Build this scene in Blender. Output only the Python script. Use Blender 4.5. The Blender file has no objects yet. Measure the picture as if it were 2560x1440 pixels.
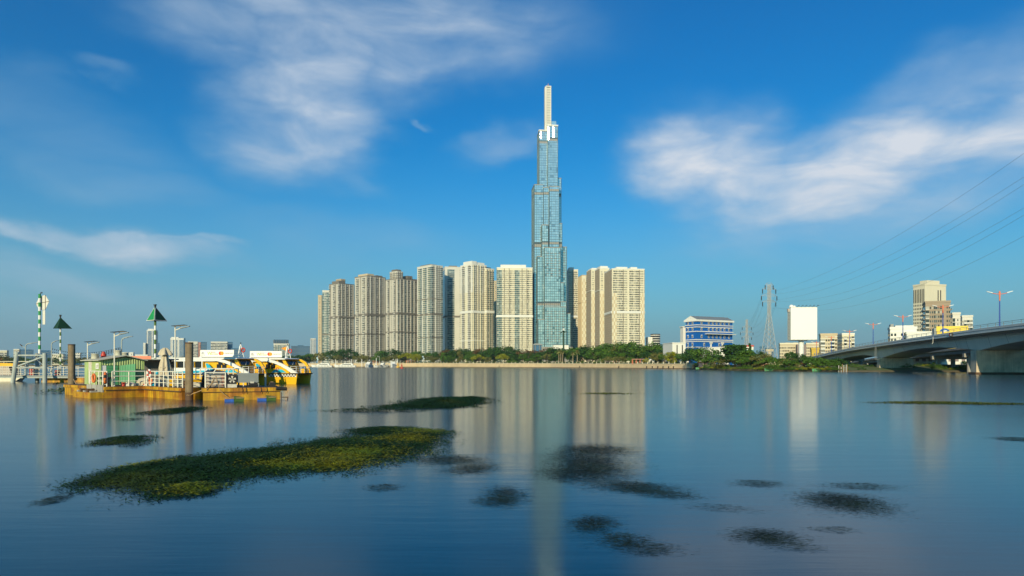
import bpy, math, random
from mathutils import Vector, Matrix, noise
R = math.radians
random.seed(7)
scene = bpy.context.scene
col = scene.collection
# ------------------------------------------------------------------ camera, sky, sun, exposure
EYE = 2.5            # camera height over the water (m)
FPX = 24.0 / 36.0    # focal length / sensor width
cam_d = bpy.data.cameras.new("camera"); cam = bpy.data.objects.new("camera", cam_d); col.objects.link(cam)
cam.location = (0, 0, EYE); cam.rotation_euler = (R(90), 0, 0)
cam_d.lens = 24; cam_d.sensor_width = 36; cam_d.shift_y = 0.0752
cam_d.clip_start = 0.1; cam_d.clip_end = 30000
scene.camera = cam
vs = scene.view_settings
vs.view_transform = 'Standard'; vs.look = 'None'; vs.gamma = 1; vs.use_curve_mapping = False
vs.exposure = 0.0
SUN_EL, SUN_AZ = 19.0, 197.5       # azimuth clockwise from +Y (behind the camera, a little to the left)
sun_d = bpy.data.lights.new("sun", 'SUN'); sun_d.energy = 4.7; sun_d.angle = R(0.55); sun_d.color = (1.0, 0.86, 0.54)
sun = bpy.data.objects.new("sun", sun_d); col.objects.link(sun)
ts = Vector((math.sin(R(SUN_AZ)) * math.cos(R(SUN_EL)), math.cos(R(SUN_AZ)) * math.cos(R(SUN_EL)), math.sin(R(SUN_EL))))
sun.rotation_euler = ts.to_track_quat('Z', 'Y').to_euler(); sun.location = (-60, -200, 120)

world = bpy.data.worlds.new("World"); scene.world = world; world.use_nodes = True
nt = world.node_tree; nt.nodes.clear(); N = nt.nodes; L = nt.links
def nd(kind, **kw):
    n = N.new(kind)
    for k, v in kw.items(): setattr(n, k, v)
    return n
def lk(a, b): L.new(a, b)
def mth(op, a, b=None, c=None, clamp=False):
    n = nd('ShaderNodeMath', operation=op, use_clamp=clamp)
    for i, v in enumerate((a, b, c)):
        if v is None: continue
        if isinstance(v, (int, float)): n.inputs[i].default_value = v
        else: lk(v, n.inputs[i])
    return n.outputs[0]
sky = nd('ShaderNodeTexSky', sky_type='NISHITA', sun_disc=False)
sky.sun_elevation = R(SUN_EL); sky.sun_rotation = R(SUN_AZ); sky.air_density = 1.0; sky.dust_density = 0.6; sky.ozone_density = 2.2
hsv = nd('ShaderNodeHueSaturation'); hsv.inputs['Saturation'].default_value = 1.42; hsv.inputs['Hue'].default_value = 0.5
hsv.inputs['Value'].default_value = 0.80
lk(sky.outputs[0], hsv.inputs['Color'])
tint = nd('ShaderNodeMix', data_type='RGBA', blend_type='MULTIPLY'); tint.inputs[0].default_value = 1.0; lk(hsv.outputs[0], tint.inputs[6]); tint.inputs[7].default_value = (0.05, 1.27, 1.58, 1)
tc = nd('ShaderNodeTexCoord')
sep = nd('ShaderNodeSeparateXYZ'); lk(tc.outputs['Generated'], sep.inputs[0])
az = mth('ARCTAN2', sep.outputs[0], sep.outputs[1]); el = mth('ARCSINE', sep.outputs[2])
cmb = nd('ShaderNodeCombineXYZ'); lk(az, cmb.inputs[0]); lk(el, cmb.inputs[1])
# warp the sky coordinates so cloud edges fray and streak
wn = nd('ShaderNodeTexNoise'); wn.inputs['Scale'].default_value = 5.0; wn.inputs['Detail'].default_value = 5.0; wn.inputs['Roughness'].default_value = 0.52
wm = nd('ShaderNodeMapping'); wm.inputs['Scale'].default_value = (1.0, 2.0, 1.0); wm.inputs['Rotation'].default_value = (0, 0, R(14))
lk(cmb.outputs[0], wm.inputs[0]); lk(wm.outputs[0], wn.inputs['Vector'])
ws = nd('ShaderNodeVectorMath', operation='SUBTRACT'); ws.inputs[1].default_value = (0.5, 0.5, 0.5); lk(wn.outputs['Color'], ws.inputs[0])
wsc = nd('ShaderNodeVectorMath', operation='MULTIPLY'); wsc.inputs[1].default_value = (0.20, 0.11, 0); lk(ws.outputs[0], wsc.inputs[0])
wadd = nd('ShaderNodeVectorMath', operation='ADD'); lk(cmb.outputs[0], wadd.inputs[0]); lk(wsc.outputs[0], wadd.inputs[1])
def px_dir(px, py):
    a = math.atan((px - 1280) / 1706.7)
    return a, math.atan((912.5 - py) / 1706.7 * math.cos(a))
def blob(px, py, rx, ry, rot, w):
    a, e = px_dir(px, py)
    m = nd('ShaderNodeMapping', vector_type='TEXTURE')
    m.inputs['Location'].default_value = (a, e, 0); m.inputs['Rotation'].default_value = (0, 0, R(rot))
    m.inputs['Scale'].default_value = (rx / 1750, ry / 1750, 1)
    lk(wadd.outputs[0], m.inputs[0])
    ln = nd('ShaderNodeVectorMath', operation='LENGTH'); lk(m.outputs[0], ln.inputs[0])
    mr = nd('ShaderNodeMapRange', interpolation_type='SMOOTHERSTEP'); mr.inputs[1].default_value = 1.35; mr.inputs[2].default_value = 0.1
    mr.inputs[3].default_value = 0; mr.inputs[4].default_value = w
    lk(ln.outputs['Value'], mr.inputs[0]); return mr.outputs[0]
def group(bl):
    o = None
    for b in bl:
        v = blob(*b); o = v if o is None else mth('MAXIMUM', o, v)
    return o
soft = group([(930, 20, 620, 130, -4, .62), (520, 60, 230, 120, -12, .50), (790, 190, 240, 210, 20, .78), (740, 330, 230, 130, 0, .74), (1060, 110, 280, 130, 20, .58),
              (180, 330, 330, 90, -10, .24), (80, 240, 260, 70, -8, .2), (260, 430, 420, 70, -8, .25), (1250, 345, 120, 55, 18, .40),
              (830, 440, 150, 30, -10, .30), (2420, 200, 340, 100, 12, .46), (2150, 520, 520, 120, 6, .52), (850, 600, 330, 80, 0, .22), (330, 780, 700, 110, 0, .30)])
hard = group([(1690, 410, 170, 105, -8, .95), (1880, 440, 300, 150, -10, .95), (2150, 410, 330, 135, 6, 1.05), (2300, 390, 330, 70, 12, .95),
              (2500, 300, 230, 130, 22, .95), (2700, 230, 320, 170, 12, .8), (150, 580, 400, 34, -5, .78), (420, 605, 200, 12, -4, .6), (250, 180, 70, 22, -10, .2), (1072, 292, 34, 10, -25, .3), (60, 190, 110, 55, 0, .2), (160, 690, 340, 55, -4, .44), (1880, 520, 180, 60, -12, .5)])
fb = nd('ShaderNodeTexNoise'); fb.inputs['Scale'].default_value = 9.0; fb.inputs['Detail'].default_value = 7.0; fb.inputs['Roughness'].default_value = 0.55; fb.inputs['Distortion'].default_value = 0.4
fm = nd('ShaderNodeMapping'); fm.inputs['Scale'].default_value = (0.8, 2.2, 1.0); fm.inputs['Rotation'].default_value = (0, 0, R(12)); lk(cmb.outputs[0], fm.inputs[0]); lk(fm.outputs[0], fb.inputs['Vector'])
fr = nd('ShaderNodeMapRange'); fr.inputs[1].default_value = 0.30; fr.inputs[2].default_value = 0.68; fr.inputs[3].default_value = 0.50; fr.inputs[4].default_value = 1.14; lk(fb.outputs[0], fr.inputs[0])
# the same thin cloud goes on all round the sky
gn = nd('ShaderNodeTexNoise'); gn.inputs['Scale'].default_value = 2.2; gn.inputs['Detail'].default_value = 6.0
gm = nd('ShaderNodeMapping'); gm.inputs['Scale'].default_value = (1, 1, 2.2); lk(tc.outputs['Generated'], gm.inputs[0]); lk(gm.outputs[0], gn.inputs['Vector'])
gr = nd('ShaderNodeMapRange', interpolation_type='SMOOTHSTEP'); gr.inputs[1].default_value = 0.50; gr.inputs[2].default_value = 0.75; gr.inputs[3].default_value = 0; gr.inputs[4].default_value = 0.5; lk(gn.outputs[0], gr.inputs[0])
away = nd('ShaderNodeMapRange', interpolation_type='SMOOTHSTEP'); away.inputs[1].default_value = 0.45; away.inputs[2].default_value = 0.95; lk(mth('ABSOLUTE', az), away.inputs[0])
up = nd('ShaderNodeMapRange', interpolation_type='SMOOTHSTEP'); up.inputs[1].default_value = 0.5; up.inputs[2].default_value = 0.8; lk(el, up.inputs[0])
gen = mth('MULTIPLY', gr.outputs[0], mth('MAXIMUM', away.outputs[0], up.outputs[0]))
mask = mth('MULTIPLY', mth('MAXIMUM', mth('MAXIMUM', soft, hard), gen), fr.outputs[0], clamp=True)
# cloud colour: blue-lavender where thin, near white where thick
cr = nd('ShaderNodeMix', data_type='RGBA'); lk(mask, cr.inputs[0])
CLOUD_THIN = (2.0, 4.3, 6.0, 1); CLOUD_THICK = (7.2, 7.7, 8.5, 1)
cr.inputs[6].default_value = CLOUD_THIN; cr.inputs[7].default_value = CLOUD_THICK
# grey-blue haze near the horizon
hz = nd('ShaderNodeMapRange', interpolation_type='SMOOTHSTEP'); hz.inputs[1].default_value = 0.36; hz.inputs[2].default_value = -0.02; hz.inputs[3].default_value = 0; hz.inputs[4].default_value = 0.9; lk(el, hz.inputs[0])
hm = nd('ShaderNodeMix', data_type='RGBA'); lk(mth('POWER', hz.outputs[0], 1.6), hm.inputs[0]); lk(tint.outputs[2], hm.inputs[6]); hm.inputs[7].default_value = (2.75, 4.1, 5.25, 1)
mx = nd('ShaderNodeMix', data_type='RGBA'); lk(mask, mx.inputs[0]); lk(hm.outputs[2], mx.inputs[6]); lk(cr.outputs[2], mx.inputs[7])
bg = nd('ShaderNodeBackground'); bg.inputs['Strength'].default_value = 0.10; lk(mx.outputs[2], bg.inputs['Color'])
wo = nd('ShaderNodeOutputWorld'); lk(bg.outputs[0], wo.inputs['Surface'])

# ------------------------------------------------------------------ helpers
def place(px, D):                # a ground position from a bearing (in picture columns) and a distance
    return Vector(((px - 1280) / 1706.7 * D, D, 0))
def hgt(py, D):                  # a height from a picture row and a distance
    return EYE + (912.5 - py) / 1706.7 * D
def row_dist(py):                # distance of a point on the water at a picture row
    return EYE * 1706.7 / (py - 912.5)

class MB:
    def __init__(s): s.v = []; s.f = []; s.m = []; s.sm = []
    def face(s, pts, mi=0, smooth=False):
        b = len(s.v); s.v.extend([tuple(p) for p in pts]); s.f.append(tuple(range(b, b + len(pts)))); s.m.append(mi); s.sm.append(smooth)
    def mesh(s, vs_, fs, mi=0, smooth=False):
        b = len(s.v); s.v.extend([tuple(p) for p in vs_])
        for f in fs: s.f.append(tuple(i + b for i in f)); s.m.append(mi); s.sm.append(smooth)
    def hexa(s, p, mi=0):
        s.mesh(p, ((3, 2, 1, 0), (4, 5, 6, 7), (0, 1, 5, 4), (1, 2, 6, 5), (2, 3, 7, 6), (3, 0, 4, 7)), mi)
    def box(s, x0, x1, y0, y1, z0, z1, mi=0):
        s.hexa([(x0, y0, z0), (x1, y0, z0), (x1, y1, z0), (x0, y1, z0), (x0, y0, z1), (x1, y0, z1), (x1, y1, z1), (x0, y1, z1)], mi)
    def obox(s, o, u, n, a0, a1, b0, b1, z0, z1, mi=0):     # a along u, b along n (outward), box upright
        def P(a, b, z): return (o[0] + u[0] * a + n[0] * b, o[1] + u[1] * a + n[1] * b, z)
        s.hexa([P(a0, b1, z0), P(a1, b1, z0), P(a1, b0, z0), P(a0, b0, z0), P(a0, b1, z1), P(a1, b1, z1), P(a1, b0, z1), P(a0, b0, z1)], mi)
    def oquad(s, o, u, n, a0, a1, b, z0, z1, mi=0):
        def P(a, z): return (o[0] + u[0] * a + n[0] * b, o[1] + u[1] * a + n[1] * b, z)
        s.face([P(a0, z0), P(a1, z0), P(a1, z1), P(a0, z1)], mi)
    def tube(s, p, q, r, r2=None, n=8, mi=0, cap=True):
        p = Vector(p); q = Vector(q); r2 = r if r2 is None else r2
        d = (q - p).normalized(); a = d.orthogonal().normalized(); b = d.cross(a)
        vs_ = []
        for c, rr in ((p, r), (q, r2)):
            for i in range(n):
                t = 2 * math.pi * i / n; vs_.append(c + (a * math.cos(t) + b * math.sin(t)) * rr)
        fs = [(i, (i + 1) % n, n + (i + 1) % n, n + i) for i in range(n)]
        s.mesh(vs_, fs, mi, n > 5)
        if cap: s.mesh(vs_[:n], [tuple(range(n))[::-1]], mi); s.mesh(vs_[n:], [tuple(range(n))], mi)
    def path(s, pts, r, n=6, mi=0):
        pts = [Vector(p) for p in pts]
        for a, b in zip(pts, pts[1:]): s.tube(a, b, r, n=n, mi=mi)
    def lathe(s, c, prof, n=16, mi=0):
        vs_ = []; 
        for r, z in prof:
            for i in range(n):
                t = 2 * math.pi * i / n; vs_.append((c[0] + r * math.cos(t), c[1] + r * math.sin(t), c[2] + z))
        fs = []
        for k in range(len(prof) - 1):
            for i in range(n): fs.append((k * n + i, k * n + (i + 1) % n, (k + 1) * n + (i + 1) % n, (k + 1) * n + i))
        s.mesh(vs_, fs, mi, True)
        m = len(prof) - 1
        if prof[0][0] > 1e-4: s.mesh(vs_[:n], [tuple(range(n))[::-1]], mi)
        if prof[m][0] > 1e-4: s.mesh(vs_[m * n:], [tuple(range(n))], mi)
    def prism(s, poly, z0, z1, mi=0):                      # poly ccw in xy
        n = len(poly)
        s.mesh([(x, y, z0) for x, y in poly] + [(x, y, z1) for x, y in poly],
               [tuple(range(n))[::-1], tuple(range(n, 2 * n))] + [(i, (i + 1) % n, n + (i + 1) % n, n + i) for i in range(n)], mi)
    def slab(s, prof, y0, y1, mi=0):                       # prof in xz, thickness along y
        n = len(prof)
        s.mesh([(x, y0, z) for x, z in prof] + [(x, y1, z) for x, z in prof],
               [tuple(range(n)), tuple(range(n, 2 * n))[::-1]] + [(i, n + i, n + (i + 1) % n, (i + 1) % n) for i in range(n)], mi)
    def torus(s, c, R_, r, axis='y', n=14, k=6, mis=(0,)):
        for i in range(n):
            ring = []
            for j in (i, i + 1):
                t = 2 * math.pi * j / n
                for q in range(k):
                    p = 2 * math.pi * q / k; rr = R_ + r * math.cos(p); h = r * math.sin(p)
                    x, z = rr * math.cos(t), rr * math.sin(t)
                    ring.append((c[0] + x, c[1] + h, c[2] + z) if axis == 'y' else (c[0] + x, c[1] + z, c[2] + h))
            s.mesh(ring, [(q, (q + 1) % k, k + (q + 1) % k, k + q) for q in range(k)], mis[(i * len(mis) * 4 // n) % len(mis)], True)
    def xf(s, M):
        s.v = [tuple(M @ Vector(p)) for p in s.v]; return s
    def data(s, name, mats):
        me = bpy.data.meshes.new(name); me.from_pydata(s.v, [], s.f)
        for m in (mats if isinstance(mats, (list, tuple)) else [mats]): me.materials.append(m)
        me.polygons.foreach_set('material_index', s.m); me.polygons.foreach_set('use_smooth', s.sm); me.update()
        return me
    def build(s, name, mats, parent=None, kind=None, label=None):
        if not s.f: return None
        o = bpy.data.objects.new(name, s.data(name, mats)); col.objects.link(o)
        if parent is not None: o.parent = parent
        if kind: o['kind'] = kind
        if label: o['label'] = label
        return o
def tag(o, label, cat, grp=None):
    o['label'] = label; o['category'] = cat
    if grp: o['group'] = grp
    return o
def thing(name, label, cat, loc=(0, 0, 0), rz=0.0, grp=None):
    o = bpy.data.objects.new(name, None); col.objects.link(o); o.location = loc; o.rotation_euler = (0, 0, rz); o.empty_display_size = 0.5
    return tag(o, label, cat, grp)
def copy_tree(o, parent=None):
    c = o.copy(); col.objects.link(c)
    if parent is not None: c.parent = parent
    for ch in list(o.children): copy_tree(ch, c)
    return c

# ------------------------------------------------------------------ materials
def mat(name, c, rough=0.6, metal=0.0, var=0.12, scale=1.5, bump=0.0, bscale=20, island=0.0, spec=0.5, streak=0.0, c2=None, mixs=0.3, mr=(.44, .62)):
    m = bpy.data.materials.new(name); m.use_nodes = True; t = m.node_tree; p = t.nodes['Principled BSDF']
    p.inputs['Roughness'].default_value = rough; p.inputs['Metallic'].default_value = metal; p.inputs['Specular IOR Level'].default_value = spec
    def n(k): return t.nodes.new(k)
    tcx = n('ShaderNodeTexCoord'); ns = n('ShaderNodeTexNoise'); ns.inputs['Scale'].default_value = scale; ns.inputs['Detail'].default_value = 5
    t.links.new(tcx.outputs['Object'], ns.inputs['Vector'])
    val = n('ShaderNodeMapRange'); val.inputs[1].default_value = 0.25; val.inputs[2].default_value = 0.75; val.inputs[3].default_value = 1 - var; val.inputs[4].default_value = 1 + var
    t.links.new(ns.outputs[0], val.inputs[0]); f = val.outputs[0]
    if streak:      # rain streaks: noise drawn out along z
        mp = n('ShaderNodeMapping'); mp.inputs['Scale'].default_value = (2.2, 2.2, 0.12); t.links.new(tcx.outputs['Object'], mp.inputs[0])
        n2 = n('ShaderNodeTexNoise'); n2.inputs['Scale'].default_value = 1.6; n2.inputs['Detail'].default_value = 4; t.links.new(mp.outputs[0], n2.inputs['Vector'])
        v2 = n('ShaderNodeMapRange'); v2.inputs[1].default_value = 0.35; v2.inputs[2].default_value = 0.65; v2.inputs[3].default_value = 1 - streak; v2.inputs[4].default_value = 1.0
        t.links.new(n2.outputs[0], v2.inputs[0]); mu = n('ShaderNodeMath'); mu.operation = 'MULTIPLY'; t.links.new(f, mu.inputs[0]); t.links.new(v2.outputs[0], mu.inputs[1]); f = mu.outputs[0]
    if island:
        g = n('ShaderNodeNewGeometry'); v3 = n('ShaderNodeMapRange'); v3.inputs[3].default_value = 1 - island; v3.inputs[4].default_value = 1 + island
        t.links.new(g.outputs['Random Per Island'], v3.inputs[0]); mu = n('ShaderNodeMath'); mu.operation = 'MULTIPLY'; t.links.new(f, mu.inputs[0]); t.links.new(v3.outputs[0], mu.inputs[1]); f = mu.outputs[0]
    base = None
    if c2:
        n4 = n('ShaderNodeTexNoise'); n4.inputs['Scale'].default_value = mixs; n4.inputs['Detail'].default_value = 4; t.links.new(tcx.outputs['Object'], n4.inputs['Vector'])
        v4 = n('ShaderNodeMapRange'); v4.inputs[1].default_value = mr[0]; v4.inputs[2].default_value = mr[1]; t.links.new(n4.outputs[0], v4.inputs[0])
        mxx = n('ShaderNodeMix'); mxx.data_type = 'RGBA'; t.links.new(v4.outputs[0], mxx.inputs[0]); mxx.inputs[6].default_value = (*c, 1); mxx.inputs[7].default_value = (*c2, 1); base = mxx.outputs[2]
    vm = n('ShaderNodeVectorMath'); vm.operation = 'SCALE'
    if base: t.links.new(base, vm.inputs[0])
    else: vm.inputs[0].default_value = c
    t.links.new(f, vm.inputs['Scale']); t.links.new(vm.outputs[0], p.inputs['Base Color'])
    if bump:
        b = n('ShaderNodeBump'); b.inputs['Strength'].default_value = bump; b.inputs['Distance'].default_value = 0.05
        nb = n('ShaderNodeTexNoise'); nb.inputs['Scale'].default_value = bscale; nb.inputs['Detail'].default_value = 4; t.links.new(tcx.outputs['Object'], nb.inputs['Vector'])
        t.links.new(nb.outputs[0], b.inputs['Height']); t.links.new(b.outputs[0], p.inputs['Normal'])
    return m
def window_mat(name, stops, rough=0.12, metal=0.0):
    m = bpy.data.materials.new(name); m.use_nodes = True; t = m.node_tree; p = t.nodes['Principled BSDF']
    g = t.nodes.new('ShaderNodeNewGeometry'); r = t.nodes.new('ShaderNodeValToRGB'); r.color_ramp.interpolation = 'CONSTANT'
    e = r.color_ramp.elements
    while len(e) < len(stops): e.new(0.5)
    for i, (pos, c) in enumerate(stops): e[i].position = pos; e[i].color = (*c, 1)
    t.links.new(g.outputs['Random Per Island'], r.inputs[0]); t.links.new(r.outputs[0], p.inputs['Base Color'])
    p.inputs['Roughness'].default_value = rough; p.inputs['Metallic'].default_value = metal
    return m
M = {}
M['win'] = window_mat('window_glass', [(0, (.02, .026, .03)), (.25, (.05, .06, .065)), (.5, (.12, .13, .13)), (.7, (.26, .25, .22)), (.88, (.46, .43, .36))])  # pale stops paint in both curtains and bright reflections
M['win_dark'] = window_mat('dark_window_glass', [(0, (.015, .02, .024)), (.5, (.03, .04, .045)), (.85, (.10, .10, .09))])
M['win_green'] = window_mat('green_window_glass', [(0, (.06, .11, .12)), (.4, (.10, .17, .18)), (.75, (.20, .27, .27)), (.92, (.38, .42, .38))], rough=.1, metal=.2)
M['curtain'] = window_mat('curtain_wall_glass', [(0, (.56, .72, .74)), (.3, (.60, .76, .77)), (.6, (.64, .80, .80)), (.85, (.74, .87, .86)), (.95, (.36, .50, .54))], rough=.12, metal=.70)
M['curtain_low'] = window_mat('curtain_wall_glass_low', [(0, (.50, .66, .64)), (.3, (.56, .73, .70)), (.6, (.63, .78, .74)), (.82, (.76, .87, .80)), (.93, (.24, .36, .37))], rough=.14, metal=.64)
M['blueglass'] = mat('blue_office_glass', (.10, .20, .32), .15, .4, .15)
M['grey_wall'] = mat('grey_render', (.56, .52, .44), .75, var=.06, scale=.08, streak=.10)
M['lgrey_wall'] = mat('pale_grey_render', (.70, .67, .59), .75, var=.06, scale=.08, streak=.08)
M['bronze'] = mat('bronze_grey_trim', (.20, .175, .145), .6, var=.1, scale=.2)
M['cream'] = mat('cream_render', (.78, .71, .53), .75, var=.05, scale=.08, streak=.08)
M['beige'] = mat('beige_render', (.60, .49, .33), .75, var=.06, scale=.08, streak=.10)
M['tan'] = mat('tan_tile', (.60, .47, .29), .7, var=.08, scale=.2)
M['white_wall'] = mat('white_render', (.80, .78, .72), .7, var=.05, scale=.1, streak=.06)
M['white'] = mat('white_paint', (.80, .79, .75), .4, var=.05, scale=.8, streak=.05)
M['rail_white'] = mat('white_rail_paint', (.80, .75, .62), .45, var=.10, scale=4)
M['dark'] = mat('dark_metal', (.03, .03, .032), .5, .3, .2)
M['black'] = mat('black_rubber', (.015, .015, .016), .8, var=.3, scale=6)
M['steel'] = mat('galvanised_steel', (.36, .37, .37), .45, .6, .15, 1.0)
M['pylon'] = mat('pylon_steel', (.50, .49, .46), .55, .25, .1)
M['pipe_grey'] = mat('grey_green_pipe_paint', (.42, .46, .43), .5, var=.12, scale=1.2, streak=.2, bump=.1)
M['concrete'] = mat('concrete', (.38, .37, .34), .85, var=.16, scale=.35, streak=.18, bump=.15, bscale=4)
M['concrete_pier'] = mat('stained_pier_concrete', (.60, .49, .35), .88, var=.32, scale=.45, streak=.2, bump=.2, bscale=5)
M['seawall'] = mat('sand_coloured_wall', (.66, .50, .30), .85, var=.14, scale=.15, streak=.12)
M['pile'] = mat('weathered_pile', (.27, .20, .12), .85, var=.3, scale=2.2, streak=.35, bump=.4, bscale=12)
M['yellow'] = mat('yellow_boat_paint', (.86, .47, .015), .32, var=.07, scale=1.2, streak=.07)
M['pontoon'] = mat('worn_yellow_pontoon_paint', (.68, .37, .012), .6, var=.34, scale=1.1, streak=.5, bump=.2, c2=(.44, .17, .012), mixs=.9)
M['rust'] = mat('rust_dark', (.10, .055, .03), .8, var=.4, scale=3)
M['green_paint'] = mat('green_marker_paint', (.015, .27, .06), .42, var=.15, scale=2)
M['green_dark'] = mat('dark_and_shaded_green', (.006, .042, .014), .6, var=.2, scale=2)  # the mast's own dark green, also shade painted on marker panels
M['olive'] = mat('faded_green_band', (.09, .17, .04), .6, var=.25, scale=3)
M['hut'] = mat('pale_green_sheet', (.42, .54, .22), .5, var=.12, scale=1.0, streak=.18)
M['hut_door'] = mat('green_corrugated_door', (.10, .37, .17), .5, var=.12, scale=1.0, streak=.15)
M['roof_sheet'] = mat('weathered_roof_sheet', (.52, .50, .40), .7, var=.2, scale=1.5)
M['orange'] = mat('orange_lifebuoy', (.72, .16, .03), .5, var=.12, scale=3)
M['red'] = mat('red_paint', (.55, .05, .03), .5, var=.15, scale=3)
M['cyan'] = mat('cyan_paint', (.02, .42, .62), .35, var=.08)
M['blue'] = mat('blue_plastic', (.03, .12, .50), .5, var=.2, scale=2)
M['blue_wall'] = mat('blue_render', (.002, .11, .43), .6, var=.06, scale=.2, streak=.06)
M['canvas'] = mat('beige_canvas', (.55, .47, .34), .9, var=.15, scale=4, bump=.3, bscale=9)
M['tarp'] = mat('navy_tarpaulin', (.02, .04, .09), .45, var=.3, scale=3, bump=.5, bscale=7)
M['sack'] = mat('white_woven_sack', (.60, .56, .48), .9, var=.2, scale=5, bump=.4, bscale=10)
M['rope'] = mat('hemp_rope', (.38, .25, .13), .95, var=.2, scale=10)
M['panel_grey'] = mat('grey_machine_paint', (.24, .26, .26), .5, var=.1, scale=2)
M['panel_pink'] = mat('faded_pinkish_board', (.46, .38, .32), .7, var=.2, scale=3)
M['sea_green'] = mat('mossy_float', (.05, .10, .02), .9, var=.35, scale=6)
M['solar'] = mat('solar_panel_glass', (.02, .025, .05), .2, .2, .1)
M['land'] = mat('park_lawn', (.09, .12, .035), .95, var=.3, scale=.05)
M['bank'] = mat('muddy_bank', (.16, .13, .07), .95, var=.35, scale=.2)
M['asphalt'] = mat('asphalt', (.055, .055, .055), .9, var=.15, scale=.6)
M['bark'] = mat('tree_bark', (.17, .125, .08), .95, var=.3, scale=3)
M['palm_bark'] = mat('palm_bark', (.36, .28, .18), .9, var=.25, scale=3)
M['roof_red'] = mat('red_tiles', (.42, .11, .05), .8, var=.2, scale=1)
M['mauve'] = mat('mauve_render', (.27, .21, .20), .8, var=.08, scale=.2)
M['salmon'] = mat('salmon_render', (.50, .24, .18), .8, var=.08)
M['brick_tan'] = mat('taupe_render', (.36, .28, .20), .8, var=.08, scale=.1)
M['lamp_blue'] = mat('lamp_post_blue', (.02, .07, .35), .45, var=.08)
M['lamp_red'] = mat('lamp_arm_salmon', (.75, .20, .10), .45, var=.08)
M['sign_white'] = mat('sign_board_white', (.85, .84, .80), .45, var=.02)
M['bus_yellow'] = mat('bus_yellow', (.78, .55, .01), .35, var=.04)
M['glass_dark'] = mat('dark_tinted_glass', (.02, .02, .022), .1, var=.1)
M['grey_text'] = mat('grey_lettering', (.40, .36, .30), .6, var=.02)
M['gold_text'] = mat('gold_lettering', (.62, .42, .18), .6, var=.02)
M['navy_text'] = mat('navy_lettering', (.03, .03, .10), .6, var=.02)
M['lime_text'] = mat('lime_lettering', (.42, .55, .08), .6, var=.02)
M['disc_red'] = mat('disc_red', (.80, .035, .02), .5, var=.02)
M['disc_orange'] = mat('disc_orange', (.90, .30, .01), .5, var=.02)
M['blossom'] = mat('cream_blossom', (.62, .60, .45), .8, var=.15)
def leaf_mat(name, c, c2=None, isl=.45, mixs=.35, mr=(.44, .62)):
    m = mat(name, c, .75, var=.2, scale=.5, island=isl, c2=c2, mixs=mixs, spec=.25, mr=mr)
    return m
M['leaf_dark'] = leaf_mat('dark_green_leaves', (.030, .085, .014), (.055, .12, .018))
M['leaf_mid'] = leaf_mat('mid_green_leaves', (.065, .145, .016), (.115, .18, .02))
M['leaf_lime'] = leaf_mat('lime_green_leaves', (.27, .28, .018), (.19, .24, .016))
M['leaf_olive'] = leaf_mat('olive_leaves', (.16, .16, .04), (.11, .14, .03))
M['leaf_rust'] = leaf_mat('rust_tinged_leaves', (.13, .07, .025), (.06, .085, .02))
M['leaf_palm'] = leaf_mat('palm_fronds', (.30, .29, .09), (.20, .23, .05))
M['weed'] = leaf_mat('water_hyacinth_leaves', (.009, .040, .004), (.07, .085, .004), isl=.15, mixs=.24, mr=(.56, .75))
M['weed_bright'] = leaf_mat('yellow_green_hyacinth', (.21, .21, .006), (.11, .16, .006), isl=.15, mixs=.5)
M['weed_dark'] = leaf_mat('sunken_weed', (.008, .017, .008), (.013, .026, .009), isl=.15, mixs=.8)
M['weed_lime'] = leaf_mat('lime_duckweed', (.13, .14, .012), (.08, .11, .01), isl=.3, mixs=.3)

# ------------------------------------------------------------------ water, land, sea wall
def water_mat():
    m = bpy.data.materials.new('river_water'); m.use_nodes = True; t = m.node_tree; p = t.nodes['Principled BSDF']
    p.inputs['Base Color'].default_value = (.003, .030, .058, 1); p.inputs['Roughness'].default_value = .15; p.inputs['IOR'].default_value = 1.33
    tcx = t.nodes.new('ShaderNodeTexCoord'); h = None
    for sc, dist, rot in (((.35, 2.6, 1), .0035, 4), ((1.4, 9.0, 1), .0012, -5), ((.02, .12, 1), .03, 3)):
        mp = t.nodes.new('ShaderNodeMapping'); mp.inputs['Scale'].default_value = sc; mp.inputs['Rotation'].default_value = (0, 0, R(rot)); t.links.new(tcx.outputs['Object'], mp.inputs[0])
        ns = t.nodes.new('ShaderNodeTexNoise'); ns.inputs['Scale'].default_value = 1.0; ns.inputs['Detail'].default_value = 3; t.links.new(mp.outputs[0], ns.inputs['Vector'])
        b = t.nodes.new('ShaderNodeBump'); b.inputs['Strength'].default_value = 1.0; b.inputs['Distance'].default_value = dist; t.links.new(ns.outputs[0], b.inputs['Height'])
        if h: t.links.new(h, b.inputs['Normal'])
        h = b.outputs[0]
    t.links.new(h, p.inputs['Normal'])
    return m
M['water'] = water_mat()
mb = MB(); mb.face([(-9000, -600, 0), (9000, -600, 0), (9000, 12000, 0), (-9000, 12000, 0)])
o = mb.build('river_water', M['water']); o['kind'] = 'structure'
bank = [(-2600, 860), (-400, 980), (300, 1040), (780, 1010), (1080, 853), (1380, 656), (1560, 530), (1733, 435)]
bank2 = [(1733, 435), (1760, 372), (1812, 330), (1900, 288), (2000, 268), (2117, 248), (2300, 246), (2560, 238), (3300, 240)]
B1 = [place(*b) for b in bank]; B2 = [place(*b) for b in bank2]
LZ = 3.2
def wall_top(p): return 3.0 + 1.6 * min(1, max(0, (p.y - 435) / 430))
mb = MB()     # land sheet: from just behind the banks out to the horizon
line = [p + Vector((0, 1.2, LZ - .6)) for p in B1] + [p + Vector((0, 3, .55)) for p in B2[1:]]
line2 = [p + Vector((0, 60, LZ - .5)) for p in B1] + [p + Vector((p.x * .14, p.y * .14, LZ - .5)) for p in B2[1:]]
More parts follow.
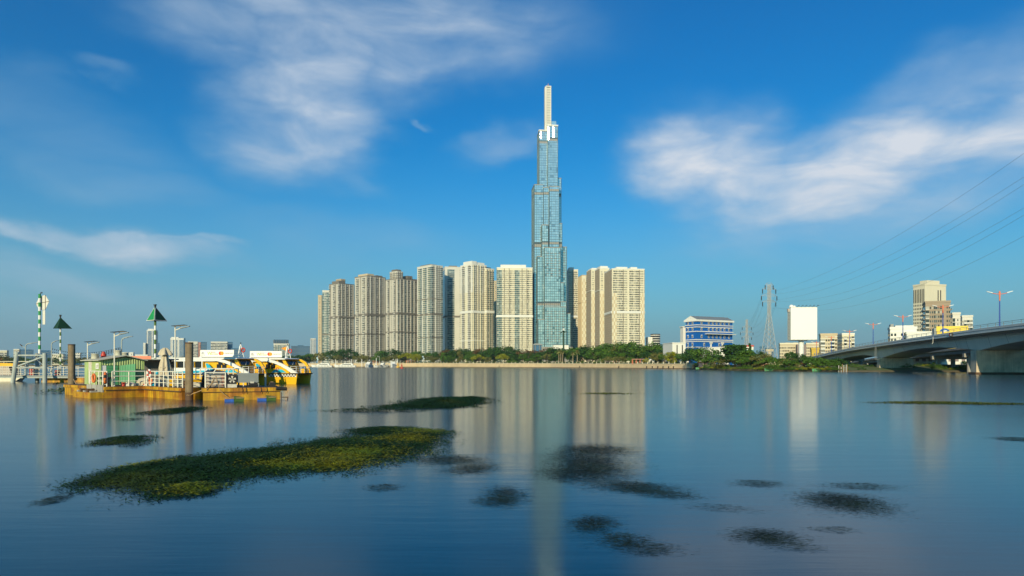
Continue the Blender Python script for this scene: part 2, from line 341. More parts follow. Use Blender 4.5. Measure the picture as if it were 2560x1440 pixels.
for a, b, a2, b2 in zip(line, line[1:], line2, line2[1:]):
    mb.face([tuple(a), tuple(b), tuple(b2), tuple(a2)]); mb.face([tuple(a2), tuple(b2), (min(9000, b2.x * 8), 11000, LZ), (max(-9000, a2.x * 8), 11000, LZ)])
o = mb.build('park_ground', M['land']); o['kind'] = 'structure'
mb = MB()     # sloping muddy bank on the right
for a, b in zip(B2, B2[1:]):
    mb.face([(a.x, a.y, -.3), (b.x, b.y, -.3), (b.x, b.y + 3.4, .58), (a.x, a.y + 3.4, .58)])
o = mb.build('river_bank', M['bank']); o['kind'] = 'structure'
# sea wall: cast panels with joints, a coping and drain slots
sw = thing('embankment_wall', 'long sand coloured river wall below the park trees', 'river wall')
joint = MB(); cop = MB(); slots = MB(); wet = MB()
for i, (a, b) in enumerate(zip(B1, B1[1:])):
    u = (b - a); ln = u.length; u.normalize(); n = Vector((u.y, -u.x, 0)); k = max(1, round(ln / 24))
    if i < 2:
        bk = MB(); bk.face([(a.x, a.y - 3, -.3), (b.x, b.y - 3, -.3), (b.x, b.y + 2, LZ - .58), (a.x, a.y + 2, LZ - .58)]); o = bk.build('river_bank', M['bank']); o['kind'] = 'structure'; continue
    for j in range(k):
        q0 = ln * j / k; q1 = ln * (j + 1) / k
        p0 = a + u * q0; p1 = a + u * q1; z0 = wall_top(p0); z1 = wall_top(p1)
        if i >= 3:
            pm = MB(); w = (q1 - q0) - .25
            pm.hexa([tuple(p0 + n * 1.0)[:2] + (-.4,), tuple(p0 + u * w + n * 1.0)[:2] + (-.4,), tuple(p0 + u * w - n * .3)[:2] + (-.4,), tuple(p0 - n * .3)[:2] + (-.4,),
                     tuple(p0 + n * .6)[:2] + (z0,), tuple(p0 + u * w + n * .6)[:2] + (z1,), tuple(p0 + u * w - n * .3)[:2] + (z1,), tuple(p0 - n * .3)[:2] + (z0,)])
            pm.build('wall_panel', M['seawall'], sw)
        joint.hexa([tuple(p0 + n * .55)[:2] + (-.4,), tuple(p1 + n * .55)[:2] + (-.4,), tuple(p1 - n * 1.3)[:2] + (-.4,), tuple(p0 - n * 1.3)[:2] + (-.4,),
                    tuple(p0 + n * .45)[:2] + (z0 - .05,), tuple(p1 + n * .45)[:2] + (z1 - .05,), tuple(p1 - n * 1.3)[:2] + (z1 - .05,), tuple(p0 - n * 1.3)[:2] + (z0 - .05,)])
        zc0, zc1 = z0 + .02, z1 + .02
        cop.hexa([tuple(p0 + n * .9)[:2] + (zc0,), tuple(p1 + n * .9)[:2] + (zc1,), tuple(p1 - n * .6)[:2] + (zc1,), tuple(p0 - n * .6)[:2] + (zc0,),
                  tuple(p0 + n * .9)[:2] + (zc0 + .3,), tuple(p1 + n * .9)[:2] + (zc1 + .3,), tuple(p1 - n * .6)[:2] + (zc1 + .3,), tuple(p0 - n * .6)[:2] + (zc0 + .3,)])
        wet.hexa([tuple(p0 + n * 1.25)[:2] + (-.4,), tuple(p1 + n * 1.25)[:2] + (-.4,), tuple(p1 + n * .2)[:2] + (-.4,), tuple(p0 + n * .2)[:2] + (-.4,),
                  tuple(p0 + n * 1.22)[:2] + (.38,), tuple(p1 + n * 1.22)[:2] + (.38,), tuple(p1 + n * .2)[:2] + (.38,), tuple(p0 + n * .2)[:2] + (.38,)])
joint.build('wall_core', M['seawall'], sw); cop.build('coping', M['cream'], sw); wet.build('wet_footing', M['rust'], sw)
for px in (1250, 1452, 1550, 1620, 1634, 1648, 1661, 1675, 1687):      # drain slots
    t = 0
    for a, b in zip(B1, B1[1:]):
        ka, kb = a.x / a.y, b.x / b.y; k = (px - 1280) / 1706.7
        if ka <= k <= kb:
            s_ = (k * a.y - a.x) / ((b.x - a.x) - k * (b.y - a.y)); p = a + (b - a) * s_; u = (b - a).normalized(); n = Vector((u.y, -u.x, 0))
            s2 = MB(); s2.obox(p, u, n, -.35, .35, .4, 1.30, -.3, 1.7); s2.build('drain_slot', M['dark'], sw)
def bank_at(px):
    k = (px - 1280) / 1706.7
    for a, b in zip(B1 + B2[1:], B1[1:] + B2[1:]):
        if a.x / a.y <= k <= b.x / b.y + 1e-9:
            s_ = (k * a.y - a.x) / ((b.x - a.x) - k * (b.y - a.y)); return a + (b - a) * s_
    return B2[-1]
# ------------------------------------------------------------------ towers
COLS = {'w': 1.6, 'W': 3.2, 's': 1.6, 'f': .7, 'd': 1.2, 'b': 3.0, 'g': 2.4, 'p': .9, 'c': 3.4}
def facade(K, p0, p1, z0, z1, pattern, fh=3.3, bands=True, solid_above=None):
    """windows, balconies, fins and slab lines along the wall p0 -> p1 (outside to the right of the walk)"""
    u = Vector((p1.x - p0.x, p1.y - p0.y, 0)); ln = u.length; u.normalize(); n = Vector((u.y, -u.x, 0)); o = (p0.x, p0.y)
    unit = sum(COLS[c] for c in pattern); rep = max(1, round(ln / unit)); sc = ln / (unit * rep)
    a = 0.0; nf = int((z1 - z0 - 1.2) / fh)
    for r_ in range(rep):
        for c in pattern:
            w = COLS[c] * sc; b = a + w
            if c == 'f': K['fin'].obox(o, u, n, a + .05, b - .05, 0, .9, z0, z1 - .4)
            elif c == 'p': K['pier'].obox(o, u, n, a + .03, b - .03, 0, .8, z0, z1 - .2)
            elif c == 'd': K['fin'].obox(o, u, n, a, b, 0, .12, z0, z1 - .6)
            elif c == 'c': pass
            else:
                for i in range(nf):
                    z = z0 + .5 + i * fh
                    if c == 'w': K['win'].oquad(o, u, n, a + w * .2, b - w * .2, .06, z + .9, z + fh * .76)
                    elif c == 'W':
                        K['win'].oquad(o, u, n, a + w * .06, a + w * .48, .06, z + .75, z + fh * .82); K['win'].oquad(o, u, n, a + w * .52, b - w * .06, .06, z + .75, z + fh * .82)
                    elif c == 'g': K['glass'].oquad(o, u, n, a + .08, b - .08, .07, z + .25, z + fh * .95)
                    elif c == 's': K['win'].oquad(o, u, n, a + w * .38, b - w * .38, .06, z + 1.0, z + fh * .7) if (i * 7 + int(a * 3)) % 11 == 0 else None
                    elif c == 'b':
                        K['win'].oquad(o, u, n, a + w * .05, b - w * .05, .06, z + .15, z + fh * .86)
                        K['balc'].obox(o, u, n, a + .05, b - .05, .05, 1.25, z - .1, z + .12); K['balc'].obox(o, u, n, a + .05, b - .05, 1.1, 1.25, z + .12, z + 1.05)
            a = b
    if bands:
        for i in range(nf + 1):
            z = z0 + .5 + i * fh; K['band'].obox(o, u, n, .0, ln, 0, .22, z - .22, z + .32)
def tower(name, label, C, th, W, Lf, z1, front, side, mats, grp, fh=3.3, refuges=(), white_top=0, crown=(), bands=True, checker=None, z0=2.8, parts_extra=None):
    """front wall runs W from corner C along heading th, side wall runs Lf back from C on its left"""
    t = thing(name, label, 'apartment tower', (C.x, C.y, 0), 0, grp)
    u = Vector((math.cos(th), math.sin(th), 0)); v = Vector((-math.sin(th), math.cos(th), 0))
    O = Vector((0, 0, 0)); P1 = u * W; P2 = u * W + v * Lf; P3 = v * Lf
    K = {k: MB() for k in ('win', 'glass', 'fin', 'pier', 'balc', 'band')}
    body = MB(); top = MB()
    zs = z1 - white_top
    body.prism([(O.x, O.y), (P1.x, P1.y), (P2.x, P2.y), (P3.x, P3.y)], z0 - .6, zs)
    if white_top: top.prism([(O.x, O.y), (P1.x, P1.y), (P2.x, P2.y), (P3.x, P3.y)], zs, z1)
    facade(K, O, P1, z0, z1, front, fh, bands); facade(K, P3, O, z0, z1, side, fh, bands); facade(K, P1, P2, z0, z1, side, fh, bands)
    body.build('wall', mats['wall'], t)
    if white_top: top.build('upper_wall', M['white_wall'], t)
    K['win'].build('windows', mats.get('win', M['win']), t, 'stuff'); K['glass'].build('glazing', mats.get('glass', M['win_green']), t, 'stuff')
    K['fin'].build('fins', mats.get('fin', M['bronze']), t, 'stuff'); K['pier'].build('piers', mats.get('pier', mats['wall']), t, 'stuff')
    K['balc'].build('balconies', mats.get('balc', M['lgrey_wall']), t, 'stuff'); K['band'].build('floor_bands', mats.get('band', mats['wall']), t, 'stuff')
    pr = MB()
    for (a, b) in ((O, P1), (P1, P2), (P2, P3), (P3, O)):
        d = (b - a); ln = d.length; d.normalize(); n = Vector((d.y, -d.x, 0)); pr.obox((a.x, a.y), d, n, -.25, ln + .25, -.4, .30, z1 - .3, z1 + 1.2)
    pr.build('parapet', mats.get('parapet', mats['wall']), t)
    for zr, hh in refuges:
        rb = MB()
        for (a, b) in ((O, P1), (P1, P2), (P3, O)):
            d = (b - a); ln = d.length; d.normalize(); n = Vector((d.y, -d.x, 0)); rb.obox((a.x, a.y), d, n, -.05, ln + .05, -.2, 1.0, zr, zr + hh)
        rb.build('refuge_band', mats.get('refuge', M['bronze']), t)
    for (a0, a1, b0, b1, h, mk) in crown:       # rooftop blocks, fractions of the plan
        cb = MB(); q = [u * (W * a) + v * (Lf * b) for a, b in ((a0, b0), (a1, b0), (a1, b1), (a0, b1))]
        cb.prism([(p.x, p.y) for p in q], z1 - .2, z1 + h)
        KK = {k: MB() for k in ('win', 'glass', 'fin', 'pier', 'balc', 'band')}
        if h > 6: facade(KK, q[0], q[1], z1 + 1, z1 + h - .5, 'wfw', fh, False); facade(KK, q[3], q[0], z1 + 1, z1 + h - .5, 'wfw', fh, False)
        c = cb.build('rooftop_block', mats.get(mk, M['bronze']) if mk in mats else M[mk], t); KK['win'].build('windows', M['win_dark'], c, 'stuff'); KK['fin'].build('fins', M['bronze'], c, 'stuff')
    if checker:                                  # two-tone cladding squares on a corner strip
        w, zt = checker
        for kk, (a, b, wid) in enumerate(((O, P1, w),)):
            d = (b - a); ln = d.length; d.normalize(); n = Vector((d.y, -d.x, 0)); lo, hi = MB(), MB()
            s0, s1 = (0, w) if kk == 0 else (max(0, ln - w), ln)
            base = MB(); base.obox((a.x, a.y), d, n, s0, s1, 0, .95, z0, zt); base.build('corner_cladding', M['cream'], t)
            for i in range(int((zt - z0) / 5)):
                for j in range(3):
                    if (i + j) % 2: continue
                    ww = (s1 - s0) / 3; hi.obox((a.x, a.y), d, n, s0 + j * ww + .1, s0 + (j + 1) * ww - .1, .9, 1.02, z0 + i * 5, z0 + i * 5 + 5)
            hi.build('cladding_squares', M['tan'], t, 'stuff')
        if W > 30:
            d = u; n = Vector((u.y, -u.x, 0)); base = MB(); base.obox((0, 0), d, n, W - w * .8, W, 0, .95, z0, zt); base.build('corner_cladding', M['cream'], t); hi = MB()
            for i in range(int((zt - z0) / 5)):
                for j in range(3):
                    if (i + j) % 2: continue
                    ww = w * .8 / 3; hi.obox((0, 0), d, n, W - w * .8 + j * ww + .1, W - w * .8 + (j + 1) * ww - .1, .9, 1.02, z0 + i * 5, z0 + i * 5 + 5)
            hi.build('cladding_squares', M['tan'], t, 'stuff')
    return t
def solve(pxL, pxC, pxR, D, th):
    C = place(pxC, D); c, s = math.cos(th), math.sin(th); kR = (pxR - 1280) / 1706.7; kL = (pxL - 1280) / 1706.7
    W = (kR * C.y - C.x) / (c - kR * s); den = (-s - kL * c); Lf = (kL * C.y - C.x) / den if abs(den) > 1e-3 else 25
    return C, W, Lf
G1 = 'apartment towers on the left of the glass tower'; G2 = 'apartment towers on the right of the glass tower'
GREY = dict(wall=M['grey_wall'], fin=M['bronze'], pier=M['lgrey_wall'], band=M['grey_wall'], parapet=M['bronze'], balc=M['lgrey_wall'])
PALE = dict(wall=M['lgrey_wall'], fin=M['bronze'], pier=M['white_wall'], band=M['lgrey_wall'], parapet=M['lgrey_wall'], balc=M['white_wall'])
GLS = dict(wall=M['lgrey_wall'], fin=M['bronze'], band=M['lgrey_wall'], win=M['win_green'], glass=M['win_green'], balc=M['cream'], parapet=M['lgrey_wall'], pier=M['lgrey_wall'])
CRM = dict(wall=M['cream'], fin=M['bronze'], pier=M['cream'], band=M['cream'], parapet=M['white_wall'], balc=M['white_wall'], refuge=M['white_wall'], glass=M['win_green'], win=M['win'])
BGE = dict(wall=M['beige'], fin=M['tan'], pier=M['beige'], band=M['beige'], parapet=M['beige'], balc=M['cream'], refuge=M['tan'])
def rect_tower(name, label, pxL, pxC, pxR, D, ytop, deg, front, side, mats, grp, Lmax=60, Lmin=12, **kw):
    C, W, Lf = solve(pxL, pxC, pxR, D, R(deg)); Lf = min(max(abs(Lf), Lmin), Lmax)
    return tower(name, label, C, R(deg), W, Lf, hgt(ytop, D), front, side, mats, grp, **kw)
def zz(y, D): return hgt(y, D)
# left cluster, from the left
rect_tower('apartment_tower', 'narrow beige apartment tower at the left end of the tower row', 792.5, 795, 804, 1370, 739, 10, 'sws', 'sws', BGE, G1, Lmin=22)
rect_tower('apartment_tower', 'slim glazed grey tower beside the narrow beige one at the row end', 803, 806, 824, 1340, 727, 8, 'gWgg', 'gg', GLS, G1, Lmin=24, refuges=((zz(838, 1340), 3),))
rect_tower('apartment_tower', 'grey tower with bronze roof blocks, shortest of the three broad grey towers', 823, 848, 886, 1290, 709, 48, 'WdwpwdWwdpwd', 'bdscsb', GREY, G1, bands=False, refuges=((zz(795, 1290), 4), (zz(838, 1290), 2)), crown=((.05, .45, .1, .8, 6, 'bronze'), (.3, .6, .3, .8, 11, 'beige')))
rect_tower('apartment_tower', 'grey tower whose left side has white balcony rows under a flat roof', 887, 918, 964, 1240, 690, 48, 'WdwpWdwwdpwd', 'cbbwcd', GREY, G1, bands=False, refuges=((zz(789, 1240), 4), (zz(836, 1240), 2)), crown=((.05, .4, .05, .8, 5, 'beige'), (.55, .9, .1, .8, 4, 'bronze')))
rect_tower('apartment_tower', 'grey tower with a raised glazed bronze penthouse on its roof', 964, 995, 1047, 1190, 697, 48, 'gdwpwdWdwpwd', 'cwbdcw', GREY, G1, bands=False, refuges=((zz(786, 1190), 4), (zz(831, 1190), 2)), crown=((.02, .3, .1, .7, 14, 'lgrey_wall'), (.05, .27, .2, .6, 17.5, 'bronze'), (.5, .75, .1, .7, 8, 'bronze'), (.82, .99, .1, .7, 3.5, 'bronze')))
rect_tower('apartment_tower', 'tower with stacked cream balconies between pale green glass strips', 1043, 1079, 1107, 1150, 663, 42, 'gdwpwdwdwg', 'cgbbgg', GLS, G1, refuges=((zz(747, 1150), 1.2), (zz(787, 1150), 3), (zz(844, 1150), 1.2)), crown=((.0, .6, .1, .8, 2.5, 'bronze'),))
rect_tower('apartment_tower', 'set back grey tower with horizontal window lines, half shaded by its neighbour', 1107, 1112, 1152, 1205, 668, 12, 'cggggccw', 'gg', PALE, G1, Lmin=30, refuges=((zz(793, 1205), 3),), crown=((.3, .8, .2, .8, 4, 'bronze'),))
rect_tower('apartment_tower', 'cream tower with a bright white top, tallest of the left towers', 1151, 1181, 1216, 1090, 661, 42, 'wpgwdwpfw', 'cwbfbwc', CRM, G1, white_top=44, refuges=((zz(782, 1090), 4), (zz(852, 1090), 1)), crown=((.0, .35, .05, .75, 6, 'white_wall'), (.4, .95, .1, .7, 5, 'white_wall')))
rect_tower('apartment_tower', 'lower stepped cream wing on the right of the white topped tower', 1214, 1216, 1235, 1105, 672, 42, 'wfwg', 'ww', CRM, G1, Lmin=18, refuges=((zz(782, 1105), 4),), crown=((.0, .7, .1, .8, 3, 'glass_dark'),))
rect_tower('apartment_tower', 'sliver of a cream tower in the gap left of the broad cream one', 1233, 1235, 1243, 1250, 703, 5, 'sws', 'ww', BGE, G1, Lmin=25)
rect_tower('apartment_tower', 'broad cream apartment slab immediately left of the glass tower', 1242, 1242.5, 1331, 1080, 670, 3, 'gggwwfwwwwfWwww', 'ww', CRM, G1, Lmin=26, fh=3.25, refuges=((zz(793, 1080), 3.5),), crown=((.10, .82, .05, .8, 5.5, 'white_wall'),))
rect_tower('apartment_tower', 'short piece of a cream block between the cream slab and the glass tower', 1328, 1331, 1337, 1300, 816, 3, 'ww', 'ww', CRM, G1, Lmin=25)
# right cluster
rect_tower('apartment_tower', 'cream tower partly hidden behind the right edge of the glass tower', 1421, 1421.5, 1445, 1160, 675, 4, 'wwwwfWWw', 'ww', CRM, G2, Lmin=28, refuges=((zz(793, 1160), 3),), crown=((.1, .6, .1, .8, 5, 'white_wall'),))
rect_tower('apartment_tower', 'narrow beige chequered tower at the left of the right hand group', 1446, 1455, 1470, 1110, 689, 8, 'sws', 'fsf', BGE, G2, Lmax=70, refuges=((zz(757, 1110), 1),), checker=(6.5, zz(690, 1110)))
rect_tower('apartment_tower', 'receding cream tower just right of the narrow chequered one', 1467, 1478, 1499, 1060, 674, 8, 'sww', 'wfw', CRM, G2, Lmax=80, refuges=((zz(727, 1060), .8),), checker=(5.6, zz(728, 1060)), crown=((.1, .9, .1, .9, 3, 'white_wall'),))
rect_tower('apartment_tower', 'second receding cream tower, half behind the broad chequered one', 1488, 1499.5, 1523, 1010, 671, 8, 'sww', 'wfw', CRM, G2, Lmax=80, refuges=((zz(726, 1010), .8),), checker=(5.6, zz(727, 1010)), crown=((.1, .9, .1, .9, 4, 'white_wall'),))
rect_tower('apartment_tower', 'broad cream tower with chequered corner strips at the right end', 1512, 1530, 1611, 950, 673, 6, 'sWWwwWWfwwwws', 'wfw', CRM, G2, fh=3.2, Lmin=40, Lmax=70, refuges=((zz(783, 950), 3.2),), checker=(6.5, zz(732, 950)), crown=((.16, .50, .1, .8, 4, 'white_wall'), (.6, .8, .1, .8, 4, 'white_wall')))

# ------------------------------------------------------------------ the glass skyscraper: a bundle of square tubes of different heights
TD = 1107
TX = place(1378, TD).x; SC = TD / 1706.7
M['tan_grey'] = mat('taupe_metal_band', (.30, .28, .25), .5, .3, .1); M['bronze_blue'] = mat('blue_grey_mullion', (.06, .10, .12), .4, .3, .1)
sk = thing('glass_skyscraper', 'very tall stepped glass skyscraper with a white spire', 'skyscraper', (TX, TD, 0), R(5))
def tube_part(pxL, pxR, ytop, y0, y1, ybase=None, low=True, mech=(), balc=()):
    x0 = (pxL - 1378) * SC; x1 = (pxR - 1378) * SC; z0 = 2.5 if ybase is None else hgt(ybase, TD); z1 = hgt(ytop, TD)
    core = MB(); core.box(x0, x1, y0, y1, z0, z1); c = core.build('glass_shaft', M['bronze_blue'], sk)
    pan = MB(); tr = MB(); mu = MB(); fh = 4.05; nf = int((z1 - z0 - 2.6) / fh)
    faces = ((Vector((x0, y0, 0)), Vector((x1, y0, 0))), (Vector((x0, y1, 0)), Vector((x0, y0, 0))), (Vector((x1, y0, 0)), Vector((x1, y1, 0))), (Vector((x1, y1, 0)), Vector((x0, y1, 0))))
    for fi, (a, b) in enumerate(faces):
        u = b - a; ln = u.length; u.normalize(); n = Vector((u.y, -u.x, 0)); k = max(1, round(ln / 3.3)); w = ln / k
        for i in range(nf):
            z = z0 + i * fh; zz_ = (z - 0)
            if any(m0 <= z < m1 for m0, m1 in mech): continue
            for j in range(k):
                if fi == 0 and any(b0 <= z < b1 for b0, b1 in balc) and j % 2 == 1 and k > 1:      # recessed sky-flat balconies
                    pan.oquad((a.x, a.y), u, n, j * w + .3, (j + 1) * w - .3, .04, z + .5, z + fh - .1)
                    tr.obox((a.x, a.y), u, n, j * w + .5, j * w + w - .5, .1, 1.0, z + .1, z + 1.2)
                else: pan.oquad((a.x, a.y), u, n, j * w + .10, (j + 1) * w - .10, .12, z + .62, z + fh - .05)
        ztop = z0 + nf * fh
        for j in range(k): pan.oquad((a.x, a.y), u, n, j * w + .14, (j + 1) * w - .14, .12, ztop + .3, z1 - .2)
        for j in range(k + 1): mu.obox((a.x, a.y), u, n, j * w - (.45 if j in (0, k) else .20 if j % 2 else .10), j * w + (.45 if j in (0, k) else .20 if j % 2 else .10), 0, .38, z0, z1)
        for m0, m1 in mech: tr.obox((a.x, a.y), u, n, 0, ln, 0, .3, m0, m1)
        tr.obox((a.x, a.y), u, n, -.3, ln + .3, 0, .6, z1 - .25, z1 + .9)
    pan.build('panes', M['curtain'] if z1 > 260 else M['curtain_low'], c, 'stuff'); tr.build('trim', M['tan_grey'], c, 'stuff'); mu.build('mullions', M['bronze_blue'], c, 'stuff')
M['tan_grey'] = mat('taupe_metal_band', (.30, .28, .25), .5, .3, .1); M['bronze_blue'] = mat('blue_grey_mullion', (.06, .10, .12), .4, .3, .1)
def H(y): return hgt(y, TD)
mech_a = ((H(618), H(611)),); mech_b = ((H(765), H(760)),)
bal_lo = ((H(862), H(772)), (H(700), H(628)))
tube_part(1348.5, 1372, 327, 4, 28, mech=((H(357), H(352)),))
tube_part(1369.5, 1394.5, 316, 0, 24, mech=((H(352), H(347)), (H(618), H(611))))
tube_part(1394.7, 1404.5, 443, 6, 34, mech=((H(490), H(485)),))
tube_part(1335.5, 1358, 463, 0, 36, mech=((H(487), H(482)), (H(618), H(611))))
tube_part(1358.2, 1371.5, 470, -2, 6, mech=((H(487), H(482)), (H(618), H(611)), (H(765), H(760))))
tube_part(1372, 1396.2, 469, -6, 0, mech=((H(480), H(475)), (H(612), H(607)), (H(765), H(760))))
tube_part(1396.4, 1404.2, 560, -4, 6, mech=((H(618), H(611)),))
tube_part(1353.2, 1368.6, 566, -9, -2, mech=((H(614), H(609)), (H(765), H(760))))
tube_part(1358.3, 1398, 623, -14, -6, mech=((H(766), H(760)),), balc=bal_lo)
tube_part(1404.4, 1417.4, 617, 2, 34, mech=((H(765), H(760)),), balc=bal_lo)
tube_part(1341.5, 1353.4, 644, -9, 0, mech=((H(765), H(760)),))
tube_part(1398.2, 1406.4, 709, -12, 2, mech=((H(765), H(760)),))
tube_part(1398.2, 1412.0, 757, -15, -12.2, balc=bal_lo)
tube_part(1411.5, 1424.0, 785, -10, 30)
tube_part(1342.0, 1357.6, 801, -16, -9.2)
tube_part(1357.9, 1411.4, 770, -18, -14.2, balc=bal_lo)
pod = MB(); pod.box((1339 - 1378) * SC, (1426 - 1378) * SC, -24, 40, 2.5, H(868)); pod.build('podium', M['tan_grey'], sk)
pc = MB(); pc.box((1378 - 1378) * SC, (1415 - 1378) * SC, -27, -20, H(874), H(864)); pc.build('entrance_canopy', M['white_wall'], sk)
# spire: white frame with lattice panels
sp0, sp1, sx0, sx1 = H(330), H(212), (1363.3 - 1378) * SC, (1379 - 1378) * SC
fr_ = MB(); fr_.box(sx0, sx0 + 3.0, 5, 15, sp0 - 6, sp1 - 1.2); fr_.box(sx1 - 1.0, sx1, 4, 15, sp0, sp1)
fr_.box(sx0 + 3.0, sx1 - 1.0, 6, 14, sp0, sp1 - .5); fr_.box(sx0 + 1.4, sx1, 4.2, 5.9, sp1 - 1.6, sp1 + .1)
spire = fr_.build('spire', M['lgrey_wall'], sk)
la = MB()
for i in range(16):
    z = sp0 + 8 + (sp1 - sp0 - 10) * i / 16; la.box(sx0 + 3.0, sx1 - 1.0, 5.55, 6.0, z, z + .55)
    for j in range(4): la.box(sx0 + 3.1 + j * 1.5, sx0 + 3.35 + j * 1.5, 5.6, 6.0, z + .55, z + 3.6)
la.build('lattice', M['steel'], spire, 'stuff')
an = MB(); an.tube((sx0 + 6, 9, sp1), (sx0 + 6, 9, H(203)), .7, .35); an.tube((sx0 + 6, 9, H(208)), (sx0 + 6, 9, H(206.5)), 1.0); an.build('antenna', M['salmon'], sk)
ha = R((SUN_AZ + 183.3) / 2); hn = Vector((math.sin(ha), math.cos(ha), 0)); hn.rotate(Matrix.Rotation(-R(5), 3, 'Z')); hs = Vector((-hn.y, hn.x, 0))
M['mirror'] = mat('glint_strip_glass', (.22, .32, .36), .09, .8, .03)
for px, y_, yt, yb, w in ((1352.5, 4, 328, 345, .45), (1370.6, 0, 317, 350, .5), (1383, 0, 317, 343, .4)):     # added mirror strips, turned to send the sun's glint to the camera
    fb_ = MB(); c_ = Vector(((px - 1378) * SC, y_ - .75, 0)); fb_.prism([tuple((c_ - hs * w)[:2]), tuple((c_ + hs * w)[:2]), tuple((c_ + hs * w - hn * .5)[:2]), tuple((c_ - hs * w - hn * .5)[:2])][::1], H(yb), H(yt)); fb_.build('glint_strip', M['mirror'], sk)
gb = MB(); gb.box((1378 - 1378) * SC + 1, (1391.5 - 1378) * SC, 3, 16, H(317), H(301)); gb.build('glass_box', M['curtain'], sk)
mx_ = MB()
for (a, b, y0, zt) in ((1369.5, 1394.5, 0, 316), (1348.5, 1372, 4, 327)): mx_.box((a - 1378) * SC - .8, (b - 1378) * SC + .8, y0 - .8, y0 + 10, H(zt) + .95, H(zt) + 2.6)
mx_.build('roof_cornice', M['white_wall'], sk)

# ------------------------------------------------------------------ trees
def unit(rng):
    while True:
        v = Vector((rng.uniform(-1, 1), rng.uniform(-1, 1), rng.uniform(-1, 1)))
        if .05 < v.length < 1: return v.normalized()
def leaf_cloud(mb, rng, lumps, per, size, flat=1.0, mi=0):
    for (c, r) in lumps:
        for _ in range(per):
            d = unit(rng); rr = r * (1 - .55 * rng.random() ** 2); p = c + Vector((d.x * rr, d.y * rr, d.z * rr * flat))
            nrm = (d + unit(rng) * .9 + Vector((0, 0, .35))).normalized(); a = nrm.orthogonal().normalized(); a.rotate(Matrix.Rotation(rng.random() * 6.28, 3, nrm)); b = nrm.cross(a)
            s = size * rng.uniform(.6, 1.35)
            mb.face([p - a * s, p - b * s * .62, p + a * s, p + b * s * .62], mi)
def crown_lumps(rng, kind):
    """lumps in a crown of unit height that starts at z=0.25 and is about 1 wide"""
    L_ = []
    if kind == 'round':
        for _ in range(26):
            d = unit(rng); L_.append((Vector((d.x * .38, d.y * .38, .64 + d.z * .27)), rng.uniform(.10, .19)))
    elif kind == 'spread':
        for _ in range(30):
            a = rng.random() * 6.28; q = rng.random() ** .5; L_.append((Vector((math.cos(a) * .62 * q, math.sin(a) * .62 * q, .50 + .36 * (1 - q * q) * rng.uniform(.55, 1) + rng.uniform(-.08, .05))), rng.uniform(.10, .17)))
    elif kind == 'slim':
        for i in range(20):
            z = .22 + .72 * i / 20; w = .17 * (1 - abs(z - .45) * 1.1); a = rng.random() * 6.28; L_.append((Vector((math.cos(a) * w, math.sin(a) * w, z)), rng.uniform(.07, .13)))
    elif kind == 'tiers':
        for i in range(7):
            z = .28 + .66 * i / 7; w = .52 * (1 - .72 * i / 7)
            for j in range(7):
                a = j * .9 + i * .5 + rng.uniform(-.2, .2); q = w * rng.uniform(.35, 1); L_.append((Vector((math.cos(a) * q, math.sin(a) * q, z - q * .06)), rng.uniform(.09, .14)))
    elif kind == 'cone':
        for i in range(16):
            z = .06 + .88 * i / 16; L_.append((Vector((rng.uniform(-.02, .02), rng.uniform(-.02, .02), z)), .115 * (1 - .8 * i / 16) + .012))
    elif kind == 'bush':
        for _ in range(20):
            a = rng.random() * 6.28; q = rng.random() ** .5; L_.append((Vector((math.cos(a) * .75 * q, math.sin(a) * .45 * q, .12 + .62 * (1 - q) * rng.uniform(.4, 1.2) + .12)), rng.uniform(.14, .24)))
    elif kind == 'open':
        for _ in range(15):
            d = unit(rng); L_.append((Vector((d.x * .36, d.y * .36, .70 + d.z * .22)), rng.uniform(.07, .13)))
    return L_
PROTO = {}
def proto(kind, leaf, seed, per=70, size=.032):
    key = (kind, leaf, seed)
    if key not in PROTO:
        rng = random.Random(seed * 31 + len(kind)); mb = MB(); lumps = crown_lumps(rng, kind)
        leaf_cloud(mb, rng, lumps, per, size, .5 if kind == 'tiers' else .85, 0)
        me = mb.data('crown', M[leaf])
        tb = MB(); rng2 = random.Random(seed)
        if kind not in ('bush', 'cone'):
            x = 0; y = 0; pts = [Vector((0, 0, 0))]
            for i in range(1, 5): pts.append(Vector((rng2.uniform(-.015, .015) * i, rng2.uniform(-.015, .015) * i, .13 * i)))
            rr = .026
            for i in range(4): tb.tube(pts[i], pts[i + 1], rr * (1 - i * .17), rr * (1 - (i + 1) * .17), n=7, cap=False)
            for c, r in rng2.sample(lumps, min(9, len(lumps))):
                s = pts[rng2.choice((2, 3, 4))]; mid = (s + c) * .5 + Vector((0, 0, .03)); tb.tube(s, mid, .010, .007, n=5, cap=False); tb.tube(mid, c, .007, .003, n=5, cap=False)
        else: tb.tube((0, 0, 0), (0, 0, .3), .03, .01, n=6)
        PROTO[key] = (me, tb.data('trunk', M['bark']))
    return PROTO[key]
USED = {}
def plant(kind, leaf, x, y, z, h, wf, seed, name, label, cat, grp):
    me, tr = proto(kind, leaf, seed)
    t = thing(name, label, cat, (x, y, z), random.random() * 6.28 if kind != 'bush' else random.uniform(-.3, .3), grp)
    t.scale = (h * wf, h * wf, h)
    a = bpy.data.objects.new('trunk', tr); col.objects.link(a); a.parent = t
    b = bpy.data.objects.new('crown', me); col.objects.link(b); b.parent = t
    return t
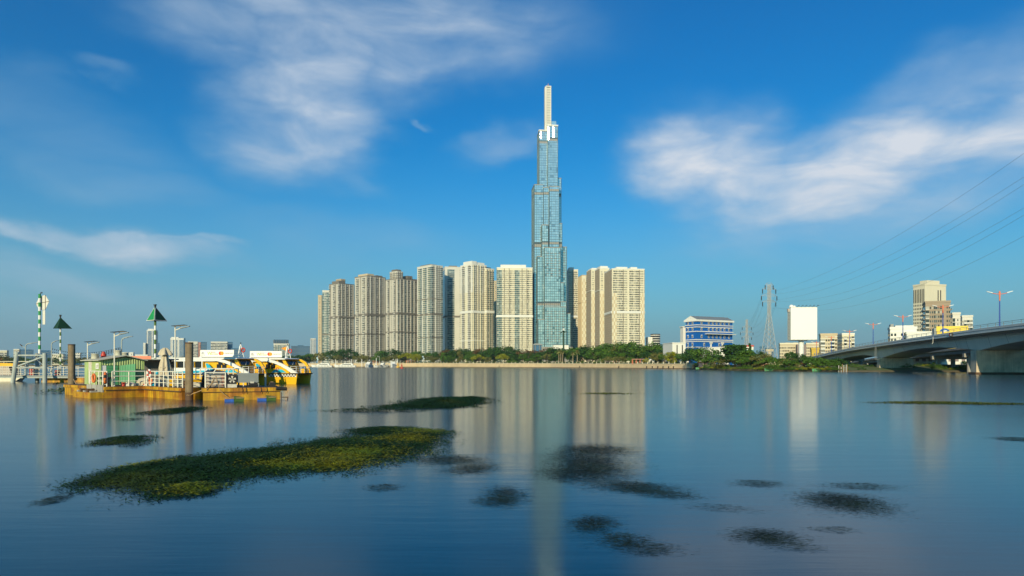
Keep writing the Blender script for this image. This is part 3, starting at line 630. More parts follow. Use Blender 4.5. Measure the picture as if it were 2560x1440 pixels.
SPOTS = [(-50, 'beside the steel gangway frame'), (60, 'beside the hexagon topped marker post'), (130, 'beside the far dark triangle marker'), (200, 'behind the left timber pile'), (260, 'behind the green hut'), (340, 'beyond the green triangle marker'), (430, 'beyond the folded parasol'), (560, 'behind the ferry sign boards'),
         (690, 'behind the front ferry mast'), (735, 'behind the bow of the front ferry'), (792, 'below the narrow beige tower'), (823, 'behind the two long yachts'), (886, 'below the grey balcony tower'), (926, 'behind the dark prowed yacht'), (964, 'beside the small marina lamp'), (1010, 'behind the buoys'), (1047, 'below the penthouse tower'), (1107, 'below the set back grey tower'), (1152, 'below the white topped tower'), (1200, 'below the stepped cream wing'),
         (1243, 'below the broad cream slab'), (1300, 'left of the glass pavilion'), (1340, 'in front of the glass skyscraper'), (1425, 'below the right edge of the skyscraper'), (1467, 'below the chequered towers'), (1512, 'below the broad chequered tower'), (1590, 'near the red pergola'), (1640, 'left of the blue building'), (1705, 'in front of the white annexe'), (1760, 'in front of the blue building'), (1822, 'right of the blue building'), (1880, 'in front of the great pylon'), (1940, 'left of the billboard pole'), (1995, 'at the foot of the billboard'), (2020, 'beside the bridge ramp'), (2100, 'under the bridge'), (2300, 'under the bridge')]
def where(px):
    w = SPOTS[0][1]
    for p, s in SPOTS:
        if px >= p: w = s
    return w
TREES = []     # collected first so that labels can be told apart
LEAFWORD = dict(leaf_dark='dark green', leaf_mid='mid green', leaf_lime='lime green', leaf_olive='olive green', leaf_rust='rust tinged', leaf_palm='pale green')
KINDWORD = dict(round='round tree', spread='spreading tree', slim='slim upright tree', tiers='layered tree', cone='pointed cypress', bush='bushy shrub', open='thin open tree')
def tree(px, ytop, back, kind, leaf, wf=1.0, seed=1, ybase=None):
    p = bank_at(px); d = Vector((p.x, p.y, 0)).normalized(); q = p + d * back
    z = LZ - .85 if px < 1733 else .5 + 2.1 * min(1, max(0, (back - 3) / (.14 * p.length))) - .2
    if px < 1733: z = max(z, wall_top(p) - .6) if back < 14 else z
    if ybase is not None: z = hgt(ybase, q.y)
    TREES.append((q.x, q.y, z, hgt(ytop, q.y) - z, kind, leaf, wf, seed, px))
rngT = random.Random(5)
# tall back row along the park
for px, yt, lf, kd, wf in ((770, 886, 'leaf_mid', 'round', 1.3), (800, 880, 'leaf_olive', 'round', 1.1), (836, 872, 'leaf_dark', 'round', 1.35), (868, 870, 'leaf_dark', 'round', 1.5), (897, 886, 'leaf_olive', 'round', 1.2), (918, 888, 'leaf_olive', 'round', 1.3),
                           (950, 877, 'leaf_mid', 'round', 1.2), (979, 872, 'leaf_dark', 'round', 1.5), (1012, 876, 'leaf_dark', 'round', 1.3), (1046, 876, 'leaf_mid', 'round', 1.2), (1080, 880, 'leaf_mid', 'round', 1.3), (1105, 873, 'leaf_dark', 'round', 1.4), (1132, 869, 'leaf_rust', 'spread', 1.3), (1158, 868, 'leaf_dark', 'spread', 1.4), (1180, 878, 'leaf_dark', 'round', 1.3),
                           (1207, 871, 'leaf_rust', 'round', 1.4), (1236, 866, 'leaf_dark', 'spread', 1.5), (1262, 866, 'leaf_dark', 'round', 1.4), (1290, 869, 'leaf_dark', 'spread', 1.5), (1312, 872, 'leaf_rust', 'round', 1.4), (1338, 876, 'leaf_rust', 'round', 1.3), (1366, 869, 'leaf_rust', 'round', 1.4), (1388, 868, 'leaf_dark', 'round', 1.5),
                           (1425, 863, 'leaf_mid', 'spread', 1.5), (1450, 864, 'leaf_mid', 'spread', 1.4), (1480, 862, 'leaf_dark', 'round', 1.5), (1508, 859, 'leaf_mid', 'round', 1.4), (1537, 853, 'leaf_mid', 'round', 1.5), (1562, 858, 'leaf_olive', 'round', 1.4), (1585, 853, 'leaf_mid', 'round', 1.5), (1612, 854, 'leaf_mid', 'round', 1.5), (1640, 856, 'leaf_mid', 'spread', 1.5), (1668, 864, 'leaf_dark', 'round', 1.4)):
    tree(px, yt + rngT.uniform(-1.5, 1.5), 60 if px > 1100 else 45, kd, lf, wf, rngT.randint(1, 3))
for px in range(1135, 1700, 27):        # second ranks between, darker and lower
    tree(px + rngT.uniform(-5, 5), 877 + rngT.uniform(-4, 4), 38, 'round', rngT.choice(('leaf_dark', 'leaf_dark', 'leaf_mid')), 1.5, rngT.randint(1, 3))
# front row on the promenade
for px, yt, lf, kd, wf in ((785, 893, 'leaf_olive', 'open', 1.1), (812, 890, 'leaf_olive', 'open', 1.1), (846, 886, 'leaf_olive', 'round', 1.2), (908, 892, 'leaf_olive', 'open', 1.1), (940, 893, 'leaf_mid', 'round', 1.4), (966, 890, 'leaf_olive', 'round', 1.4), (986, 884, 'leaf_olive', 'round', 1.2), (1020, 878, 'leaf_lime', 'spread', 1.25), (1040, 884, 'leaf_lime', 'round', 1.1), (1062, 888, 'leaf_olive', 'open', 1.2), (1084, 889, 'leaf_olive', 'round', 1.3), (1108, 880, 'leaf_mid', 'slim', 1.1), (1125, 887, 'leaf_mid', 'round', 1.2), (1150, 876, 'leaf_olive', 'slim', 1.3), (1172, 884, 'leaf_mid', 'round', 1.2),
                           (1196, 884, 'leaf_lime', 'spread', 1.1), (1219, 892, 'leaf_olive', 'round', 1.1), (1255.5, 881, 'leaf_lime', 'spread', .92), (1280, 893, 'leaf_mid', 'bush', 1.2), (1306, 883, 'leaf_mid', 'open', 1.1), (1325, 893, 'leaf_mid', 'spread', 1.4), (1345, 886, 'leaf_mid', 'open', 1.1), (1366, 884, 'leaf_olive', 'open', 1.2), (1500, 895, 'leaf_mid', 'bush', 1.3), (1520, 889, 'leaf_olive', 'spread', 1.3), (1548, 888, 'leaf_olive', 'spread', 1.3), (1578, 892, 'leaf_mid', 'round', 1.1), (1615, 894, 'leaf_lime', 'round', 1.0),
                           (1643, 880, 'leaf_olive', 'round', 1.25), (1662, 883, 'leaf_mid', 'open', 1.3), (1678, 878, 'leaf_lime', 'slim', 1.9), (1697, 882, 'leaf_mid', 'open', 1.4), (1712, 880, 'leaf_mid', 'round', 1.3), (1727, 878, 'leaf_mid', 'round', 1.4)):
    tree(px, yt, 7 if px > 1000 else 9, kd, lf, wf, rngT.randint(1, 3))
# right bank trees
for px, yt, back, lf, kd, wf in ((1745, 865, 14, 'leaf_dark', 'round', 1.5), (1764, 868, 20, 'leaf_mid', 'round', 1.6), (1775, 900, 6, 'leaf_mid', 'bush', 1.3), (1800, 897, 5, 'leaf_olive', 'bush', 1.5), (1785, 905, 3, 'leaf_mid', 'bush', 1.6), (1838, 855, 22, 'leaf_dark', 'tiers', 1.75), (1864, 872, 16, 'leaf_mid', 'tiers', 1.6), (1872, 890, 8, 'leaf_mid', 'spread', 1.3), (1885, 876, 24, 'leaf_dark', 'round', 1.3), (1874.5, 853, 30, 'leaf_dark', 'cone', .9),
                                  (1902, 881, 14, 'leaf_olive', 'round', 1.3), (1922, 889, 10, 'leaf_mid', 'spread', 1.3), (1938, 896, 6, 'leaf_mid', 'bush', 1.1), (1905, 908, 3, 'leaf_olive', 'bush', 1.5), (1955, 893, 40, 'leaf_dark', 'round', 1.3), (1980, 878, 40, 'leaf_dark', 'round', 1.1), (1994, 882, 36, 'leaf_dark', 'round', 1.2), (1977, 897, 7, 'leaf_mid', 'spread', 1.3), (1990, 906, 4, 'leaf_olive', 'bush', 1.2), (2020, 888, 20, 'leaf_mid', 'spread', 1.5), (2038, 890, 12, 'leaf_mid', 'spread', 1.6), (2050, 900, 5, 'leaf_mid', 'spread', 1.7), (2070, 896, 6, 'leaf_mid', 'spread', 1.6), (2085, 903, 4, 'leaf_mid', 'spread', 1.4), (2030, 908, 3, 'leaf_olive', 'bush', 1.6), (2240, 905, 60, 'leaf_mid', 'round', 1.6), (2300, 903, 60, 'leaf_lime', 'round', 1.6), (2340, 906, 50, 'leaf_mid', 'round', 1.7), (2412, 902, 55, 'leaf_dark', 'round', 1.4), (2420, 918, 6, 'leaf_mid', 'bush', 1.4), (2450, 900, 50, 'leaf_mid', 'round', 1.6), (2565, 890, 60, 'leaf_mid', 'round', 1.6)):
    tree(px, yt, back, kd, lf, wf, rngT.randint(1, 3))
# hedges along the promenade and low growth down to the water on the right
for px in range(1012, 1730, 17): tree(px + rngT.uniform(-3, 3), 900.5 + rngT.uniform(-1.5, 2), 9, 'bush', rngT.choice(('leaf_dark', 'leaf_dark', 'leaf_mid', 'leaf_olive')), 1.9, rngT.randint(1, 3))
for px in range(1742, 2110, 13): tree(px + rngT.uniform(-3, 3), rngT.uniform(910, 919), .6, 'bush', rngT.choice(('leaf_mid', 'leaf_olive', 'leaf_mid', 'leaf_lime')), 1.9, rngT.randint(1, 3))
for px in range(1755, 2100, 37): tree(px + rngT.uniform(-9, 9), rngT.uniform(887, 906), 12, 'spread' if px % 3 else 'round', rngT.choice(('leaf_mid', 'leaf_mid', 'leaf_dark', 'leaf_olive')), 1.7, rngT.randint(1, 3))
for px in list(range(2118, 2180, 12)) + list(range(2268, 2430, 13)): tree(px, rngT.uniform(905, 916), rngT.uniform(6, 36), 'bush', rngT.choice(('leaf_mid', 'leaf_lime', 'leaf_dark')), 1.7, rngT.randint(1, 3))
for px in range(-30, 770, 30): tree(px + rngT.uniform(-6, 6), rngT.uniform(899, 904), 5, 'bush', rngT.choice(('leaf_dark', 'leaf_dark', 'leaf_mid')), 2.0, rngT.randint(1, 3))
# far left shore
for px in range(-30, 790, 26):
    tree(px + rngT.uniform(-8, 8), rngT.uniform(889, 898) if px < 690 else rngT.uniform(884, 892), rngT.uniform(10, 40), 'round', rngT.choice(('leaf_dark', 'leaf_dark', 'leaf_mid', 'leaf_olive')), rngT.uniform(1.5, 2.0), rngT.randint(1, 3))
cnt = {}
def tkey(T): return LEAFWORD[T[5]] + ' ' + KINDWORD[T[4]] + ' ' + where(T[8])
TREES.sort(key=lambda T: T[8])
for T in TREES: cnt[tkey(T)] = cnt.get(tkey(T), 0) + 1
seen = {}; ORD = ['first', 'second', 'third', 'fourth', 'fifth', 'sixth', 'seventh', 'eighth', 'ninth', 'tenth', 'eleventh', 'twelfth']
for T in TREES:
    k = tkey(T); seen[k] = seen.get(k, 0) + 1
    lab = k if cnt[k] == 1 else ORD[seen[k] - 1] + ' ' + LEAFWORD[T[5]] + ' ' + KINDWORD[T[4]] + ' from the left ' + where(T[8])
    nm = 'shrub' if T[4] == 'bush' else ('cypress_tree' if T[4] == 'cone' else 'broadleaf_tree')
    plant(T[4], T[5], T[0], T[1], T[2], max(T[3], 1.5), T[6], T[7], nm, lab, 'shrub' if T[4] == 'bush' else 'tree', 'trees and shrubs along the far bank')
# palms
def palm_data(seed):
    rng = random.Random(seed); fb_ = MB()
    for i in range(26):
        a = i * 2.4 + rng.uniform(-.2, .2); up_ = rng.uniform(-.35, 1.0); ln = rng.uniform(.26, .34); prev = Vector((0, 0, .80)); d = Vector((math.cos(a) * math.cos(up_), math.sin(a) * math.cos(up_), math.sin(up_)))
        side = Vector((-math.sin(a), math.cos(a), 0))
        for s in range(4):
            nx_ = prev + d * ln / 4; w0 = .06 * (1 - s / 5); w1 = .06 * (1 - (s + 1) / 4.2)
            fb_.face([prev - side * w0, nx_ - side * w1, nx_ + side * w1, prev + side * w0]); prev = nx_; d = (d + Vector((0, 0, -.32))).normalized()
    tb = MB(); tb.tube((0, 0, 0), (.01, 0, .4), .034, .026, n=8, cap=False); tb.tube((.01, 0, .4), (0, 0, .82), .026, .022, n=8)
    return fb_.data('fronds', M['leaf_palm']), tb.data('trunk', M['palm_bark'])
PALM = [palm_data(3), palm_data(8)]
def palm(px, yt, label, back=8, i=0):
    p = bank_at(px); q = p + Vector((p.x, p.y, 0)).normalized() * back; z = wall_top(p) - .5; h = (hgt(yt, q.y) - z) / 1.06
    t = thing('palm_tree', label, 'palm tree', (q.x, q.y, z), i * 1.3, 'palms on the promenade'); t.scale = (h * .92, h * .92, h)
    for nm, me in zip(('fronds', 'trunk'), PALM[i % 2]):
        c = bpy.data.objects.new(nm, me); col.objects.link(c); c.parent = t
for i, (px, yt, lab) in enumerate(((1397, 871, 'left palm of the close group of three below the skyscraper'), (1402, 869.5, 'middle palm of the close group of three below the skyscraper'), (1407, 872, 'right palm of the close group of three below the skyscraper'), (1432.5, 874, 'left and shorter palm of the pair right of the skyscraper'), (1443, 870, 'right and taller palm of the pair right of the skyscraper'), (796, 878, 'ragged palm behind the first long yacht'), (905, 884, 'palm with a bare trunk behind the marina lamp posts'))):
    palm(px, yt, lab, 8, i)
# the mast dressed as a palm
p = bank_at(1409); q = p + Vector((p.x, p.y, 0)).normalized() * 40
mt = thing('mast_palm', 'tall dark antenna mast dressed as a palm before the skyscraper', 'antenna mast', (q.x, q.y, 2.5))
tb = MB(); hz_ = hgt(826, q.y) - 2.5; tb.tube((0, 0, 0), (0, 0, hz_), .9, .7); tb.build('mast', M['green_dark'], mt)
fm_ = MB(); rng = random.Random(4)
for i in range(22):
    a = i * 2.4; d = Vector((math.cos(a), math.sin(a), rng.uniform(-.2, .6))); s_ = Vector((-math.sin(a), math.cos(a), 0)); p0 = Vector((0, 0, hz_ - 1.5)); p1 = p0 + d * 2.4; p2 = p1 + Vector((d.x, d.y, d.z - .7)) * 1.8
    fm_.face([p0 - s_ * .2, p1 - s_ * .45, p1 + s_ * .45, p0 + s_ * .2]); fm_.face([p1 - s_ * .45, p2 - s_ * .08, p2 + s_ * .08, p1 + s_ * .45])
fm_.build('fronds', M['leaf_dark'], mt)
ap = MB()
for i in range(4): ap.box(-1.0 + .5 * i, -.7 + .5 * i, -.8, -.5, hz_ - .3, hz_ + 2.0)
ap.build('antenna_panel', M['white'], mt)
# ------------------------------------------------------------------ other buildings (far and near)
M['ochre'] = mat('ochre_render', (.60, .40, .06), .8, var=.1)
def block(name, label, cat, pxL, pxR, ytop, D, depth, mats, front, side=None, deg=0, grp=None, fh=3.3, bands=True, crown=(), pxC=None, refuges=()):
    if abs(deg) <= 8: deg = -math.degrees(math.atan(((pxL + pxR) / 2 - 1280) / 1706.7)) * .8
    if pxC is None:
        pxC = pxL
        if depth:
            a0, b0 = pxL, pxR
            for _ in range(3):
                C, W, Lf = solve(a0, a0, b0, D, R(deg)); u_ = Vector((math.cos(R(deg)), math.sin(R(deg)), 0)); v_ = Vector((-u_.y, u_.x, 0)); pxo = lambda p: 1280 + p.x / p.y * 1706.7
                p3_, p2_ = C + v_ * depth, C + u_ * W + v_ * depth
                a0 += (pxL - min(a0, pxo(p3_))) * .9; b0 -= (max(b0, pxo(p2_)) - pxR) * .9
                if b0 - a0 < (pxR - pxL) * .5: a0 = pxL + (pxR - pxL) * .25; b0 = pxR - (pxR - pxL) * .1; break
            pxC = a0; pxR = b0; pxL = a0
    C, W, Lf = solve(pxL, pxC, pxR, D, R(deg)); Lf = depth if depth else min(max(abs(Lf), 8), 60)
    t = tower(name, label, C, R(deg), W, Lf, hgt(ytop, D), front, side or front, mats, grp, fh=fh, bands=bands, crown=crown, refuges=refuges)
    t['category'] = cat; return t
OFF = dict(wall=M['blueglass'], fin=M['bronze'], glass=M['blueglass'], win=M['win_dark'], band=M['panel_grey'], parapet=M['blueglass'])
WHT = dict(wall=M['white_wall'], fin=M['bronze'], win=M['win_dark'], band=M['white_wall'], balc=M['white_wall'], parapet=M['white_wall'], glass=M['blueglass'])
GF = 'distant buildings along the left shore'
t = block('tower_block', 'white tower with rounded balconies behind the green triangle marker', 'apartment tower', 365, 391, 826, 2000, 26, WHT, 'wsggggg', 'bb', 20, GF, crown=((.1, .7, .1, .8, 5, 'white_wall'),), pxC=367)
block('tower_block', 'lower left shoulder of the white tower behind the green marker', 'apartment tower', 358, 367, 858, 1990, 24, WHT, 'sw', 'w', 20, GF)
block('tower_block', 'lower glazed right shoulder of the white tower behind the green marker', 'apartment tower', 391, 399, 858, 2010, 24, OFF, 'gg', 'g', 20, GF)
block('tower_block', 'half white half glass tower between the parasol and the solar lamp', 'apartment tower', 424, 459, 846, 1900, 26, WHT, 'wwsgggg', 'ww', 15, GF, crown=((.05, .6, .1, .8, 4, 'white_wall'),), pxC=426)
block('apartment_block', 'gridded grey block just right of the near pile', 'apartment block', 470, 496, 855, 1500, 18, PALE, 'bb', 'ww', 6, GF)
block('apartment_block', 'salmon strip of a block between gridded and blue blocks', 'apartment block', 496, 503, 857, 1480, 16, dict(BGE, wall=M['salmon'], band=M['salmon'], parapet=M['salmon']), 'sw', 'w', 6, GF)
block('office_block', 'plain dark blue block beside the salmon strip', 'office block', 503, 517, 856, 1470, 18, OFF, 'gg', 'g', 6, GF)
block('apartment_block', 'wide grey block with balcony rows behind the rear ferry sign', 'apartment block', 527, 570, 855, 1450, 20, PALE, 'bbbb', 'ww', 6, GF)
block('office_block', 'dark glazed end of the wide grey balcony block', 'office block', 565, 582, 856, 1490, 20, OFF, 'gg', 'g', 6, GF)
block('office_block', 'low blue glass office behind the gap between the ferry signs', 'office block', 578, 609, 872, 1350, 20, OFF, 'ggg', 'g', 4, GF)
block('office_block', 'pale office with a dark blue glass crown behind the front ferry mast', 'office block', 684, 724, 860, 1500, 24, GLS, 'gpgpgpg', 'g', 5, GF, crown=((.0, .96, .05, .9, 10, 'blueglass'),))
block('office_block', 'long blue grey glass office right of the front ferry mast', 'office block', 728, 775, 866, 1650, 25, OFF, 'gggg', 'g', 3, GF, crown=((.35, .65, .1, .8, 3, 'blueglass'),))
block('tower_block', 'slender mauve grey tower left of the narrow beige tower', 'apartment tower', 776, 790.5, 847, 1800, 24, dict(PALE, wall=M['mauve'], glass=M['blueglass']), 'pgp', 'w', 3, GF)
block('white_house', 'white low building behind the far dark triangle marker', 'house', 130, 163, 886, 1150, 25, CRM, 'sw', 's', 4, GF, bands=False)
block('glass_house', 'blue grey windowed block beside the white low building', 'house', 163, 176, 890, 1140, 20, OFF, 'gg', 'g', 4, GF)
block('office_block', 'dark blue block behind the hexagon topped marker', 'office block', 101, 127, 877, 1300, 25, OFF, 'gg', 'g', 0, GF)
block('office_block', 'cream roofed block left of the hexagon topped marker', 'office block', 34, 52, 874, 1250, 20, CRM, 'wb', 'w', 4, GF)
block('office_block', 'long blue grey block left of the marker', 'office block', 52, 84, 875, 1350, 20, OFF, 'ggg', 'g', 2, GF)
block('white_house', 'cream terraced house at the left edge of the photo', 'house', -12, 22, 877, 1120, 22, CRM, 'bwb', 'w', 6, GF)
block('white_house', 'white house behind the roof of the green hut', 'house', 300, 336, 882, 1200, 20, WHT, 'sws', 's', 4, GF, bands=False)
block('white_house', 'cream hall left of the tower behind the green marker', 'house', 338, 372, 888, 1180, 20, WHT, 'ssw', 's', 4, GF, bands=False)
block('white_house', 'cream hall with a dark window behind the folded parasol', 'house', 398, 418, 891, 1180, 20, WHT, 'sw', 's', 4, GF, bands=False)
block('white_house', 'small white house left of the green hut', 'house', 186, 204, 884, 1160, 20, WHT, 'sw', 's', 4, GF, bands=False)
# red roofed house, lower left
C = place(2, 1060); t = thing('red_roof_house', 'low house with a red tiled roof at the left edge', 'house', (C.x - 4, C.y, 2.6), .1)
mb = MB(); mb.box(-6, 16, -5, 5, 0, 7); mb.build('wall', M['cream'], t); mb = MB(); mb.slab([(-7, 7), (17, 7), (11, 13), (-1, 13)], -6, 6); mb.build('roof', M['roof_red'], t)
mb = MB()
for i in range(5): mb.box(-4 + i * 4, -2 + i * 4, -5.06, -4.9, 2.5, 5)
mb.build('windows', M['win_dark'], t, 'stuff')
# round white office far right of the cream towers
D = 1000; C = place(1634, D); t = thing('round_office', 'far white drum shaped office with ringed floors right of the towers', 'office block', (C.x, C.y, 0))
mb = MB(); gl = MB()
for i in range(10):
    z = 18 + i * 3.4
    if z > hgt(836, D): break
    mb.lathe((2.5, 0, z), [(7.2, 0), (7.6, .1), (7.6, 1.1), (7.2, 1.2)], 20)
mb.build('floor_rings', M['white_wall'], t); gl.lathe((2.5, 0, 2.5), [(7.0, 0), (7.0, hgt(835, D) - 2.5)], 20); gl.build('glass_drum', M['glass_dark'], t)
mb = MB(); mb.box(-10, -3, -5, 8, 2.5, hgt(843, D))
for i in range(9): mb.box(-10.4, -2.8, -5.4, -4.9, 14 + i * 3.3, 15.4 + i * 3.3)
mb.build('wing', M['white_wall'], t)

# ------------------------------------------------------------------ the blue building
D = 480; th = R(28); C, W, Lf = solve(1714, 1742, 1831, D, th); z0 = 2.6
Z = lambda y: hgt(y, D)
bb = thing('blue_building', 'bright blue building with white window trim and grey gable roof', 'building', (C.x, C.y, 0))
u = Vector((math.cos(th), math.sin(th), 0)); v = Vector((-math.sin(th), math.cos(th), 0)); P = lambda a, b: (u.x * a + v.x * b, u.y * a + v.y * b)
mb = MB(); mb.prism([P(0, 0), P(W, 0), P(W, Lf), P(0, Lf)], 2, Z(802)); mb.build('wall', M['blue_wall'], bb)
for yb0, yb1 in ((813.0, 811.2), (818.2, 816.4), (829.3, 827.3), (850, 848), (854.2, 852.4), (868.5, 867)):
    cb = MB()
    cb.obox((0, 0), u, (u.y, -u.x), -.5, W + .3, -.1, .5, Z(yb0), Z(yb1)); p3 = v * Lf; cb.obox((p3.x, p3.y), -v, (-v.y, v.x), 0, Lf, -.1, .497, Z(yb0) + .004, Z(yb1) - .004)
    cb.build('cornice', M['white_wall'], bb)
def win(o, d, n, a, zb, w=1.15, h=2.0, hood=True):
    f = MB(); f.obox(o, d, n, a - w / 2 - .14, a + w / 2 + .14, 0, .16, zb - .14, zb + h + .14); fo = f.build('window', M['white_wall'], bb)
    g = MB(); g.oquad(o, d, n, a - w / 2, a - .06, .17, zb, zb + h); g.oquad(o, d, n, a + .06, a + w / 2, .17, zb, zb + h); g.build('pane', M['glass_dark'], fo)
    hd = MB(); hd.obox(o, d, n, a - w / 2 - .2, a + w / 2 + .2, 0, .3, zb + h + .30, zb + h + .62); hd.build('hood', M['white_wall'], fo)
nu = (u.y, -u.x); nv = (-v.y, v.x); p3 = v * Lf
for row, yy in ((0, 810.5), (1, 827 - .6), (2, 845)):
    for fx in (.13, .33, .44, .55, .66, .77, .90): win((0, 0), u, nu, W * fx, Z(yy) + .3, h=1.45)
    for fx in (.22, .62): win((p3.x, p3.y), -v, nv, Lf * fx, Z(yy) + .3, h=1.45)
for fx in (.22, .62): win((p3.x, p3.y), -v, nv, Lf * fx, Z(864), h=1.6); win((p3.x, p3.y), -v, nv, Lf * fx, Z(873), h=1.4)
for fx in (.2, .62): win((0, 0), u, nu, W * fx, Z(864), h=1.4)
ev = MB(); q = [P(-.9, -.9), P(W + .9, -.9), P(W + .9, Lf + .9), P(-.9, Lf + .9)]; ev.prism(q, Z(802) - .3, Z(798.5)); ev.build('eaves', M['white_wall'], bb)
e = Z(798.5) + .004; rz = Z(788.5); A = [Vector((*P(-.7, -.7), e)), Vector((*P(W + .7, -.7), e)), Vector((*P(W + .7, Lf + .7), e)), Vector((*P(-.7, Lf + .7), e)), Vector((*P(-.7, Lf / 2), rz)), Vector((*P(W + .7, Lf / 2), rz))]
rf = MB(); rf.face([A[0], A[1], A[5], A[4]]); rf.face([A[2], A[3], A[4], A[5]]); rf.build('roof', M['panel_grey'], bb)
gb_ = MB(); gb_.face([A[3], A[0], A[4]]); gb_.face([A[1], A[2], A[5]]); gb_.build('gable', M['white_wall'], bb)
cn = MB(); cn.obox((0, 0), u, nu, W * .22, W + .6, .1, 3.0, Z(835), Z(833.5)); cn.build('awning', M['white_wall'], bb)
for fx in (.38, .70):
    pc_ = MB(); pc_.obox((0, 0), u, nu, W * fx - .5, W * fx + .5, .05, .7, 2.5, Z(858)); pc_.obox((0, 0), u, nu, W * fx - 1.1, W * fx + 1.1, .05, 1.0, Z(858), Z(855)); pc_.build('pilaster', M['white_wall'], bb)
C2 = place(1709, 500); wt = thing('white_annexe', 'narrow white shaft attached at the left of the blue building', 'building', (C2.x, C2.y, 0), R(10))
mb = MB(); mb.box(-.4, 2.0, 0, 5, 2, hgt(817, 500)); mb.build('wall', M['white_wall'], wt); mb = MB(); mb.box(-1.2, 2.3, -.3, 5, hgt(818, 500), hgt(816, 500)); mb.build('roof', M['white_wall'], wt)
def panel_block(label, pxL, pxR, yt, D, dep, ribs, deg=6):
    C = place(pxL, D); w = (pxR - pxL) / 1706.7 * D / math.cos(R(deg)); t = thing('white_annexe', label, 'building', (C.x, C.y, 0), R(deg)); zt = hgt(yt, D)
    mb = MB(); mb.box(0, w, 0, dep, 2, zt); mb.build('wall', M['white_wall'], t)
    mb = MB(); mb.box(-.3, w + .3, -.3, dep, zt, zt + .5); mb.build('coping', M['white_wall'], t)
    for r_ in ribs: b = MB(); b.box(w * r_ - .35, w * r_ + .35, -.12, .1, 3, zt - 1.2); b.build('slot_window', M['glass_dark'], t)
    for k in range(1, 5): b = MB(); b.box(w * k / 5 - .05, w * k / 5 + .05, -.06, .1, 2.5, zt - .2); b.build('panel_joint', M['lgrey_wall'], t)
panel_block('white panelled block with dark slots left of the blue building', 1681, 1715, 858, 470, 20, (.35, .75))
panel_block('white panelled block with dark slots in front of the blue building', 1770, 1801, 870, 400, 15, (.45, .85), 4)
panel_block('low white hall right of the slotted block before the blue building', 1803, 1822, 868, 420, 15, (), 4)
# low houses on the right bank
def shed(label, px, D, w, h, d, wallm, roofm, rz=0.0, pitch=1.2, name='riverside_shed'):
    C = place(px, D); t = thing(name, label, 'house', (C.x, C.y, 1.3 if D < 400 else 2.2), rz)
    mb = MB(); mb.box(-w / 2, w / 2, -d / 2, d / 2, 0, h); mb.build('wall', M[wallm], t)
    mb = MB(); mb.slab([(-w / 2 - .4, h), (w / 2 + .4, h), (w / 2 + .4, h + .15), (0, h + pitch), (-w / 2 - .4, h + .15)], -d / 2 - .4, d / 2 + .4); mb.build('roof', M[roofm], t)
    for k in range(int(w / 3.2)):
        b = MB(); x = -w / 2 + 1.6 + k * 3.2; b.box(x - .6, x + .6, -d / 2 - .05, -d / 2 + .05, h * .35, h * .8); b.build('window', M['glass_dark'], t)
shed('cream shed with a shallow roof left of the billboard pole', 1957, 318, 12, 3.0, 8, 'cream', 'roof_sheet', .05)
shed('grey roofed shed among shrubs behind the billboard pole', 1988, 345, 14, 3.6, 8, 'lgrey_wall', 'panel_grey', -.05)
shed('pink walled shack on the right bank below the pylon', 1890, 322, 16, 1.8, 6, 'salmon', 'roof_sheet', .0)
shed('rusty shack at the water beside the billboard foot', 1996, 292, 7, 1.4, 4, 'cream', 'roof_red', .1)
shed('brown shack half hidden by shrubs under the blue building', 1768, 392, 8, 2.6, 6, 'mauve', 'roof_red', .1)
shed('long white shop front behind the promenade trees near the pergola', 1640, 520, 24, 4.8, 8, 'white_wall', 'blue_wall', -.1, .5)
shed('white and blue kiosk row at the right end of the promenade', 1688, 490, 18, 4.8, 8, 'white_wall', 'blue_wall', -.15, .5)
# bank clutter: fishing net frames and stakes
for i, (px, lab) in enumerate(((1750, 'green net frame at the water below the blue building'), (1926, 'green net frame at the water below the pylon'), (2046, 'green net frame at the water near the bridge'))):
    p = bank_at(px); t = thing('net_frame', lab, 'net', (p.x, p.y, 0), .1, 'green net frames on the right bank')
    mb = MB(); mb.box(-2.6, 2.6, -.05, .05, .1, 1.1); mb.build('net', M['hut_door'], t)
    mb = MB()
    for k in range(6): mb.tube((-2.6 + k * 1.04, -.1, -.3), (-2.6 + k * 1.04, -.1, 1.3), .07)
    mb.build('stake', M['bark'], t)
rng = random.Random(9)
for i in range(8):
    px = 2095 + i * 3.1; p = bank_at(px); t = MB(); h = rng.uniform(1.6, 2.8); t.tube((0, 0, -.4), (rng.uniform(-.1, .1), 0, h), .09); t.tube((0, 0, h), (0, 0, h + .18), .12)
    o = t.build('bank_stake', M['rope'] if i % 2 else M['white']); o.location = (p.x, p.y - .6, 0); tag(o, ORD[i] + ' stake from the left in the row before the bridge', 'stake', 'wooden stakes in the water by the bridge')
# green and red block, glass offices and flats far right
block('office_block', 'green fronted block with a red roof edge behind the cypress', 'office block', 1852, 1884, 866, 640, 14, dict(WHT, wall=M['white_wall'], band=M['hut_door'], parapet=M['red']), 'gWg', 'w', 5)
block('office_block', 'slim blue glass office just left of the great pylon legs', 'office block', 1899, 1911, 868, 900, 16, OFF, 'gg', 'g', 4)
block('office_block', 'blue glass office with a cream centre between the pylon legs', 'office block', 1913, 1934, 872, 880, 16, dict(OFF, wall=M['beige']), 'gssg', 'g', 4)
block('apartment_block', 'long pale cream block left of the billboard pole', 'apartment block', 1944, 1996, 860, 760, 18, dict(BGE, parapet=M['cream'], band=M['cream']), 'wwww', 'ww', 4, crown=((.3, .55, .2, .8, 1.6, 'beige'), (.75, .95, .2, .8, 1.6, 'beige')), pxC=1950)
block('apartment_block', 'mauve block seen just behind the billboard pole', 'apartment block', 1990, 2015, 864, 740, 16, dict(BGE, wall=M['mauve'], band=M['mauve'], parapet=M['mauve']), 'css', 's', 0)
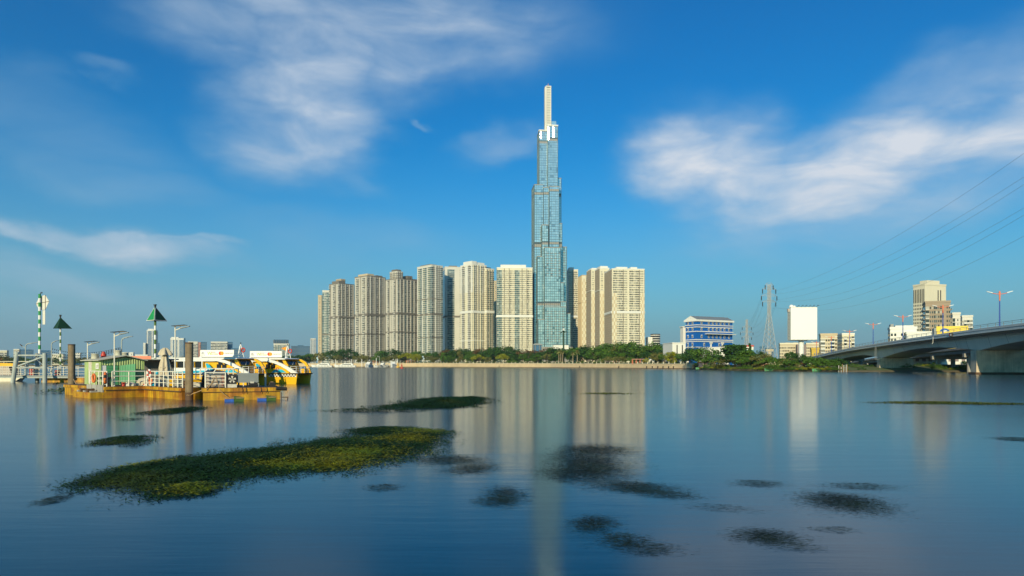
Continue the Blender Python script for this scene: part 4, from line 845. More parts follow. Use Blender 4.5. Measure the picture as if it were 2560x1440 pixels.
block('apartment_block', 'pale cream block right of the billboard pole', 'apartment block', 2013, 2050, 860, 770, 16, dict(BGE, parapet=M['cream'], band=M['cream']), 'wwww', 'ww', 4, crown=((.4, .7, .2, .8, 1.6, 'beige'),))
block('apartment_block', 'cream and ochre flats with roof plants behind the bridge ramp', 'apartment block', 2048, 2093, 837, 620, 16, dict(CRM, wall=M['beige'], band=M['cream'], parapet=M['tan']), 'bwwbw', 'ww', 5)
block('apartment_block', 'cream flats with brown balcony line behind the third bridge lamp', 'apartment block', 2093, 2136, 836, 640, 18, dict(CRM, fin=M['tan']), 'wbwfwb', 'ww', -12)
block('yellow_house', 'small yellow house behind the end of the bridge ramp', 'house', 2026, 2048, 873, 560, 12, dict(BGE, wall=M['ochre'], band=M['ochre'], parapet=M['ochre']), 'sw', 's', 3, bands=False)
# hotel group over the bridge
D = 620; C, W, Lf = solve(2283, 2312, 2365, D, R(18))
t = tower('hotel_tower', 'tall cream hotel tower with dark vertical window slots above the bridge', C, R(18), W, Lf, hgt(712, D), 'cc', 'cc', dict(CRM, win=M['win_dark'], parapet=M['cream']), None, bands=False, crown=((.15, .75, .1, .7, 4.5, 'cream'),)); t['category'] = 'hotel'
mb = MB(); u = Vector((math.cos(R(18)), math.sin(R(18)), 0)); v = Vector((-u.y, u.x, 0)); p3 = v * Lf
for k in range(7): mb = MB(); mb.obox((p3.x, p3.y), -v, (-v.y, v.x), Lf * (k + .5 - .2) / 7, Lf * (k + .5 + .2) / 7, .1, .22, hgt(756, D), hgt(722, D)); mb.build('slot_window', M['glass_dark'], t)
wn = MB()
for i in range(17):
    for k in range(7): z = hgt(760, D) - 3.2 * i; wn.oquad((p3.x, p3.y), -v, (-v.y, v.x), Lf * (k + .5 - .24) / 7, Lf * (k + .5 + .24) / 7, .08, z - 1.7, z)
wn.build('windows', M['win_dark'], t, 'stuff')
for k in (.62, .74): mb = MB(); mb.obox((0, 0), u, (u.y, -u.x), W * k - .5, W * k + .5, .05, .2, hgt(752, D), hgt(724, D)); mb.build('slot_window', M['glass_dark'], t)
D = 520; C, W, Lf = solve(2307, 2352, 2375, D, R(-22))
block('apartment_block', 'taupe apartment block in front of the cream hotel tower', 'apartment block', 2307, 2376, 757, 520, 18, dict(BGE, wall=M['brick_tan'], band=M['brick_tan'], parapet=M['brick_tan'], balc=M['grey_wall'], win=M['win'], fin=M['mauve']), 'bwwWwWsww', 'bb', 3, fh=3.4)
block('apartment_block', 'grey block with a slanted roof right of the taupe block', 'apartment block', 2376, 2401, 785, 540, 14, dict(PALE, glass=M['win_dark']), 'gsws', 'g', 3)
block('apartment_block', 'grey terraced block farthest right beyond the bridge', 'apartment block', 2400, 2432, 792, 560, 14, PALE, 'wbbb', 'w', 3)
block('white_house', 'white villa with a dark mansard roof behind the bridge rail', 'house', 2220, 2292, 822, 430, 14, WHT, 'wwswbww', 'w', 3, crown=((.02, .14, .1, .8, 3.0, 'panel_grey'), (.2, .9, .1, .8, 2.0, 'white_wall')))
block('white_house', 'long white warehouse wall behind the bridge rail', 'house', 2262, 2340, 834, 420, 12, WHT, 'ccscc', 'c', 3, bands=False)
# ------------------------------------------------------------------ pylons and power lines
def pylon(label, px, D, H_, W0, waist, arms, name='power_pylon', r=.12):
    C = place(px, D); t = thing(name, label, 'power pylon', (C.x, C.y, 2.4), R(12), 'lattice power pylons')
    wt = 1.35
    def half(z): return W0 / 2 + (wt / 2 - W0 / 2) * min(1, z / waist)
    legs = [MB() for _ in range(4)]; br = MB(); zs = []; z = 0
    while z < H_ - .5: zs.append(z); z += max(2.2, half(z) * 1.5)
    zs.append(H_)
    sg = ((-1, -1), (1, -1), (1, 1), (-1, 1))
    for a, b in zip(zs, zs[1:]):
        ha, hb = half(a), half(b)
        for i, (sx, sy) in enumerate(sg):
            legs[i].tube((sx * ha, sy * ha, a), (sx * hb, sy * hb, b), r * 1.6, n=5)
            s2 = sg[(i + 1) % 4]
            br.tube((sx * ha, sy * ha, a), (s2[0] * hb, s2[1] * hb, b), r, n=4, cap=False); br.tube((s2[0] * ha, s2[1] * ha, a), (sx * hb, sy * hb, b), r, n=4, cap=False)
            br.tube((sx * hb, sy * hb, b), (s2[0] * hb, s2[1] * hb, b), r * .8, n=4, cap=False)
    for l_ in legs: l_.build('leg', M['pylon'], t)
    br.build('bracing', M['pylon'], t, 'stuff'); tips = []
    for (z, w) in arms:
        for s in (-1, 1):
            am = MB(); h = half(z); tip = Vector((s * w, 0, z))
            for sy in (-1, 1): am.tube((s * h, sy * h, z), tip, r, n=4); am.tube((s * h, sy * h, z + 1.6), tip, r, n=4)
            arm = am.build('cross_arm', M['pylon'], t); ins = MB(); ins.tube(tip, tip + Vector((0, 0, -2.6)), .22, n=6)
            for q in range(5): ins.tube(tip + Vector((0, 0, -.5 - q * .4)), tip + Vector((0, 0, -.62 - q * .4)), .38, n=6)
            ins.build('insulator', M['dark'], arm); tips.append((s, z, Vector((C.x + math.cos(R(12)) * s * w, C.y + math.sin(R(12)) * s * w, z - .2))))
    return tips
DP = 400
tip1 = pylon('tall lattice pylon left of the white billboard', 1923, DP, hgt(711, DP) - 2.4, 7.6, 30, ((hgt(723, DP) - 2.4, 4.3), (hgt(740, DP) - 2.4, 5.0), (hgt(755, DP) - 2.4, 4.3), (hgt(713, DP) - 2.4, 2.6)), r=.075)
tip2 = pylon('smaller far lattice pylon behind the cypress tree', 1867, 650, hgt(799, 650) - 2.4, 6.5, 30, ((hgt(818, 650) - 2.4, 4.8), (hgt(831, 650) - 2.4, 6.6), (hgt(843, 650) - 2.4, 5.0)), r=.09)
names = ['topmost', 'second', 'third', 'fourth', 'fifth', 'lowest']
tr = sorted([t_ for t_ in tip1 if t_[1] < hgt(716, DP) - 2.4], key=lambda t_: (-t_[1], t_[0])); t2 = sorted(tip2, key=lambda t_: (-t_[1], t_[0]))
def cable(a, b, sag, label, r, grp):
    mb = MB(); n_ = 40; pts = []
    for i in range(n_ + 1):
        s_ = i / n_; p = a.lerp(b, s_); p.z -= sag * 4 * s_ * (1 - s_); pts.append(p)
    mb.path(pts, r, 4); o = mb.build('power_line', M['steel']); tag(o, label, 'cable', grp)
for i, (s_, z, p) in enumerate(tr):
    p = p + Vector((0, 0, -.3)); e_ = Vector((138 + s_ * 2.5, 30, p.z + 60)); cable(p, e_, 18.5 + i * 2.4, names[i] + ' of the six power lines running up and right from the tall pylon', .035, 'power lines right of the tall pylon')
for i, ((s_, z, p), (s2, z2, p2)) in enumerate(zip(tr, t2)):
    cable(p, Vector((p2.x, p2.y, p2.z + 2.4)), 6, names[i] + ' of the power lines between the two pylons', .045, 'power lines between the pylons')
# ------------------------------------------------------------------ blank billboard on a mast
D = 300; C = place(2009, D); bbd = thing('billboard', 'blank white billboard on a thick white mast', 'billboard', (C.x, C.y, 2.2), R(-4))
w = 66 / 1706.7 * D / 2; zb, zt = hgt(849, D) - 2.2, hgt(768, D) - 2.2
mb = MB(); mb.tube((0, 3, 0), (0, 3, zb + 2), 1.12, n=20); mb.tube((0, 3, zb * .72), (0, 3, zb * .72 + .3), 1.22, n=20); mb.build('mast', M['white'], bbd)
mb = MB(); mb.box(-w + .3, w, 0, .35, zb, zt); mb.build('front_panel', M['sign_white'], bbd)
mb = MB(); mb.box(-w + .1, w + .1, -.06, .0, zb - .28, zb); mb.box(-w + .1, w + .1, .02, .4, zt, zt + .16); mb.build('frame', M['panel_grey'], bbd)
mb = MB(); mb.hexa([(-w - .7, 1.2, zb - .4), (-w + .25, .4, zb - .4), (w - 2, 6.2, zb - .4), (w - 3, 6.8, zb - .4), (-w - .7, 1.2, zt - 2), (-w + .25, .4, zt - 2), (w - 2, 6.2, zt - 2), (w - 3, 6.8, zt - 2)]); mb.build('back_panel', M['panel_grey'], bbd)
mb = MB(); mb.box(-w - .75, -w + .25, .5, 1.6, zt - 1.99, zt - .6); mb.build('corner_box', M['panel_pink'], bbd)
mb = MB()
for k in range(9):
    z = zb + (zt - zb - 2) * k / 8; mb.box(-w - .6, -w + .2, .3, .44, z, z + .12)
mb.build('catwalk', M['steel'], bbd)
for cx, rr in ((-w + 1.0, 1.05), (-w + 2.2, .8)):
    mb = MB(); mb.lathe((cx, 1.2, zt - .3), [(rr * math.sin(math.pi * k / 8) + .001, -rr * math.cos(math.pi * k / 8) + rr * .5) for k in range(9)], 14); mb.build('storage_dome', M['sign_white'], bbd)
for k in range(6):
    x = -w + 3 + k * (2 * w - 3.4) / 5; mb = MB(); mb.tube((x, 0, zt), (x + .3, -1.1, zt + .7), .05, n=5); mb.box(x + .1, x + .7, -1.3, -.95, zt + .62, zt + .78); mb.build('floodlight', M['dark'], bbd)
for k in range(6):
    x = -w + 1.5 + k * (2 * w - 2) / 5; mb = MB(); mb.box(x - .25, x + .25, -.6, -.1, zb - .3, zb + .02); mb.build('clamp', M['panel_grey'], bbd)
# ------------------------------------------------------------------ the bridge
BX = lambda y: 82.1 + .22 * y
prof = [(20, 12.1), (90, 12.9), (155, 13.0), (188, 12.75), (224, 12.3), (270, 11.5), (315, 10.5), (374, 8.0), (430, 5.6), (500, 3.6)]
def deck_top(y):
    for (a, za), (b, zb_) in zip(prof, prof[1:]):
        if a <= y <= b:
            s_ = (y - a) / (b - a); return za + (zb_ - za) * s_
    return prof[-1][1]
def smooth_top(y): return sum(deck_top(min(max(y + d, 20), 500)) for d in (-24, -12, 0, 12, 24)) / 5
ax = Vector((.22, 1, 0)).normalized(); lat = Vector((ax.y, -ax.x, 0)); BW = 15.5
def bp(y, off, z): p = Vector((BX(y), y, 0)) + lat * off; return (p.x, p.y, z)
piers_y = [103, 184, 265, 331]
def girder_depth(y):
    for a, b in zip(piers_y, piers_y[1:]):
        if a <= y <= b:
            s_ = (y - a) / (b - a); q = abs(2 * s_ - 1) ** 1.9; return 1.75 + (3.9 - 1.75) * q if b < 331 or s_ < .5 else 1.75 + (2.2 - 1.75) * q
    return 3.9 - min(2.15, (piers_y[0] - y) * .07) if y < piers_y[0] else 1.8
br_ = thing('road_bridge', 'grey concrete road bridge rising to the right edge', 'bridge')
def sweep(name, mats, sec, y0, y1, step, parent, kind=None):
    """sec(y) -> closed list of (offset, z) clockwise seen along +y"""
    mb = MB(); ys = [y0 + (y1 - y0) * i / round((y1 - y0) / step) for i in range(round((y1 - y0) / step) + 1)]
    rings = [[bp(y, o_, z) for o_, z in sec(y)] for y in ys]; n = len(rings[0])
    for a, b in zip(rings, rings[1:]):
        for i in range(n): mb.face([a[i], b[i], b[(i + 1) % n], a[(i + 1) % n]])
    mb.face(rings[0]); mb.face(rings[-1][::-1]); return mb.build(name, mats, parent, kind)
T = lambda y: smooth_top(y) - 1.75       # road level
M['bridge'] = mat('bridge_concrete', (.74, .68, .56), .85, var=.10, scale=.12, streak=.10); M['bridge_fascia'] = mat('bridge_fascia_concrete', (.80, .75, .66), .8, var=.08, scale=.15, streak=.10)
sweep('deck', M['bridge'], lambda y: [(.05, T(y)), (BW, T(y)), (BW, T(y) - .3), (BW - 3.0, T(y) - .75), (3.0, T(y) - .75), (.05, T(y) - .35)], 20, 500, 6, br_)
sweep('parapet', M['bridge_fascia'], lambda y: [(-.25, T(y) + .85), (.12, T(y) + .85), (.12, T(y) - .42), (-.25, T(y) - .42)], 20, 500, 6, br_)
sweep('parapet', M['bridge_fascia'], lambda y: [(BW - .1, T(y) + .85), (BW + .25, T(y) + .85), (BW + .25, T(y) - .42), (BW - .1, T(y) - .42)], 20, 500, 6, br_)
sweep('kerb_line', M['dark'], lambda y: [(-.30, T(y) + .30), (-.24, T(y) + .30), (-.24, T(y) + .22), (-.30, T(y) + .22)], 20, 500, 6, br_)
sweep('roadway', M['asphalt'], lambda y: [(.13, T(y) + .03), (BW - .13, T(y) + .03), (BW - .13, T(y) + .005), (.13, T(y) + .005)], 20, 500, 6, br_)
sweep('pipe', M['dark'], lambda y: [(.7, T(y) - .75), (1.0, T(y) - .75), (1.0, T(y) - 1.05), (.7, T(y) - 1.05)], 20, 400, 6, br_)
sweep('box_girder', M['bridge'], lambda y: [(2.0, T(y) - .74), (BW - 2.0, T(y) - .74), (BW - 2.9, T(y) - .75 - girder_depth(y)), (2.9, T(y) - .75 - girder_depth(y))], 20, 331, 3, br_)
for y in (210, 190, 197, 177, 168, 240, 250):
    mb = MB(); zt = T(y) - .75; gd = girder_depth(y)
    a = [bp(y - .05, 1.98, zt), bp(y + .05, 1.98, zt), bp(y + .05, 2.89, zt - gd), bp(y - .05, 2.89, zt - gd)]; n_ = lat * -.03
    mb.face([tuple(Vector(q) + n_) for q in a]); mb.build('segment_joint', M['dark'], br_)
gird = MB()
for k in range(7):
    for a, b in ((331, 364), (364, 398), (398, 432)):
        o_ = 2 + k * 1.9
        A_ = [bp(a, o_, T(a) - .75), bp(a, o_ + .6, T(a) - .75), bp(b, o_ + .6, T(b) - .75), bp(b, o_, T(b) - .75)]; dz = Vector((0, 0, -1.5))
        gird.hexa([tuple(Vector(q) + dz) for q in A_] + A_)
gird.build('approach_beams', M['bridge'], br_, 'stuff')
rail = MB(); posts = []
for y0_ in range(20, 500, 4):
    a, b = y0_, y0_ + 4
    for dz in (1.72, 1.32): rail.tube(bp(a, -.05, T(a) + dz), bp(b, -.05, T(b) + dz), .055 if dz > 1.5 else .035, n=5, cap=False)
    pm = MB(); p_ = bp(a, -.05, T(a) + .84); pm.tube(p_, (p_[0], p_[1], p_[2] + .88), .06, n=6)
    posts.append(pm)
rail.build('hand_rail', M['panel_grey'], br_)
for pm in posts: pm.build('rail_post', M['panel_grey'], br_)
for y in (103, 184, 265):                      # wall piers
    zt = T(y) - .75 - girder_depth(y) + .05; mb = MB()
    def wall_pier(a0, a1, hw, z0, z1): mb.hexa([bp(y - hw, a0, z0), bp(y - hw, a1, z0), bp(y + hw, a1, z0), bp(y + hw, a0, z0), bp(y - hw, a0, z1), bp(y - hw, a1, z1), bp(y + hw, a1, z1), bp(y + hw, a0, z1)])
    wall_pier(1.6, BW - 2.2, 1.7, .55, zt); mb.build('pier', M['concrete_pier'], br_)
    mb = MB(); wall_pier(1.2, BW - 1.8, 2.2, -.8, .56); mb.build('pier_footing', M['rust'], br_)
for y in (331, 364, 398):                      # column bents on the bank
    cp = MB(); zt = T(y) - 2.27; cp.hexa([bp(y - .8, 1, zt - 1.4), bp(y - .8, BW - 1, zt - 1.4), bp(y + .8, BW - 1, zt - 1.4), bp(y + .8, 1, zt - 1.4), bp(y - .8, 1, zt), bp(y - .8, BW - 1, zt), bp(y + .8, BW - 1, zt), bp(y + .8, 1, zt)]); cp.build('pier_cap', M['concrete'], br_)
    for o_ in (2.5, 7.7, 13): mb = MB(); mb.tube(bp(y, o_, -.5), bp(y, o_, zt - 1.39), .9, n=12); mb.build('column', M['concrete'], br_)
# inspection ladder frame and drain pipe on the near side
mb = MB(); a = bp(262, -.4, T(262) + .6); b = bp(262, -.4, 4.6)
for dx in (0, .8): mb.tube((a[0], a[1] - dx, a[2]), (b[0], b[1] - dx, b[2]), .06, n=5)
for k in range(10): z = b[2] + (a[2] - b[2]) * k / 10; mb.tube((a[0], a[1], z), (a[0], a[1] - .8, z), .04, n=4)
mb.tube(b, bp(262, 2.2, 4.6), .06, n=5); mb.build('inspection_ladder', M['steel'], br_)
mb = MB(); a = bp(206, -.35, T(206) + .2); mb.tube(a, (a[0], a[1], a[2] - 1.7), .06, n=6); mb.tube((a[0], a[1], a[2] - 1.7), (a[0] - .3, a[1], a[2] - 2.1), .06, n=6); mb.build('drain_pipe', M['white'], br_)
# dark sign lamp hung on the parapet
a = bp(193, -.45, T(193) + .15); t = thing('navigation_sign', 'small dark round navigation sign with a red mark on the bridge side', 'sign', a, math.atan2(ax.y, ax.x)); mb = MB(); mb.box(-1.0, 1.0, -.1, .1, -.55, .55); mb.build('board', M['dark'], t)
mb = MB(); mb.box(.3, .95, .1, .14, -.35, .35); mb.build('red_mark', M['red'], t); mb = MB(); mb.box(-.55, .1, .1, .14, -.3, .3); mb.build('white_mark', M['white'], t)
# second, older bridge behind: flat deck on paired columns
b2 = thing('old_bridge', 'older low bridge on paired columns seen behind the wall piers', 'bridge')
T2 = lambda y: T(y) - 1.6
def sweep2(nm, m_, o0, o1, d0, d1): return sweep(nm, m_, lambda y: [(o0, T2(y) - d0), (o1, T2(y) - d0), (o1, T2(y) - d1), (o0, T2(y) - d1)], 120, 420, 10, b2)
sweep2('deck', M['concrete'], 22, 37, 0, .8)
gb2 = MB()
for k in range(6):
    for a in range(130, 410, 28):
        o_ = 22.6 + k * 2.6; b = a + 28; A_ = [bp(a, o_, T2(a) - .8), bp(a, o_ + .7, T2(a) - .8), bp(b, o_ + .7, T2(b) - .8), bp(b, o_, T2(b) - .8)]; gb2.hexa([tuple(Vector(q) + Vector((0, 0, -1.3))) for q in A_] + A_)
gb2.build('beams', M['concrete'], b2, 'stuff')
for y in range(158, 400, 28):
    cp = MB(); zt = T2(y) - 2.12; cp.hexa([bp(y - .8, 22, zt - 1.3), bp(y - .8, 37, zt - 1.3), bp(y + .8, 37, zt - 1.3), bp(y + .8, 22, zt - 1.3), bp(y - .8, 22, zt), bp(y - .8, 37, zt), bp(y + .8, 37, zt), bp(y + .8, 22, zt)]); cp.build('pier_cap', M['concrete'], b2)
    for o_ in (24, 29.5, 35): mb = MB(); mb.tube(bp(y, o_, -.8), bp(y, o_, zt - 1.29), .85, .8, n=12); mb.build('column', M['concrete'], b2)
wl = thing('white_wall', 'white riverside wall with a red railing seen under the bridge', 'wall', (0, 0, 0)); C = place(2330, 290); mb = MB(); mb.box(C.x - 22, C.x + 30, C.y, C.y + .6, .5, 5.2); mb.build('wall', M['white_wall'], wl)
for k in range(18): mb = MB(); x = C.x - 21 + k * 2.8; mb.box(x, x + 1.5, C.y - .06, C.y + .05, 4.0, 5.3); mb.build('red_panel', M['mauve'], wl)
# bridge lamps
def lamp_post(y, label):
    C = bp(y, 7.75, T(y)); t = thing('bridge_lamp', label, 'street lamp', C, math.atan2(ax.y, ax.x) - math.pi / 2, 'double arm lamps along the bridge')
    mb = MB(); mb.tube((0, 0, 0), (0, 0, 9.6), .19, .12, n=10); mb.build('pole', M['lamp_blue'], t)
    mb = MB(); mb.tube((0, 0, 8.6), (0, 0, 10.9), .15, .24, n=10); mb.tube((0, 0, 10.9), (0, 0, 11.3), .24, .05, n=10); hd = mb.build('lamp_head', M['lamp_red'], t)
    for s in (-1, 1):
        am = MB(); am.path([(0, 0, 10.4), (s * 1.0, 0, 10.5), (s * 1.9, 0, 10.75)], .09, 8); am.build('arm', M['lamp_red'], t)
        lu = MB(); lu.hexa([(s * 1.7, -.22, 10.66), (s * 3.1, -.15, 11.1), (s * 3.1, .15, 11.1), (s * 1.7, .22, 10.66), (s * 1.7, -.16, 10.88), (s * 3.1, -.08, 11.24), (s * 3.1, .08, 11.24), (s * 1.7, .16, 10.88)]); lu.build('luminaire', M['white'], t)
for y, lab in ((183.8, 'nearest and tallest double arm lamp on the bridge'), (220.6, 'double arm lamp before the taupe apartment block'), (257, 'double arm lamp before the white villa'), (293, 'double arm lamp alone against the sky left of the villa'), (329.6, 'double arm lamp before the balconied cream flats'), (365, 'double arm lamp before the ochre flats by the ramp'), (400, 'farthest small double arm lamp near the billboard')):
    lamp_post(y, lab)
# the long yellow shop front beyond the bridge
D = 330; C = place(2341, D); wd = (2408 - 2341) / 1706.7 * D; t = thing('yellow_hall', 'long bright yellow hall front with a blue arch beyond the bridge rail', 'hall', (C.x, C.y, 2.5), R(-26)); wd *= 1.0
mb = MB(); mb.box(0, wd, 0, 10, 0, hgt(816, D) - 2.5); mb.build('wall', M['bus_yellow'], t)
for k in range(1, 8): mb = MB(); mb.box(wd * k / 8 - .05, wd * k / 8 + .05, -.05, .02, 0, hgt(817, D) - 2.6); mb.build('panel_joint', M['beige'], t)
mb = MB(); mb.box(-.9, -.02, .2, 9, 0, hgt(820, D) - 2.5); mb.build('dark_return', M['panel_grey'], t)
mb = MB(); mb.slab([(3.4 + 2.0 * math.cos(math.pi * k / 12), hgt(829, D) - 2.5 + 1.5 * math.sin(math.pi * k / 12)) for k in range(13)][::-1], -.09, -.03); mb.build('blue_arch_mark', M['blue_wall'], t)
mb = MB(); mb.slab([(3.4 + 1.0 * math.cos(math.pi * k / 12), hgt(829.5, D) - 2.5 + .8 * math.sin(math.pi * k / 12)) for k in range(13)][::-1], -.14, -.08); mb.build('white_arch_mark', M['white'], t)
# ------------------------------------------------------------------ promenade furniture and yachts
posts_n = 0
pr = thing('promenade_railing', 'low railing with pale posts along the top of the river wall', 'railing')
rl = MB(); 
for a, b in zip(B1[3:], B1[4:]):
    u = b - a; ln = u.length; u.normalize(); n = Vector((u.y, -u.x, 0)); k = int(ln / 7.5)
    for j in range(k):
        p = a + u * (ln * j / k) ; z = wall_top(p) + .3; pm = MB(); pm.obox((p.x, p.y), u, n, -.22, .22, -.22, .22, z, z + 1.35); pm.build('post', M['cream'], pr)
    for dz in (.5, .95): rl.tube((a.x, a.y, wall_top(a) + .3 + dz), (b.x, b.y, wall_top(b) + .3 + dz), .05, n=4)
rl.build('rail', M['dark'], pr)
def banner(px, label, back=5):
    p = bank_at(px); q = p + Vector((p.x, p.y, 0)).normalized() * back; z = wall_top(p); t = thing('banner_post', label, 'banner', (q.x, q.y, z), 0, 'pale banner posts on the promenade')
    mb = MB(); mb.tube((0, 0, 0), (0, 0, 9.4), .14, n=8); mb.build('pole', M['white'], t)
    mb = MB(); mb.box(-1.5, .1, -.05, .05, 6.9, 9.3); mb.box(-.5, 1.0, -.05, .05, 4.9, 7.0); mb.build('panel', M['sky_panel'], t)
M['sky_panel'] = mat('pale_blue_banner', (.48, .68, .78), .5, var=.15, scale=1)
banner(1058.5, 'pale blue two part banner on a pole below the penthouse tower'); banner(794, 'pale blue two part banner at the marina edge')
for i, (px, lab) in enumerate(((841.5, 'thick white mooring pile left of the second long yacht'), (881, 'tall white mooring pile behind the second long yacht'), (907, 'white mooring pile between second yacht and dark prowed yacht'), (943, 'white mooring pile left of the small marina lamp'), (992, 'white mooring pile left of the yellow buoy'), (995.5, 'taller white mooring pile at the yellow buoy'))):
    p = bank_at(px) + Vector((0, -6, 0)); mb = MB(); mb.tube((0, 0, -1), (0, 0, 10.2 if i != 3 else 11.5), .45, n=10); mb.lathe((0, 0, 10.2 if i != 3 else 11.5), [(.48, 0), (.3, .3), (.01, .5)], 10)
    o = mb.build('mooring_pile', M['white']); o.location = (p.x, p.y, 0); tag(o, lab, 'mooring pile', 'white mooring piles of the marina')
p = bank_at(947.5) + Vector((0, 3, 4)); t = thing('marina_lamp', 'white marina lamp post with a short bent arm', 'street lamp', p); mb = MB(); mb.path([(0, 0, 0), (0, 0, 9.6), (-.5, 0, 10.1), (-2.2, 0, 10.2)], .16, 8); mb.build('pole', M['white'], t); mb = MB(); mb.box(-2.9, -2.0, -.2, .2, 10.08, 10.3); mb.build('lamp_head', M['white'], t)
for px, wd, lab in ((1026, 11, 'red timber pavilion frame behind the marina end'), (1541, 4, 'narrow red timber gate on the promenade'), (1596, 8.5, 'red timber pergola with a dark roof on the promenade'), (938, 6, 'small red kiosk frame behind the yachts')):
    p = bank_at(px); q = p + Vector((p.x, p.y, 0)).normalized() * 6; t = thing('red_pergola', lab, 'pergola', (q.x, q.y, wall_top(p) - .3), 0, 'red timber frames on the promenade')
    n_ = max(2, int(wd / 2.6))
    for k in range(n_ + 1):
        x = -wd / 2 + wd * k / n_
        for yy in (0, 3): mb = MB(); mb.box(x - .16, x + .16, yy - .16, yy + .16, 0, 3.7); mb.build('post', M['lamp_red'] if px != 1541 else M['salmon'], t)
    mb = MB(); mb.box(-wd / 2 - .5, wd / 2 + .5, -.5, 3.5, 3.7, 4.1); mb.build('roof', M['salmon'], t)
p = bank_at(1346); q = p + Vector((p.x, p.y, 0)).normalized() * 70; t = thing('glass_pavilion', 'small glass pavilion with a curved roof at the skyscraper foot', 'pavilion', (q.x - 5.5, q.y, 2.5)); ht = hgt(858, q.y) - 2.5
mb = MB(); mb.box(0, 9, 0, 9, 0, ht - 2); mb.build('glass', M['blueglass'], t)
for x in (0, 2.4, 6.6, 9): mb = MB(); mb.box(x - .3, x + .3, -.3, .2, 0, ht - 1.5); mb.build('column', M['bronze'], t)
mb = MB(); mb.slab([(-1, ht - 2), (10, ht - 2), (10, ht - 1.2), (6.5, ht - .2), (2.5, ht - .2), (-1, ht - 1.2)], -1, 10); mb.build('roof', M['panel_grey'], t)
def yacht(px, D, L_, kind, label, flip=1, rz=0.0, sc=1.0):
    C = place(px, D); t = thing('motor_yacht', label, 'yacht', (C.x, C.y, 0), rz, 'white yachts moored at the river wall'); t.scale = (flip * sc, sc, sc)
    h = MB(); b = 2.6
    st = [(-L_ / 2, b * .9, 2.0), (-L_ / 4, b, 2.05), (L_ / 8, b, 2.3), (L_ / 3, b * .72, 2.7), (L_ / 2, .05, 3.2)]
    for (x0, b0, z0), (x1, b1, z1) in zip(st, st[1:]):
        k0 = .78 * b0; k1 = .7 * b1
        h.hexa([(x0, -k0, -.3), (x1 - (1.2 if x1 > L_ / 2 - .1 else 0), -k1, -.3), (x1 - (1.2 if x1 > L_ / 2 - .1 else 0), k1, -.3), (x0, k0, -.3), (x0, -b0, z0), (x1, -b1, z1), (x1, b1, z1), (x0, b0, z0)])
    hull = h.build('hull', M['white'], t)
    wn = MB()
    for k in range(5):
        wn = MB(); x = -L_ * .36 + k * L_ * .14; wn.box(x, x + L_ * .08, -b - .06, -b + .3, 1.15, 1.5); wn.build('porthole', M['glass_dark'], hull)
    c = MB(); c.slab([(-L_ * .40, 2.1), (L_ * .24, 2.3), (L_ * .10, 4.1), (-L_ * .36, 4.2)], -b * .75, b * .75); cab = c.build('cabin', M['white'], t)
    w = MB(); w.slab([(-L_ * .30, 2.9), (L_ * .14, 2.95), (L_ * .07, 3.75), (-L_ * .30, 3.8)], -b * .75 - .05, b * .75 + .05); w.build('window_band', M['glass_dark'], cab)
    f = MB(); f.slab([(-L_ * .34, 4.2), (L_ * .06, 4.15), (L_ * .0, 5.1), (-L_ * .05, 4.7), (-L_ * .32, 4.7)], -b * .68, b * .68); f.build('flybridge', M['white'], t)
    r = MB(); r.slab([(-L_ * .30, 6.2), (L_ * .03, 6.3), (L_ * .05, 6.45), (-L_ * .28, 6.5)], -b * .66, b * .66); r.build('hardtop', M['white'], t)
    for x in (-L_ * .26, -L_ * .02):
        for s in (-1, 1): p_ = MB(); p_.tube((x, s * b * .55, 4.3), (x - .3, s * b * .55, 6.3), .09, n=6); p_.build('support', M['white'], t)
    m_ = MB(); m_.tube((-L_ * .14, 0, 6.4), (-L_ * .15, 0, 8.0), .1, .04); m_.lathe((-L_ * .14, 0, 6.5), [(.01, 0), (.45, .1), (.45, .5), (.01, .8)], 10); m_.build('radar_mast', M['white'], t)
yacht(804, 800, 25, 0, 'long white motor yacht, leftmost of the moored yachts', -1)
yacht(862, 790, 25, 0, 'long white motor yacht with open flybridge right of the first', -1, .04)
yacht(921.5, 760, 15, 0, 'white yacht seen bow on with a dark lower hull', 1, R(-98), 1.15)
yacht(956, 800, 13, 0, 'small white cruiser right of the dark prowed yacht', 1, R(-100), .95)
yacht(982.5, 770, 18, 0, 'tall white yacht seen stern on left of the buoys', 1, R(-84), 1.25)
yacht(941, 740, 9, 0, 'small pale speedboat before the moored yachts', 1, .2, .6)
rk = MB(); rng = random.Random(2)
for i in range(70):
    px = rng.uniform(946, 993); p = place(px, 765 + rng.uniform(-2, 6)); s = rng.uniform(.5, 1.3); z = rng.uniform(.1, 2.4)
    rk.hexa([(p.x - s + rng.uniform(-.3, .3), p.y - s, z - s * .6), (p.x + s, p.y - s + rng.uniform(-.3, .3), z - s * .6), (p.x + s * .9, p.y + s, z - s * .6), (p.x - s, p.y + s * .8, z - s * .6), (p.x - s * .6, p.y - s * .7, z + s * .6), (p.x + s * .7, p.y - s * .6, z + s * .7), (p.x + s * .6, p.y + s * .6, z + s * .5), (p.x - s * .7, p.y + s * .6, z + s * .6)])
o = rk.build('riprap_rocks', M['concrete'], None, 'stuff')
